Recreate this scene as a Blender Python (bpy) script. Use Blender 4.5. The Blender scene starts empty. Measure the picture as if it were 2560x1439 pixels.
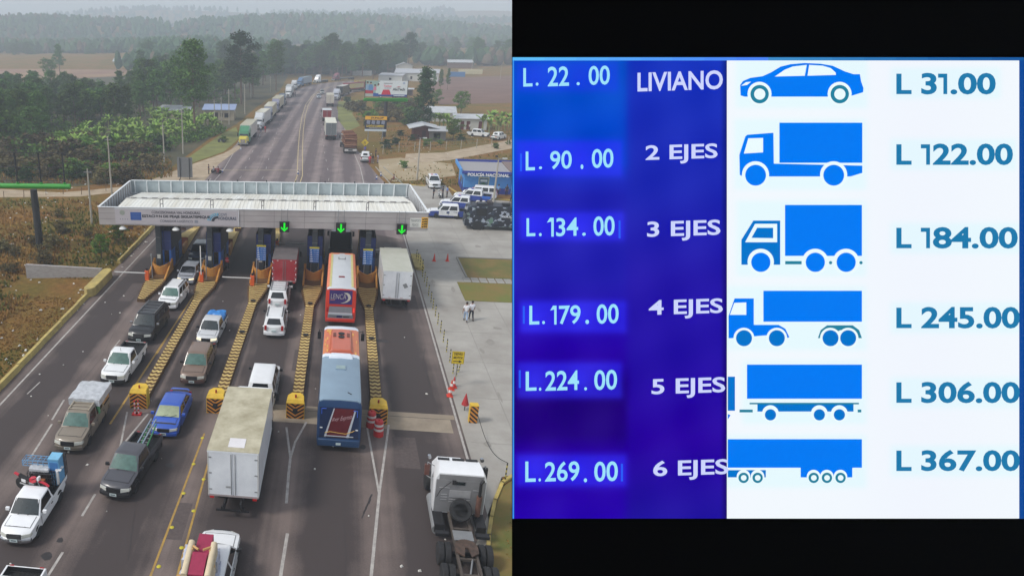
import bpy, bmesh, math, random
from mathutils import Vector, Matrix
R = math.radians
S = bpy.context.scene
# ---------------------------------------------------------------- camera
FP, YH, HC = 1705.0, 85.0, 23.0            # focal length and horizon in photo pixels, height in metres
TH = math.atan((720-YH)/FP)
YAW = math.atan(226/(FP/math.cos(TH)))
cd = bpy.data.cameras.new('camera'); cam = bpy.data.objects.new('camera', cd)
S.collection.objects.link(cam); S.camera = cam
cam.location = (0, 0, HC); cam.rotation_euler = (math.pi/2-TH, 0, YAW)
cd.sensor_width = 36; cd.lens = 36*FP/2560; cd.shift_x = 0.25
cd.clip_start = 0.3; cd.clip_end = 20000
# ---------------------------------------------------------------- sky and sun
SUN_EL, SUN_AZ = 48, 248                    # azimuth clockwise from +Y
w = bpy.data.worlds.new('World'); S.world = w; w.use_nodes = True
nt = w.node_tree; nt.nodes.clear()
sky = nt.nodes.new('ShaderNodeTexSky'); sky.sky_type = 'NISHITA'; sky.sun_disc = False
sky.sun_elevation = R(SUN_EL); sky.sun_rotation = R(SUN_AZ); sky.dust_density = 1.5; sky.air_density = 1.2
hs = nt.nodes.new('ShaderNodeHueSaturation'); hs.inputs['Saturation'].default_value = 0.35
bg = nt.nodes.new('ShaderNodeBackground'); bg.inputs[1].default_value = 0.14
wo = nt.nodes.new('ShaderNodeOutputWorld')
nt.links.new(sky.outputs[0], hs.inputs['Color']); nt.links.new(hs.outputs[0], bg.inputs[0]); nt.links.new(bg.outputs[0], wo.inputs[0])
sd = bpy.data.lights.new('sun', 'SUN'); sd.energy = 1.55; sd.angle = R(11); sd.color = (1, .95, .88)
sun = bpy.data.objects.new('sun', sd); S.collection.objects.link(sun)
az = R(SUN_AZ); sv = Vector((math.sin(az)*math.cos(R(SUN_EL)), math.cos(az)*math.cos(R(SUN_EL)), math.sin(R(SUN_EL))))
sun.rotation_euler = sv.to_track_quat('Z', 'Y').to_euler(); sun.location = (0, 0, 60)
S.view_settings.view_transform = 'Standard'; S.view_settings.look = 'None'
EXPO = 0.42; S.view_settings.exposure = EXPO; S.view_settings.gamma = 1
S.cycles.max_bounces = 6; S.cycles.volume_bounces = 1; S.cycles.transparent_max_bounces = 8
S.cycles.use_denoising = True
HAZE, HAZEC = .00083, (.79,.89,1.0)      # density per metre and colour of the air
# ---------------------------------------------------------------- helpers
def P(px, py, z=0.0):
    """world x, y of the point at height z that the photo shows at this pixel"""
    xc = px-640; yc = py-720
    t = (HC-z)/(FP*math.sin(TH)+yc*math.cos(TH))
    u = (FP*math.cos(TH)-yc*math.sin(TH))*t; r = xc*t
    return (r*math.cos(YAW)-u*math.sin(YAW), u*math.cos(YAW)+r*math.sin(YAW))
def lin(c):
    return tuple((v/255/12.92 if v/255 <= .04045 else ((v/255+.055)/1.055)**2.4) for v in c)
MATS = {}
def M(name, col=(128,128,128), rough=.6, metal=0, vary=.12, scale=3, coat=0, emit=0, bump=0, spec=.5, col2=None, rnd=0, stretch=None):
    """procedural material; col is the sRGB albedo, vary/col2 mix it through noise"""
    if name in MATS: return MATS[name]
    m = bpy.data.materials.new(name); m.use_nodes = True; n = m.node_tree.nodes; l = m.node_tree.links
    b = n['Principled BSDF']; c = lin(col)
    b.inputs['Roughness'].default_value = rough; b.inputs['Metallic'].default_value = metal
    b.inputs['Coat Weight'].default_value = coat; b.inputs['Coat Roughness'].default_value = .08
    b.inputs['Specular IOR Level'].default_value = spec
    if vary or col2:
        tc = n.new('ShaderNodeTexCoord'); nz = n.new('ShaderNodeTexNoise'); nz.inputs['Scale'].default_value = scale
        nz.inputs['Detail'].default_value = 5; nz.inputs['Roughness'].default_value = .65
        if stretch:
            mp = n.new('ShaderNodeMapping'); mp.inputs['Scale'].default_value = stretch
            l.new(tc.outputs['Object'], mp.inputs[0]); l.new(mp.outputs[0], nz.inputs[0])
        else: l.new(tc.outputs['Object'], nz.inputs[0])
        cr = n.new('ShaderNodeValToRGB'); e = cr.color_ramp.elements
        e[0].position = .3; e[1].position = .7
        if col2: e[0].color = (*lin(col2), 1); e[1].color = (*c, 1)
        else:
            e[0].color = (*[v*(1-vary) for v in c], 1); e[1].color = (*[min(1, v*(1+vary)) for v in c], 1)
        l.new(nz.outputs[0], cr.inputs[0]); out = cr.outputs[0]
        if rnd:
            oi = n.new('ShaderNodeObjectInfo'); h = n.new('ShaderNodeHueSaturation')
            mr = n.new('ShaderNodeMapRange'); mr.inputs[3].default_value = 1-rnd; mr.inputs[4].default_value = 1+rnd
            mh = n.new('ShaderNodeMapRange'); mh.inputs[3].default_value = .5-rnd*.06; mh.inputs[4].default_value = .5+rnd*.05
            l.new(oi.outputs['Random'], mr.inputs[0]); l.new(oi.outputs['Random'], mh.inputs[0])
            l.new(mr.outputs[0], h.inputs['Value']); l.new(mh.outputs[0], h.inputs['Hue']); l.new(out, h.inputs['Color']); out = h.outputs[0]
        l.new(out, b.inputs['Base Color'])
        if bump:
            bp = n.new('ShaderNodeBump'); bp.inputs['Strength'].default_value = bump; bp.inputs['Distance'].default_value = .05
            l.new(nz.outputs[0], bp.inputs['Height']); l.new(bp.outputs[0], b.inputs['Normal'])
    else: b.inputs['Base Color'].default_value = (*c, 1)
    if emit:
        b.inputs['Base Color'].default_value = (0, 0, 0, 1); b.inputs['Specular IOR Level'].default_value = 0
        b.inputs['Emission Color'].default_value = (*c, 1); b.inputs['Emission Strength'].default_value = emit*2**-EXPO
        m.cycles.emission_sampling = 'NONE'
    MATS[name] = m; return m
def paint(col, rough=.35, name=None, vary=.05): return M(name or 'paint_%d_%d_%d' % tuple(col), col, rough, vary=vary, scale=1.2, coat=.5)
def flat(col, rough=.7, vary=.06): return M('flat_%d_%d_%d' % tuple(col), col, rough, vary=vary, scale=2)
def lit(col, s=1): return M('lit_%d_%d_%d' % tuple(col), col, vary=0, emit=s)
class B:
    """mesh collector"""
    def __init__(s, T=None): s.v = []; s.f = []; s.k = []; s.m = []; s.T = T
    def mi(s, m):
        if m not in s.m: s.m.append(m)
        return s.m.index(m)
    def add(s, vs, fs, m, T=None):
        o = len(s.v); T = T or s.T
        s.v += [tuple(T @ Vector(p)) for p in vs] if T else [tuple(p) for p in vs]
        k = s.mi(m); s.f += [[i+o for i in f] for f in fs]; s.k += [k]*len(fs); return s
    def box(s, x0, x1, y0, y1, z0, z1, m, T=None):
        return s.add([(x,y,z) for z in (z0,z1) for y in (y0,y1) for x in (x0,x1)],
            [(0,2,3,1),(4,5,7,6),(0,1,5,4),(2,6,7,3),(0,4,6,2),(1,3,7,5)], m, T)
    def hexa(s, p, m, T=None):      # 8 points: bottom 4 ccw then top 4
        return s.add(p, [(3,2,1,0),(4,5,6,7),(0,1,5,4),(1,2,6,5),(2,3,7,6),(3,0,4,7)], m, T)
    def quad(s, a, b, c, d, m, T=None): return s.add([a,b,c,d], [(0,1,2,3)], m, T)
    def poly(s, pts, m, T=None): return s.add(pts, [tuple(range(len(pts)))], m, T)
    def prism(s, pts, h, m, z0=0, T=None):    # xy polygon extruded up
        n = len(pts)
        return s.add([(x,y,z0) for x,y in pts]+[(x,y,z0+h) for x,y in pts],
            [tuple(range(n))[::-1], tuple(range(n,2*n))]+[(i,(i+1)%n,n+(i+1)%n,n+i) for i in range(n)], m, T)
    def tube(s, p0, p1, r0, m, r1=None, n=8, cap=True, T=None):
        r1 = r0 if r1 is None else r1; a = Vector(p0); b = Vector(p1); d = (b-a)
        if d.length < 1e-6: return s
        q = d.to_track_quat('Z', 'Y'); vs = []
        for c, r in ((a, r0), (b, r1)):
            for i in range(n):
                t = 2*math.pi*i/n; vs.append(c+q @ Vector((r*math.cos(t), r*math.sin(t), 0)))
        fs = [(i,(i+1)%n,n+(i+1)%n,n+i) for i in range(n)]
        if cap: fs += [tuple(range(n))[::-1], tuple(range(n,2*n))]
        return s.add(vs, fs, m, T)
    def path(s, pts, r, m, n=6):
        for a, b in zip(pts, pts[1:]): s.tube(a, b, r, m, n=n)
        return s
    def lathe(s, prof, m, n=16, T=None, ax='z'):   # prof (r, h)
        vs = []
        for r, h in prof:
            for i in range(n):
                t = 2*math.pi*i/n; p = (r*math.cos(t), r*math.sin(t), h)
                vs.append(p if ax == 'z' else (p[2], p[0], p[1]) if ax == 'x' else (p[1], p[2], p[0]))
        fs = [(j*n+i, j*n+(i+1)%n, (j+1)*n+(i+1)%n, (j+1)*n+i) for j in range(len(prof)-1) for i in range(n)]
        if prof[0][0] > 1e-4: fs.append(tuple(range(n))[::-1])
        if prof[-1][0] > 1e-4: fs.append(tuple(range((len(prof)-1)*n, len(prof)*n)))
        return s.add(vs, fs, m, T)
    def loft(s, rings, m, cap=True, T=None):
        n = len(rings[0]); vs = [p for r in rings for p in r]
        fs = [(j*n+i, j*n+(i+1)%n, (j+1)*n+(i+1)%n, (j+1)*n+i) for j in range(len(rings)-1) for i in range(n)]
        if cap: fs += [tuple(range(n))[::-1], tuple(range((len(rings)-1)*n, len(rings)*n))]
        return s.add(vs, fs, m, T)
    def mesh(s, name, smooth=35, fix=True):
        me = bpy.data.meshes.new(name); me.from_pydata(s.v, [], s.f)
        for m in s.m: me.materials.append(m)
        me.polygons.foreach_set('material_index', s.k)
        if fix or smooth:
            bm = bmesh.new(); bm.from_mesh(me)
            if fix: bmesh.ops.recalc_face_normals(bm, faces=bm.faces)
            if smooth:
                for f in bm.faces: f.smooth = True
                a = R(smooth)
                for e in bm.edges:
                    if len(e.link_faces) != 2 or e.calc_face_angle(0) > a: e.smooth = False
            bm.to_mesh(me); bm.free()
        me.update(); return me
    def done(s, name, parent=None, smooth=35, bevel=0, fix=True):
        o = bpy.data.objects.new(name, s.mesh(name, smooth, fix)); S.collection.objects.link(o)
        if parent: o.parent = parent
        if bevel:
            b = o.modifiers.new('bevel', 'BEVEL'); b.width = bevel; b.segments = 2; b.limit_method = 'ANGLE'; b.angle_limit = R(40)
        return o
def tag(o, label=None, cat=None, group=None, kind=None):
    if label: o['label'] = label
    if cat: o['category'] = cat
    if group: o['group'] = group
    if kind: o['kind'] = kind
    return o
def thing(name, label, cat, loc=(0,0,0), rz=0, group=None):
    o = bpy.data.objects.new(name, None); S.collection.objects.link(o); o.empty_display_size = .3
    o.location = loc if len(loc) == 3 else (*loc, 0); o.rotation_euler = (0, 0, rz); return tag(o, label, cat, group)
def kids(o): return [c for c in bpy.data.objects if c.parent is o]
def put(name, me, parent=None, T=None):
    o = bpy.data.objects.new(name, me); S.collection.objects.link(o)
    if parent: o.parent = parent
    if T is not None: o.matrix_basis = T
    return o
def struct(b, name, smooth=0, kind='structure'): o = b.done(name, smooth=smooth); o['kind'] = kind; return o
def Tr(x, y, z): return Matrix.Translation((x, y, z))
def Rz(a): return Matrix.Rotation(a, 4, 'Z')
def Rx(a): return Matrix.Rotation(a, 4, 'X')
def Ry(a): return Matrix.Rotation(a, 4, 'Y')
def text(s, x0, x1, z0, z1, mt, parent, T, name='lettering', bold=0.0, depth=.003, shear=0, font_fit=True):
    """lettering in the x-z plane (front towards -y) fitted into the rectangle, then moved by T"""
    cu = bpy.data.curves.new(name, 'FONT'); cu.body = s; cu.size = 1; cu.offset = bold; cu.extrude = 0; cu.shear = shear; cu.resolution_u = 3
    o = bpy.data.objects.new('tmp', cu); S.collection.objects.link(o)
    dg = bpy.context.evaluated_depsgraph_get(); me = bpy.data.meshes.new_from_object(o.evaluated_get(dg))
    bpy.data.objects.remove(o); bpy.data.curves.remove(cu)
    xs = [v.co.x for v in me.vertices]; ys = [v.co.y for v in me.vertices]
    sx = (x1-x0)/(max(xs)-min(xs)); sy = (z1-z0)/(max(ys)-min(ys)); a = min(xs); c = min(ys)
    for v in me.vertices: v.co = T @ Vector((x0+(v.co.x-a)*sx, -depth, z0+(v.co.y-c)*sy))
    me.materials.clear(); me.materials.append(mt); me.name = name
    o = bpy.data.objects.new(name, me); S.collection.objects.link(o); o.parent = parent; return o
def sheet(name, px, z, mt, world=False):
    pts = px if world else [P(*p) for p in px]
    b = B(); b.poly([(x, y, z) for x, y in pts], mt)
    o = b.done(name, smooth=0, fix=False); me = o.data
    if me.polygons[0].normal.z < 0: me.flip_normals()
    o['kind'] = 'structure'; return o
rnd = random.Random(7)
TYRE = M('tyre_rubber', (34,34,36), .85, vary=.15, scale=8)
RIM = M('wheel_metal', (165,168,172), .35, metal=.7, vary=.1)
DARK = M('dark_plastic', (30,30,33), .6, vary=.15)
GLASS = M('tinted_glass', (34,44,46), .1, vary=.3, scale=1.5, spec=.6, coat=.25)
GLASSG = M('green_glass', (74,106,98), .15, vary=.35, scale=1.6, spec=.5, coat=.25)
GLASSD = M('dark_glass', (20,23,28), .1, vary=.2, scale=1, spec=.6, coat=.2)
CHROME = M('chrome', (190,192,196), .22, metal=.9, vary=.05)
STEEL = M('galvanised_steel', (140,142,144), .5, metal=.3, vary=.1)
LAMP = M('lamp_lens', (196,198,190), .15, vary=.1, coat=.5)
REDL = M('tail_lamp', (170,22,26), .25, vary=.15, coat=.5)
AMBER = M('indicator_lens', (225,120,40), .3, vary=.1, coat=.4)
PLATE = M('number_plate', (190,205,205), .5, vary=.1)
WHITE = (225,227,228)
# ================================================================ setting
def grass_mat():
    m = bpy.data.materials.new('dry_grass_ground'); m.use_nodes = True; n = m.node_tree.nodes; l = m.node_tree.links; b = n['Principled BSDF']
    b.inputs['Roughness'].default_value = .95; b.inputs['Specular IOR Level'].default_value = .1
    tc = n.new('ShaderNodeTexCoord')
    def nz(sc, det=5, ro=.6):
        x = n.new('ShaderNodeTexNoise'); x.inputs['Scale'].default_value = sc; x.inputs['Detail'].default_value = det; x.inputs['Roughness'].default_value = ro
        l.new(tc.outputs['Object'], x.inputs[0]); return x.outputs[0]
    def ramp(f, stops):
        r = n.new('ShaderNodeValToRGB'); r.color_ramp.elements.remove(r.color_ramp.elements[0])
        e = r.color_ramp.elements; e[0].position = stops[0][0]; e[0].color = (*lin(stops[0][1]), 1)
        for p, c in stops[1:]: q = e.new(p); q.color = (*lin(c), 1)
        l.new(f, r.inputs[0]); return r.outputs[0]
    def mix(f, a, c, bl='MIX'):
        x = n.new('ShaderNodeMix'); x.data_type = 'RGBA'; x.blend_type = bl
        if isinstance(f, float): x.inputs[0].default_value = f
        else: l.new(f, x.inputs[0])
        l.new(a, x.inputs[6]); l.new(c, x.inputs[7]); return x.outputs[2]
    big = ramp(nz(.09, 6, .7), [(.3,(104,70,40)), (.42,(134,98,52)), (.52,(112,98,46)), (.62,(84,94,38)), (.72,(136,108,62))])
    fine = ramp(nz(1.7, 8, .8), [(.32,(60,42,24)), (.5,(122,92,50)), (.68,(164,128,74))])
    c = mix(.45, big, fine)
    sp = ramp(nz(5.5, 4, .9), [(.6,(0,0,0)), (.72,(255,255,255))])
    pale = ramp(nz(2.5), [(.3,(170,150,105)), (.7,(120,120,60))])
    c = mix(sp, c, pale)
    l.new(c, b.inputs['Base Color'])
    bp = n.new('ShaderNodeBump'); bp.inputs['Strength'].default_value = .8; bp.inputs['Distance'].default_value = .25
    l.new(nz(2.2, 8, .8), bp.inputs['Height']); l.new(bp.outputs[0], b.inputs['Normal']); return m
GR = grass_mat()
def road_mat(name, c0, c1, cx0, per, amt):
    m = bpy.data.materials.new(name); m.use_nodes = True; n = m.node_tree.nodes; l = m.node_tree.links; b = n['Principled BSDF']
    b.inputs['Roughness'].default_value = .75; b.inputs['Specular IOR Level'].default_value = .35
    tc = n.new('ShaderNodeTexCoord'); sx = n.new('ShaderNodeSeparateXYZ'); l.new(tc.outputs['Object'], sx.inputs[0])
    def math_(op, a, v=None, a2=None):
        x = n.new('ShaderNodeMath'); x.operation = op; l.new(a, x.inputs[0])
        if v is not None: x.inputs[1].default_value = v
        if a2 is not None: l.new(a2, x.inputs[1])
        return x.outputs[0]
    mp = n.new('ShaderNodeMapping'); mp.inputs['Scale'].default_value = (1.3, .035, 1); l.new(tc.outputs['Object'], mp.inputs[0])
    n1 = n.new('ShaderNodeTexNoise'); n1.inputs['Scale'].default_value = 1; n1.inputs['Detail'].default_value = 4; l.new(mp.outputs[0], n1.inputs[0])
    n2 = n.new('ShaderNodeTexNoise'); n2.inputs['Scale'].default_value = .35; n2.inputs['Detail'].default_value = 6; l.new(tc.outputs['Object'], n2.inputs[0])
    n3 = n.new('ShaderNodeTexNoise'); n3.inputs['Scale'].default_value = 14; n3.inputs['Detail'].default_value = 3; l.new(tc.outputs['Object'], n3.inputs[0])
    # rubber and oil worn into the middle of each lane
    ph = math_('COSINE', math_('MULTIPLY', math_('SUBTRACT', sx.outputs[0], cx0), 2*math.pi/per))
    oil = math_('MULTIPLY', math_('ADD', ph, 1.0), amt)
    f = math_('ADD', math_('MULTIPLY', n1.outputs[0], .75), a2=oil)
    f = math_('ADD', f, a2=math_('MULTIPLY', n2.outputs[0], .7))
    f = math_('ADD', f, a2=math_('MULTIPLY', n3.outputs[0], .25))
    cr = n.new('ShaderNodeValToRGB'); e = cr.color_ramp.elements; e[0].position = .55; e[0].color = (*lin(c0), 1); e[1].position = 1.25 if False else 1.0; e[1].color = (*lin(c1), 1)
    l.new(math_('MULTIPLY', f, .85), cr.inputs[0]); l.new(cr.outputs[0], b.inputs['Base Color'])
    bp = n.new('ShaderNodeBump'); bp.inputs['Strength'].default_value = .25; bp.inputs['Distance'].default_value = .01
    l.new(n3.outputs[0], bp.inputs['Height']); l.new(bp.outputs[0], b.inputs['Normal']); return m
ASPH = road_mat('worn_asphalt', (127,113,107), (67,59,58), -9.8, 5.0, .30)
DIRT = M('pale_dirt', (182,165,140), .95, scale=.5, col2=(146,128,104), bump=.5)
YELM = M('yellow_paint_line', (184,146,64), .7, scale=2.5, col2=(140,114,66))
WHM = M('white_paint_line', (188,184,178), .7, scale=2.5, col2=(142,136,132))
KERBY = M('kerb_yellow', (200,178,96), .8, scale=1.2, col2=(150,132,80))
# ground with the hills behind
def hz(x, y):
    u = -x*math.sin(YAW)+y*math.cos(YAW); r = x*math.cos(YAW)+y*math.sin(YAW); h = 0
    for u0, wd, hh, k, ph in ((620,120,9,.006,.5),(1050,170,38,.0042,2.1),(1500,220,52,.003,.3),(2150,330,88,.0021,1.2)):
        a = hh*(.75+.22*math.sin(r*k+ph)+.13*math.sin(r*k*2.7+ph*3))
        t = max(0, min(1, (u-u0+wd)/wd)); s_ = t*t*(3-2*t)
        h = max(h, a*s_)
    return h
gb = B(); xs = [-1800+i*60 for i in range(61)]; ys = [-60, 0, 60, 120, 200, 280, 340]+[380+i*45 for i in range(50)]
vs = [(x, y, hz(x, y)) for y in ys for x in xs]; nx = len(xs)
gb.add(vs, [(j*nx+i, j*nx+i+1, (j+1)*nx+i+1, (j+1)*nx+i) for j in range(len(ys)-1) for i in range(nx-1)], GR)
struct(gb, 'ground', smooth=180)
RL = [(-22.6,-8),(-22.9,60),(-23.2,115)]+[P(*p) for p in ((580,372),(610,340),(640,315),(668,292),(696,262),(716,243),(740,224),(785,212),(835,206),(900,201),(1000,198))]
RRt = [(8.2,-8),(8.2,60),(8.2,108),(6.6,118)]+[P(*p) for p in ((905,392),(872,345),(850,300),(842,268),(850,246),(880,233),(930,224),(1000,217))]
rb = B(); n_ = 60
def resample(pts, n):
    d = [0]
    for a_, b_ in zip(pts, pts[1:]): d.append(d[-1]+math.hypot(b_[0]-a_[0], b_[1]-a_[1]))
    out = []
    for i in range(n+1):
        t = d[-1]*i/n; k = max(j for j in range(len(d)-1) if d[j] <= t+1e-9); u = (t-d[k])/(d[k+1]-d[k]); out.append((pts[k][0]+(pts[k+1][0]-pts[k][0])*u, pts[k][1]+(pts[k+1][1]-pts[k][1])*u))
    return out
A1 = resample(RL, n_); B1 = resample(RRt, n_)
rb.add([(x, y, .004) for p in zip(A1, B1) for x, y in p], [(2*i, 2*i+1, 2*i+3, 2*i+2) for i in range(n_)], ASPH)
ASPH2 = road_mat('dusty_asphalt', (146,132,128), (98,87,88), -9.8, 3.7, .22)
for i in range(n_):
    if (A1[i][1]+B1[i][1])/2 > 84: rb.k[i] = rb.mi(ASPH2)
ro = rb.done('road', smooth=0, fix=False); ro['kind'] = 'structure'
# paved lay-by of the police post
CONC = M('pale_concrete', (172,169,162), .85, scale=.22, col2=(138,133,126), bump=.15)
cb = B()
for q in ([(8.2,-8),(8.2,34),(9.6,33.2),(8.2,29.8),(7,27),(7,-8)],[(8.2,34),(8.2,60.3),(12,60.3),(12,60.29),(60,60.3),(60,30),(10.6,33.6),(9.6,33.2)],[(8.2,60.3),(8.2,73.2),(13.1,73.2),(13.1,66),(12,60.3)],[(8.2,73.2),(8.2,112),(13.5,112),(17,112),(17,104),(34,99.5),(60,95),(60,73.2)]):
    for k in range(1, len(q)-1): cb.add([(q[0][0],q[0][1],.016),(q[k][0],q[k][1],.016),(q[k+1][0],q[k+1][1],.016)], [(0,1,2)], CONC)
co = cb.done('concrete_apron', smooth=0, fix=False); co['kind'] = 'structure'
for p_ in co.data.polygons:
    if p_.normal.z < 0: p_.flip()
jt = B(); JM = flat((142,138,132))
for y in (36.5,42,47.5,53,58.5,64,69.5,75,81,87,93): jt.box(8.5, 11.6 if y > 60 and y < 73 else 40, y, y+.05, .017, .021, JM)
for y0, y1 in ((34,60.2),(73.5,98)):
    for x in (11.2,14.4,18,22): jt.box(x, x+.05, y0, y1, .017, .0225, JM)
struct(jt, 'apron_joints')
sa = B(); SA = M('apron_stain', (134,129,122), .8, scale=1.5, col2=(150,146,139))
for i in range(46):
    x, y = rnd.uniform(8.8,24), rnd.uniform(35,98)
    if 60 < y < 73.5 and x > 12: continue
    a, c = rnd.uniform(.08,.5), rnd.uniform(.1,.9); sa.poly([(x+a*math.cos(t*.785)*rnd.uniform(.6,1.3), y+c*math.sin(t*.785)*rnd.uniform(.6,1.3), .0245+i*.0001) for t in range(8)], SA)
struct(sa, 'apron_stains')
sheet('dirt_track', [(375,452),(470,415),(560,384),(600,362),(600,372),(548,410),(512,452)], .035, DIRT)
sheet('dirt_path', [P(-60,470),P(0,473),P(150,482),P(225,476),P(300,468),P(380,450),P(440,455),P(300,480),P(200,492),P(0,494),P(-60,492)], .02, DIRT, True)
sheet('dirt_lane', [P(1015,385),P(1110,382),P(1280,350),P(1400,330),P(1400,352),P(1280,372),P(1120,402),P(1010,410)], .022, DIRT, True)
sheet('dirt_yard', [P(945,400),P(1000,395),P(1130,410),P(1140,440),P(1060,450),P(985,455),P(950,440)], .02, M('dusty_yard', (176,160,134), .95, scale=.15, col2=(140,124,88), bump=.4), True)
FIELD = M('ploughed_field', (122,92,80), .95, scale=.06, col2=(98,72,60), bump=.3)
sheet('field', [P(1080,196),P(1280,190),P(1500,188),P(1600,236),P(1280,258),P(1100,262),P(1070,225)], .03, FIELD, True)
FIELD2 = M('fallow_field', (156,128,92), .95, scale=.03, col2=(124,82,70), bump=.3)
sheet('far_field', [P(-120,134),P(60,132),P(300,142),P(345,160),P(330,190),P(120,200),P(-150,222)], .05, FIELD2, True)
FF = M('forest_floor', (86,76,50), .95, scale=.12, col2=(56,60,36), bump=.4)
sheet('forest_floor', [P(-160,470),P(-160,196),P(120,192),P(340,180),P(420,168),P(640,160),P(720,190),P(700,228),P(640,270),P(590,312),P(520,350),P(400,440),P(200,466)], .015, FF, True)
sheet('verge', [P(845,255),P(905,250),P(880,285),P(900,315),P(868,330),P(845,300)], .03, M('green_verge', (128,132,66), .95, scale=.2, col2=(96,98,50), bump=.5), True)
sheet('left_verge', [P(470,395),P(555,335),P(590,318),P(600,345),P(560,380),P(470,412)], .03, MATS['green_verge'], True)
LAWN = M('worn_lawn', (132,104,60), .95, scale=.35, col2=(78,96,36), bump=.5)
lw = B(); lw.box(13.1,60,66.8,73.2,.0,.06,LAWN); lw.box(11.9,60,60.3,65.3,0,.06,M('green_lawn', (96,112,44), .95, scale=.3, col2=(128,104,54), bump=.5)); struct(lw, 'lawn')
bk = sheet('grass_bank', [(7.8,27),(8.4,29.6),(9.4,32.2),(10.6,33.4),(60,30),(60,-8),(7.2,-8),(7.2,22)], .05, LAWN, True)
# grid paving between the two lawns
gp = B(); PV = M('grid_paving', (150,148,142), .85, scale=1)
for i in range(60):
    gp.box(12.6+i*.8, 13.3+i*.8, 65.35, 66.0, .0, .07, PV); gp.box(12.6+i*.8, 13.3+i*.8, 66.08, 66.72, 0, .07, PV)
struct(gp, 'paving')
# markings
mk = B(); ZK = [0]
def band(pts, w, m, z=.010, px=False):
    ZK[0] = (ZK[0]+1) % 23; z += ZK[0]*.0003
    pts = [P(*p) for p in pts] if px else pts
    for (x0,y0),(x1,y1) in zip(pts, pts[1:]):
        d = Vector((x1-x0, y1-y0)).normalized(); n_ = Vector((-d.y, d.x))*w/2
        mk.quad((x0+n_.x,y0+n_.y,z),(x0-n_.x,y0-n_.y,z),(x1-n_.x,y1-n_.y,z),(x1+n_.x,y1+n_.y,z), m)
band([(-21.7,20),(-21.7,113)], .14, WHM); band([(8.0,34),(8.0,110)], .14, WHM, .014); band([(7.3,16),(7.6,24),(8.0,34)], .14, WHM, .015)
band([P(275,1060),P(425,830)], .14, YELM); band([P(425,830),P(507,704)], .14, YELM); band([P(392,885),P(427,828)], .11, YELM)
band([(-7.75,15),(-7.75,23.6),(-7.6,35.5)], .11, YELM); band([(-6.55,15),(-6.55,23.8),(-6.85,34.8)], .11, YELM)
for a, b_ in (((12,-1.9),(24.9,-1.9)),): pass
band([(-1.95,15),(-1.9,24.6),(-1.82,27.2)], .16, WHM); band([P(716,1258),P(722,1180),P(726,1145)], .15, WHM)
band([P(726,1145),P(716,1068)], .13, WHM); band([P(726,1145),P(738,1105),P(766,1055)], .13, WHM)
band([(2.0,15),P(928,1439),P(948,1235)], .15, WHM); band([P(948,1235),P(918,1070)], .12, WHM); band([P(948,1235),P(972,1062)], .13, WHM)
band([P(300,1120),P(318,1030)], .12, WHM); band([P(300,1120),P(370,1035)], .12, WHM); band([P(302,1108),P(308,1112)], .1, WHM)
for a, b_ in (((205,1290),(238,1235)),((120,1439),(157,1380)),((75,1146),(130,1060)),((130,1050),(160,1000)),((68,985),(100,955)),((322,830),(345,795)),((275,880),(300,850))):
    band([P(*a), P(*b_)], .13 if a[1] > 1000 else .09, WHM)
YFAR = M('faded_yellow_line', (186,168,122), .7, vary=.2, scale=4)
# beyond the plaza: double yellow line, lane dashes, edge lines
yl = [(-6.7,84)]+[P(*p) for p in ((756,440),(756,380),(758,330),(763,290),(771,262),(786,240),(803,228),(832,216),(880,209),(960,205))]
for o_ in (0, .9): band([(x-o_, y) for x, y in yl], .14, YFAR)
for y in range(90, 330, 2): 
    t = [(a, b) for a, b in zip(yl, yl[1:]) if a[1] <= y <= b[1]]
    if t: (a, b) = t[0]; x = a[0]+(b[0]-a[0])*(y-a[1])/(b[1]-a[1]); band([(x-.9,y),(x,y+.05)], .07, YFAR, .0105)
def along(off, y0, y1, dash, gap, w, m):
    y = y0
    while y < y1:
        p = []
        for yy in (y, y+dash):
            t = [(a, b) for a, b in zip(yl, yl[1:]) if a[1] <= yy <= b[1]]
            if t: (a, b) = t[0]; p.append((a[0]+(b[0]-a[0])*(yy-a[1])/(b[1]-a[1])+off, yy))
        if len(p) == 2: band(p, w, m)
        y += dash+gap
for off in (4.6, -6.6, -10.4): along(off, 86, 330, 2.2, 7, .1, WHM)
along(10.6, 86, 330, 20, 0, .14, WHM); along(-14.2, 100, 330, 20, 0, .12, WHM)
band([P(520,420),P(555,426),P(750,426)], .3, M('worn_line', (172,160,130), .8, vary=.2), .011)
struct(mk, 'road_markings')
# concrete slab strip across the lanes
sl = B(); SLM = M('slab_concrete', (158,146,128), .85, scale=.6, col2=(126,114,100), bump=.2)
sl.box(-4.4,7.9,39.0,39.55,.005,.009,M('slab_concrete_dark',(140,128,112),.85,scale=.8)); sl.box(-4.4,7.6,37.4,38.95,.005,.009,SLM)
struct(sl, 'concrete_strip')
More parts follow.
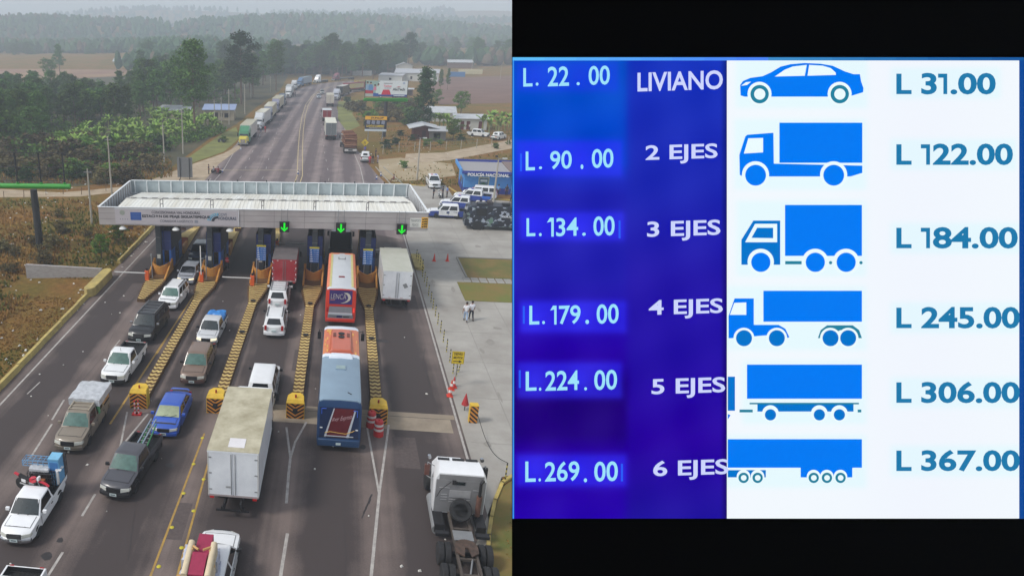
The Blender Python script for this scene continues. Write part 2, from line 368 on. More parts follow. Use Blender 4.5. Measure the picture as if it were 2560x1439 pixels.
# oil stains, patches and litter
st = B(); OIL = M('oil_stain', (48,44,44), .5, vary=.3)
for px, py, a, b_ in ((425,1162,.25,.12),(455,1240,.1,.1),(118,1390,.3,.15),(907,1118,.22,.14),(950,852,.9,.12),(510,1355,.15,.1),(150,1350,.2,.1)):
    x, y = P(px, py); st.poly([(x+a*math.cos(t*.785)*(.7+.5*rnd.random()), y+b_*2*math.sin(t*.785)*(.7+.5*rnd.random()), .0115) for t in range(8)], OIL)
struct(st, 'road_stains')
ck = B(); CK = M('tar_crack', (46,42,42), .6, vary=.2)
def crack(pts, w):
    pts = [P(*p) for p in pts]
    for (x0,y0),(x1,y1) in zip(pts, pts[1:]):
        for k in range(5):
            a, c = k/5, (k+1)/5; xa, ya, xb, yb = x0+(x1-x0)*a, y0+(y1-y0)*a, x0+(x1-x0)*c, y0+(y1-y0)*c; q = w*rnd.uniform(.5,1.4); j = rnd.uniform(-.04,.04); ck.quad((xa-q,ya,.0085),(xa+q,ya,.0085),(xb+q+j,yb,.0085),(xb-q+j,yb,.0085), CK)
for pts, w in ((((1068,935),(1080,985),(1096,1020),(1092,1050)),.02),(((372,1160),(340,1250),(330,1330),(322,1400)),.012),(((1062,870),(1058,905),(1072,950)),.02),(((215,1000),(160,1070)),.012),(((930,1235),(905,1295)),.05),(((860,1250),(866,1439)),.008),(((560,1330),(640,1439)),.008),(((1005,830),(1012,900),(1040,1000)),.01),(((300,800),(250,900),(180,980)),.01),(((700,880),(690,960)),.012),(((800,440),(812,560)),.03),(((660,390),(640,440)),.03)): crack(pts, w)
for px, py, a, c in ((1030,760,.5,2.2),(1015,1130,.7,1.6),(440,1300,.6,1.4),(745,900,.35,1.8),(330,730,.6,2.4)):
    x, y = P(px, py); ck.quad((x-a,y-c,.0078),(x+a,y-c,.0078),(x+a*.95,y+c,.0078),(x-a,y+c*.97,.0078), M('asphalt_patch', (84,74,72), .85, vary=.2, scale=5))
struct(ck, 'road_cracks')
lt = B(); LM = flat((205,203,196))
for i in range(420):
    if i < 60: x, y = rnd.uniform(-21,7.5), rnd.uniform(22,62)
    elif i < 260: x, y = rnd.uniform(-46,-24), rnd.uniform(45,110)
    elif i < 330: x, y = rnd.uniform(6,36), rnd.uniform(115,170)
    else: x, y = rnd.uniform(-24.5,-22.2), rnd.uniform(34,100)
    if y > 45 and i < 60 and abs((x+2.2)%5.15) < 1.2: continue
    s_ = rnd.uniform(.03,.09)*(1.6 if i > 60 else 1); a = rnd.random()*3
    lt.hexa([tuple(Tr(x,y,0) @ Rz(a) @ Vector(p)) for p in ((-s_,-s_,.02),(s_,-s_*.7,.02),(s_,s_,.02),(-s_*.8,s_*.6,.02),(-s_*.5,-s_*.5,.05+s_*.5),(s_*.4,-s_*.4,.05+s_*.4),(s_*.5,s_*.5,.04+s_*.5),(-s_*.5,s_*.4,.05))], LM)
struct(lt, 'litter', kind='stuff')
# ================================================================ digital billboard (right half of the view)
def tmesh(b, s, x0, x1, z0, z1, mt, T, bold=0.0, depth=.003, shear=0, rot=0):
    """adds lettering to mesh collector b"""
    cu = bpy.data.curves.new('t', 'FONT'); cu.body = s; cu.size = 1; cu.offset = bold; cu.shear = shear; cu.resolution_u = 4
    o = bpy.data.objects.new('t', cu); S.collection.objects.link(o)
    dg = bpy.context.evaluated_depsgraph_get(); me = bpy.data.meshes.new_from_object(o.evaluated_get(dg))
    bpy.data.objects.remove(o); bpy.data.curves.remove(cu)
    c = [v.co for v in me.vertices]; a = min(v.x for v in c); e = max(v.x for v in c); f = min(v.y for v in c); g = max(v.y for v in c)
    cx, cz = (x0+x1)/2, (z0+z1)/2; vs = []
    for v in c:
        x = x0+(v.x-a)*(x1-x0)/(e-a); z = z0+(v.y-f)*(z1-z0)/(g-f)
        z += (x-cx)*rot
        vs.append((x, -depth, z))
    b.add(vs, [tuple(p.vertices) for p in me.polygons], mt, T); bpy.data.meshes.remove(me)
BD = 5.0
def bxy(px, py): return ((px-640)/FP*BD, -(py-720)/FP*BD)
BM = Matrix.Translation((0,0,HC)) @ Matrix.Rotation(YAW,4,'Z') @ Matrix.Rotation(math.pi/2-TH,4,'X') @ Matrix.Translation((0,0,-BD)) @ Matrix.Rotation(-math.pi/2,4,'X')
bc = BM @ Vector((bxy(1920,720)[0], .4, 0))
board = thing('digital_billboard', 'huge black digital billboard with blue and white toll tariff screen, tilted on a steel mast', 'billboard', (bc.x, bc.y, 0))
TB = Tr(-bc.x, -bc.y, 0) @ BM
BLK = M('matt_black_cabinet', (1,1,1), .9, vary=0, spec=0)
b = B(TB)
x0, z1 = bxy(1280.5, -160); x1, z0 = bxy(2680, 1600); e = .22
b.hexa([(x0,.005,z0),(x0+e,.28,z0+e),(x1-e,.28,z0+e),(x1,.005,z0),(x0,.005,z1),(x0+e,.28,z1-e),(x1-e,.28,z1-e),(x1,.005,z1)], BLK)
b.done('cabinet', board, smooth=0)
b = B(TB)
for i in range(7):
    x = x0+.5+i*(x1-x0-1)/6; b.box(x-.05,x+.05,.29,.42,z0+.3,z1-.3,STEEL)
for z in (z0+1,(z0+z1)/2,z1-1): b.box(x0+.4,x1-.4,.43,.53,z-.06,z+.06,STEEL)
b.done('support_frame', board)
b = B(); b.tube((0,0,0),(0,0,bc.z-.6),.45,STEEL,.38,n=20); b.box(-1,1,-1,1,0,.35,CONC); b.box(-.9,.9,-.3,.5,bc.z-1.6,bc.z-1.2,STEEL); b.done('mast', board)
# screen content: soft coloured backgrounds held in a colour attribute
def lerp(stops, t):
    for (a, ca), (b_, cb) in zip(stops, stops[1:]):
        if t <= b_:
            k = max(0, (t-a)/(b_-a)); return [ca[i]+(cb[i]-ca[i])*k for i in range(3)]
    return list(stops[-1][1])
LC = [(145,(4,84,200)),(300,(2,72,208)),(410,(2,64,200)),(450,(28,44,190)),(490,(30,34,176)),(700,(34,28,174)),(860,(38,2,168)),(900,(38,0,160)),(955,(30,0,116)),(1085,(32,0,126)),(1130,(40,0,160)),(1290,(38,0,172))]
MC = [(145,(22,52,190)),(480,(28,38,178)),(700,(36,22,168)),(880,(34,12,164)),(1100,(40,0,160)),(1290,(32,16,160))]
GL = [(1300,1535,165,220),(1300,1545,362,432),(1308,1550,540,592),(1308,1556,762,822),(1302,1545,915,985),(1300,1556,1145,1205)]
def scol(x, y):
    if x > 1816:
        c = [243,249,255]; k = math.exp(-((x-2300)/160)**2)*.5; c = [c[0]-3*k, c[1]-5*k, c[2]]
        for a, b_, t, d in ((1848,2158,160,262),(1845,2155,308,465),(1850,2155,512,682),(1818,2155,725,865),(1864,2155,910,1050),(1818,2155,1095,1208),(2235,2490,180,238),(2235,2530,358,416),(2235,2545,567,625),(2235,2545,765,823),(2235,2545,952,1010),(2235,2545,1122,1180)):
            dx = max(a-x, x-b_, 0); dy = max(t-y, y-d, 0); k = math.exp(-(dx*dx+dy*dy)/(2*8**2))
            c = [c[0]-12*k, c[1]+1*k, c[2]]
        return c
    k = 1/(1+math.exp(-(x-1566)/5)); a = lerp(LC, y); m_ = lerp(MC, y); c = [a[i]*(1-k)+m_[i]*k for i in range(3)]
    for q, (a, b_, t, d) in enumerate(GL):
        dx = max(a-x, x-b_, 0); dy = max(t-y, y-d, 0); g = math.exp(-(dx*dx+dy*dy)/(2*9**2))*.75
        for hx in (1335, 1450): g += .25*math.exp(-((x-hx)/28)**2-((y-(t+d)/2)/30)**2)
        g = min(g, 1); c = [c[i]+((52,52,255)[i]-c[i])*g*(.8 if q else .45) for i in range(3)]
    n_ = math.sin(x*.031+y*.017)*math.sin(y*.023-x*.011)*5; c = [max(0, v+n_) for v in c]
    if x > 1800: c = [v*(1-(x-1800)/16*.35) for v in c]
    return c
sm = bpy.data.materials.new('screen_pixels'); sm.use_nodes = True; n = sm.node_tree.nodes; p = n['Principled BSDF']
p.inputs['Base Color'].default_value = (0,0,0,1); p.inputs['Specular IOR Level'].default_value = 0
an = n.new('ShaderNodeAttribute'); an.attribute_name = 'pixels'; sm.node_tree.links.new(an.outputs['Color'], p.inputs['Emission Color']); p.inputs['Emission Strength'].default_value = 2**-EXPO
sm.cycles.emission_sampling = 'NONE'
gx = [1280.5+i*(1816-1280.5)/110 for i in range(111)]+[1816.5+i*(2557-1816.5)/90 for i in range(91)]; gy = [145+i*1150/170 for i in range(171)]
b = B(TB); W_ = len(gx)
b.add([(bxy(x,y)[0], -.004, bxy(x,y)[1]) for y in gy for x in gx], [(j*W_+i, j*W_+i+1, (j+1)*W_+i+1, (j+1)*W_+i) for j in range(len(gy)-1) for i in range(W_-1)], sm)
scr = b.done('screen', board, smooth=0, fix=False)
ca = scr.data.color_attributes.new('pixels', 'FLOAT_COLOR', 'POINT')
ca.data.foreach_set('color', [v for y in gy for x in gx for v in (*lin(scol(x, y)), 1)])
def rect(b, px0, px1, py0, py1, m, d=.006):
    a, t = bxy(px0, py0); c, u = bxy(px1, py1); b.quad((a,-d,u),(c,-d,u),(c,-d,t),(a,-d,t), m)
b = B(TB)
for i in range(16):
    a, c = 1280.5+i*79.8, 1280.5+(i+1)*79.8; k = i/15
    rect(b, a, c, 145, 153, lit((int(100-75*k), int(200-110*k), int(255-95*k)) if i > 7 else (int(96-3*i), int(190-8*i), 250)), .007)
rect(b, 2545, 2557, 153, 1295, lit((18,74,152)), .008); rect(b, 1280.5, 1284, 153, 1295, lit((60,150,235)), .008)
b.done('screen_border', scr, smooth=0)
CY = lit((158,226,252)); WH2 = lit((205,214,255)); TE = lit((32,122,172)); IC = lit((2,122,246)); ID = lit((4,116,205)); BG = lit((236,252,255)); IT = lit((34,128,158))
def row(parts, m, rot, nm='price_lettering', bold=.015):
    b = B(TB)
    for s, a, c, t, d in parts:
        X0, Z1 = bxy(a, t); X1, Z0 = bxy(c, d)
        if s == '1':
            w1 = (X1-X0)*(.42 if nm[0] == 'n' else .36); h1 = Z1-Z0; b.poly([(X1-w1,-.009,Z0),(X1,-.009,Z0),(X1,-.009,Z1),(X1-w1,-.009,Z1)], m)
            b.poly([(X0,-.0092,Z1-h1*(.2 if nm[0] == 'n' else .26)),(X1-w1*.9,-.0092,Z1-h1*.2),(X1-w1*.9,-.0092,Z1),(X0+(0 if nm[0] == 'n' else (X1-X0)*.45),-.0092,Z1)], m)
        else: tmesh(b, s, X0, X1, Z0, Z1, m, TB, bold, .009, 0, rot)
    b.done(nm, scr, smooth=0, fix=False)
rl = [(('L',1307,1330,172,218),('.',1338,1345,208,216),('22',1368,1421,168,217),('.',1440,1448,207,215),('00',1470,1523,166,214)),
      (('L',1313,1336,380,427),('.',1346,1354,417,424),('90',1374,1428,378,424),('.',1450,1457,412,424),('00',1478,1532,373,421)),
      (('L',1315,1337,546,591),('.',1346,1353,583,591),('1',1366,1383,545,592),('34',1389,1444,545,591),('.',1454,1463,582,590),('00',1482,1535,541,590)),
      (('L',1322,1347,764,811),('.',1354,1361,802,810),('1',1374,1390,764,811),('79',1396,1450,763,810),('.',1462,1471,799,810),('00',1490,1545,760,809)),
      (('L',1313,1340,928,976),('.',1346,1352,968,976),('224',1362,1446,926,975),('.',1459,1466,967,975),('00',1484,1541,924,974)),
      (('L',1312,1338,1152,1203),('.',1345,1351,1194,1202),('269',1361,1447,1152,1202),('.',1458,1466,1194,1204),('00',1484,1543,1152,1202))]
for r_ in rl: row(r_, CY, .03)
b = B(TB)
for x, y in ((1299,385),(1545,552),(1306,765),(1296,925),(1551,1158)): rect(b, x, x+5, y, y+44, lit((44,96,250)), .0075)
b.done('screen_artefact', scr, smooth=0)
for s, a, c, t, d in (('LIVIANO',1592,1805,180,228),('2 EJES',1612,1792,362,410),('3 EJES',1616,1799,552,602),('4 EJES',1620,1805,748,796),('5 EJES',1627,1811,944,994),('6 EJES',1631,1819,1148,1198)):
    row(((s,a,c,t,d),), WH2, .03, 'axle_lettering', .02)
for t, rs_ in ((186,(('3',2300,2339,0),('1',2342,2365,1),('.00',2373,2486,0))),(362,(('1',2299,2322,1),('22.00',2329,2529,0))),(570,(('1',2299,2322,1),('84.00',2329,2541,0))),(769,(('245.00',2300,2546,0),)),(955,(('306.00',2300,2546,0),)),(1125,(('367.00',2300,2546,0),))):
    row((('L',2238,2276,t,t+51),)+tuple((s,a,c,t-(0 if q else 2),t+(51 if q else 52)) for s,a,c,q in rs_), TE, 0, 'new_price_lettering', .03)
# vehicle pictograms
def disc(b, x, y, r, m, d=.008, n=28):
    b.poly([(bxy(x+r*math.cos(t*2*math.pi/n), y)[0], -d, bxy(0, y+r*math.sin(t*2*math.pi/n))[1]) for t in range(n)], m)
def pg(b, pts, m, d=.006): b.poly([(bxy(*p)[0], -d, bxy(*p)[1]) for p in pts], m)
b = B(TB)
pg(b, [(1849,214),(1856,204),(1875,196),(1905,192),(1925,183),(1950,168),(1975,162),(2010,159),(2050,161),(2080,166),(2110,180),(2132,187),(2148,187),(2151,205),(2157,222),(2156,232),(2130,240),(2110,243),(1860,243),(1850,240)], IC)
pg(b, [(1935,193),(1960,176),(1980,168),(2015,164),(2010,191)], BG, .007); pg(b, [(2021,164),(2055,166),(2075,172),(2087,183),(2088,189),(2017,191)], BG, .007); pg(b, [(1851,216),(1863,207),(1876,206),(1866,214)], BG, .007)
for x in (1897,2097): disc(b,x,236,30,BG,.0072); disc(b,x,237,23,IT,.0082); disc(b,x,237,14,BG,.0092)
b.done('car_pictogram', scr, smooth=0)
b = B(TB)
rect(b,1947,2154,308,408,IC); pg(b, [(1862,342),(1867,338),(1932,333),(1933,410),(2154,415),(2154,433),(2125,442),(1856,442),(1848,438),(1847,388)], IC)
pg(b, [(1869,347),(1906,346),(1906,382),(1858,385)], BG, .007)
for x in (1887,2082): disc(b,x,438,34,BG,.0072); disc(b,x,439,26,IC,.0082)
b.done('truck_pictogram', scr, smooth=0)
b = B(TB)
rect(b,1961,2153,513,640,IC); pg(b, [(1852,600),(1882,552),(1949,552),(1949,662),(1852,662)], ID); pg(b, [(1861,606),(1886,560),(1941,560),(1941,606)], BG, .007); pg(b, [(1877,595),(1891,570),(1931,570),(1931,596)], ID, .0075)
rect(b,1961,2002,653,661,IT,.0075)
for x in (1900,2036,2113): disc(b,x,655,33,BG,.0072)
for x in (1900,2036,2113): disc(b,x,656,24,IC,.0082)
for x in (2074,2150): disc(b,x,657,4,IT,.0085)
b.done('truck_pictogram', scr, smooth=0)
b = B(TB)
rect(b,1907,2153,727,804,IC); pg(b, [(1820,790),(1835,746),(1883,746),(1883,812),(1945,812),(1962,822),(1972,843),(1962,845),(1950,835),(1828,845),(1820,845)], IC); pg(b, [(1823,787),(1834,757),(1864,756),(1864,787)], BG, .007)
pg(b, [(2043,845),(2050,825),(2066,813),(2130,813),(2146,825),(2153,845),(2146,845),(2100,825),(2048,845)], IT)
for x in (1858,1940,2074,2118): disc(b,x,845,26,BG,.0072)
for x in (1858,1940,2074,2118): disc(b,x,845,20,ID,.0082)
b.done('truck_pictogram', scr, smooth=0)
b = B(TB)
rect(b,1866,2153,911,996,IC); rect(b,1818,1836,941,1026,ID); pg(b, [(1818,1034),(1825,1037),(1818,1048)], IC); rect(b,1847,1880,1023,1030,IT,.0075)
pg(b, [(1892,1008),(2132,1008),(2132,1028),(1892,1028)], ID); rect(b,1872,2145,1006,1010,IT,.0075); rect(b,2142,2151,1023,1030,IT,.0075)
for x in (1924,2046,2096): disc(b,x,1033,21,BG,.0078); 
for x in (1924,2046,2096): disc(b,x,1036,14,ID,.0084)
b.done('truck_pictogram', scr, smooth=0)
b = B(TB)
rect(b,1818,2153,1097,1168,IC); rect(b,2000,2129,1167,1192,IC,.0061); rect(b,1818,1913,1174,1192,ID)
for x in (1857,1892,2032,2065,2099): disc(b,x,1190,17,BG,.0072)
for x in (1857,1892,2032,2065,2099): disc(b,x,1193,13,IT,.0082); disc(b,x,1193,7,BG,.0092)
b.done('truck_pictogram', scr, smooth=0)
# ================================================================ toll plaza
CAN = Tr(-7.4, 63.2, 0) @ Rz(R(2.9))
canopy = thing('toll_canopy', 'long grey fascia toll canopy with white corrugated roof spanning all lanes', 'canopy', (-7.4, 63.2, 0), R(2.9))
FAS = M('fascia_panel', (182,178,177), .5, metal=.1, scale=.35, col2=(164,157,158), stretch=(1,1,3)); SEAM = flat((105,101,102)); INN = M('fascia_inner', (170,182,186), .6, scale=.8, col2=(146,158,162))
ROOF = M('corrugated_roof', (232,233,228), .5, scale=.6, col2=(208,204,190), stretch=(1.6,.12,1)); WP = flat((215,220,222))
HW, DP, ZB, ZT = 15.8, 12.9, 5.5, 7.25
b = B(); b.box(-HW,HW,0,.12,ZB,ZT,FAS)
for z in (6.08,6.66): b.box(-HW+.01,HW-.01,-.006,0,z-.012,z+.012,SEAM)
for i in range(11):
    x = -HW+2.6+i*2.9; b.box(x-.012,x+.012,-.006,0,ZB+.01,ZT-.01,SEAM)
b.done('fascia', canopy, smooth=0)
b = B()
for sx in (-1, 1):
    b.box(sx*HW-.06,sx*HW+.06,.125,DP-.13,ZB,ZT,FAS)
    for i in range(13): y = .5+i*.97; b.box(sx*(HW-.14)-.05,sx*(HW-.14)+.05,y-.05,y+.05,5.95,ZT-.05,WP); b.box(min(sx*(HW-.14),sx*(HW-.9)),max(sx*(HW-.14),sx*(HW-.9)),y-.03,y+.03,5.95,6.02,WP)
b.done('fascia', canopy, smooth=0)
b = B(); b.box(-HW,HW,DP-.12,DP,ZB,ZT,INN)
b.done('rear_fascia', canopy, smooth=0)
b = B()
for i in range(23): x = -HW+.5+i*1.4; b.box(x-.05,x+.05,DP-.3,DP-.121,5.8,ZT-.02,WP); b.done('strut', canopy, smooth=0); b = B()
b.box(-HW+.1,HW-.1,DP-.2,DP+.05,ZT,ZT+.05,WP); b.box(-HW-.08,HW+.08,-.05,.16,ZT,ZT+.04,WP)
for s_ in (-1,1): b.box(s_*HW-.1,s_*HW+.1,.17,DP-.21,ZT,ZT+.04,WP)
b.done('coping', canopy, smooth=0)
b = B(); vs = []; n_ = 0; x = -HW+1.3
xsr = []
while x < HW-.9: xsr += [(x,0),(x+.26,0),(x+.29,.03),(x+.35,.03)]; x += .38
for (yy, zz) in ((.14,6.75),(5.6,6.85),(5.601,6.85),(DP-.35,5.95)): vs += [(x, yy, zz+dz) for x, dz in xsr]
W_ = len(xsr); b.add(vs, [(j*W_+i, j*W_+i+1, (j+1)*W_+i+1, (j+1)*W_+i) for j in (0,2) for i in range(W_-1)], ROOF); b.done('roof', canopy, smooth=0, fix=False)
b = B(); b.box(-HW+1.3,HW-.9,5.5,5.7,6.89,6.93,flat((176,176,172)))
for i in range(26): b.box(-HW+1.8+i*1.12,-HW+2.4+i*1.12,5.47,5.73,6.931,6.95,SEAM)
b.done('ridge_cap', canopy, smooth=0)
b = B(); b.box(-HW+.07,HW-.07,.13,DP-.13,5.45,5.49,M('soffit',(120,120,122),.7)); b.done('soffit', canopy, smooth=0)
b = B()
for px in (397,527,657,789,921,1010):
    x = -15.7+(px-245)/823*31.4; 
    if px > 1000: continue
    for q in (0,.35): b.tube((x+q*.6,.9+q,6.3),(x+q*.6,.9+q,7.9),.035,SEAM)
    b.tube((x,.9,7.85),(x+.21,1.25,7.85),.035,SEAM); b.tube((x,.9,7.4),(x+.21,1.25,7.4),.03,SEAM)
    b.done('roof_bracket', canopy); b = B()
b = B()
for i in range(9): x = -13.4+i*3.3; b.tube((x,DP-.05,7.28),(x,DP-.05,7.5),.06,DARK); b.done('roof_lamp', canopy); b = B()
def cx(px): return -HW+(px-245)/823*2*HW
# writing banner
BAN = M('banner_vinyl', (182,177,182), .55, vary=.05, scale=.4); b = B(); bx0, bx1 = cx(287), cx(602); b.box(bx0,bx1,-.06,-.007,5.62,7.2,BAN); b.box(bx0+.0,bx1,-.07,-.061,7.14,7.2,WP); b.box(bx1-.05,bx1,-.07,-.061,5.62,7.139,WP)
ban = b.done('sign_banner', canopy, smooth=0)
TK = flat((38,42,50)); TG = flat((98,98,108))
def bz(X): return bx0+(X-310)/2135*(bx1-bx0)
b = B()
def bt(s, X0, X1, f0, f1, m, bold=.02): tmesh(b, s, bz(X0), bz(X1), 7.2-f1*1.58, 7.2-f0*1.58, m, None, bold, .075)
bt('CONCESIONARIA VIAL HONDURAS',950,1780,.14,.31,flat((66,66,76)),.015); bt('ESTACIÓN DE PEAJE SIGUATEPEQUE',783,1955,.345,.60,TK,.035); bt('CORREDOR LOGÍSTICO',1090,1655,.65,.84,TG,.01)
bt('COVI',2095,2235,.20,.39,flat((104,112,126)),.01); bt('HONDURAS',2090,2400,.43,.63,flat((70,78,96)),.02)
b.done('lettering', ban, smooth=0, fix=False)
b = B(); b.box(bz(578),bz(767),-.068,-.062,7.2-.74*1.58,7.2-.24*1.58,flat((44,84,156)))
for i in range(4): b.box(bz(610),bz(740),-.071,-.069,7.2-(.34+i*.1)*1.58,7.2-(.325+i*.1)*1.58,flat((86,122,180)))
cxl, czl = bz(2095), 7.2-.72*1.58
for r0, r1, c in ((.25,.42,(50,54,66)),(.46,.56,(40,150,190)),(.6,.68,(90,180,210))):
    for k in range(7 if r0 > .3 else 1):
        a0 = math.pi*(.5+.07*k) if r0 > .3 else math.pi*.5; a1 = a0+math.pi*(.05 if r0 > .3 else .5); pts = []
        n_ = 8
        for i in range(n_+1): a = a0+(a1-a0)*i/n_; pts.append((cxl+r1*1.6*math.cos(a), -.074, czl+r1*1.2*math.sin(a)))
        for i in range(n_,-1,-1): a = a0+(a1-a0)*i/n_; pts.append((cxl+r0*1.6*math.cos(a), -.074, czl+r0*1.2*math.sin(a)))
        b.poly(pts, flat(c))
b.poly([(bz(440)+.28*math.cos(t*.785),-.072,6.75+.26*math.sin(t*.785)) for t in range(8)], flat((150,156,146)))
for i in range(4): b.poly([(bz(400+i*42)+.05*math.cos(t*1.257),-.072,6.1+.05*math.sin(t*1.257)) for t in range(5)], flat((96,96,122)))
b.box(bz(1685),bz(1745),-.07,-.062,5.85,6.12,flat((135,138,148)))
b.done('emblem', ban, smooth=0)
# heavy transport sign
b = B(); x0, x1 = cx(1025), cx(1068.5); b.box(x0,x1-.62,-.05,-.007,5.85,6.72,flat((214,214,208))); b.box(x1-.62,x1,-.052,-.007,5.78,6.8,flat((226,170,40)))
sg = b.done('sign_board', canopy, smooth=0); b = B(); GT = flat((120,122,124))
tmesh(b,'TRANSPORTE',x0+.06,x1-.68,6.36,6.62,GT,None,.0,.06); tmesh(b,'PESADO',x0+.22,x1-.86,5.95,6.22,GT,None,.0,.06); b.done('lettering', sg, smooth=0, fix=False)
b = B()
for i in range(4):
    z = 5.86+i*.235; xx = x1-.55; b.box(xx,xx+.14,-.06,-.053,z,z+.1,TK); b.box(xx+.16,xx+.5,-.06,-.053,z+.03,z+.14,TK)
    for q in (.05,.25,.42): b.box(xx+q,xx+q+.06,-.06,-.053,z-.04,z-.001,TK)
b.done('truck_symbol', sg, smooth=0)
# lane signals
GRN = lit((22,250,46), 1.0)
for i, px in enumerate((715,855,1004)):
    x = cx(px)+.05; loc = CAN @ Vector((x, -.3, 5.2))
    t = thing('lane_signal', ['green arrow lane signal nearest the blue and grey sign banner','green arrow lane signal above the red and orange bus lane','green arrow lane signal beside the heavy transport sign'][i], 'traffic signal', tuple(loc), R(2.9), 'green arrow lane signals on the canopy')
    b = B(); b.box(-.47,.47,-.1,.14,0,1.0,M('signal_black',(14,16,16),.5)); b.box(-.5,.5,-.3,-.09,1.0,1.03,DARK); b.done('housing', t, smooth=0, bevel=.02)
    b = B(); z=-.105
    b.box(-.085,.085,z-.003,z,.3,.92,GRN); 
    for s_ in (-1,1): b.hexa([(0,z-.006,.06),(s_*.36,z-.006,.42),(s_*.36,z-.003,.42),(0,z-.003,.06),(0,z-.006,.24),(s_*.28,z-.006,.52),(s_*.28,z-.003,.52),(0,z-.003,.24)], GRN)
    b.done('arrow', t, smooth=0)
    b = B()
    for s_ in (-.28,.28): b.tube((s_,.05,1.0),(s_,.05,2.1),.03,STEEL); b.tube((s_,.05,2.08),(s_,.6,2.08),.03,STEEL)
    b.done('hanger', t)
# lamps below the fascia
for i, px in enumerate((303,440,578)):
    x = cx(px); p = CAN @ Vector((x,.2,4.95)); t = thing('canopy_lamp', ['white dome lamp under the canopy end beside the bush','white dome lamp between first and second toll booths','white dome lamp to the right of the second toll booth'][i], 'lamp', tuple(p), R(2.9), 'dome lamps under the canopy')
    b = B(); b.lathe([(.01,.42),(.12,.4),(.3,.26),(.38,.12),(.36,.1),(.1,.2)], flat((214,216,214)), 14); b.done('lamp_shade', t); b = B(); b.tube((0,0,.4),(.1,0,.6),.03,DARK); b.box(.5,1.0,-.1,.1,0.1,.35,M('brown_speaker',(80,58,54),.6)); b.tube((.75,0,.35),(.75,0,.6),.02,DARK); b.done('hanger', t)
# islands and booths
ISY = M('island_yellow', (210,186,118), .8, scale=1.2, col2=(176,150,92)); ISB = M('island_brown', (104,72,32), .8, scale=1.5, col2=(74,54,30)); ISO = M('island_orange', (198,142,60), .7, scale=1, col2=(174,116,46))
NAVY = M('navy_panel', (38,54,118), .4, vary=.12, scale=.8); BLU = M('blue_panel', (50,104,184), .4, vary=.1); COLM = M('column_grey', (66,72,78), .6, vary=.1); BLIN = flat((74,92,140)); NAVD = M('dark_panel',(38,42,60),.5,vary=.1)
def clip(poly, x0, x1, z0, z1):
    for ax, v, sg_ in ((0,x0,1),(0,x1,-1),(1,z0,1),(1,z1,-1)):
        out = []
        for i in range(len(poly)):
            a, c = poly[i-1], poly[i]; da = (a[ax]-v)*sg_; dc = (c[ax]-v)*sg_
            if (da < 0) != (dc < 0): k = da/(da-dc); out.append((a[0]+(c[0]-a[0])*k, a[1]+(c[1]-a[1])*k))
            if dc >= 0: out.append(c)
        poly = out
        if not poly: return []
    return poly
def chevrons(b, x0, x1, z0, z1, y, m, up=True, pitch=.3, wd=.14, slope=.7, split=True):
    xm = (x0+x1)/2
    for side in ((x0,xm),(xm,x1)) if split else ((x0,x1),):
        for k in range(-6, 12):
            zb = z0+k*pitch; s_ = slope*(1 if up else -1)
            f = (lambda x: -abs(x-xm)*s_) if split else (lambda x: -(x-x0)*s_)
            q = clip([(side[0],zb+f(side[0])),(side[1],zb+f(side[1])),(side[1],zb+wd+f(side[1])),(side[0],zb+wd+f(side[0]))], x0, x1, z0, z1)
            if len(q) > 2: b.poly([(x, y, z) for x, z in q], m)
IX = [-17.6,-12.45,-7.35,-2.2,3.0]
WORDS = ['first','second','third','fourth','fifth']
BLKP = M('black_stripe_paint', (24,22,22), .6, vary=.1)
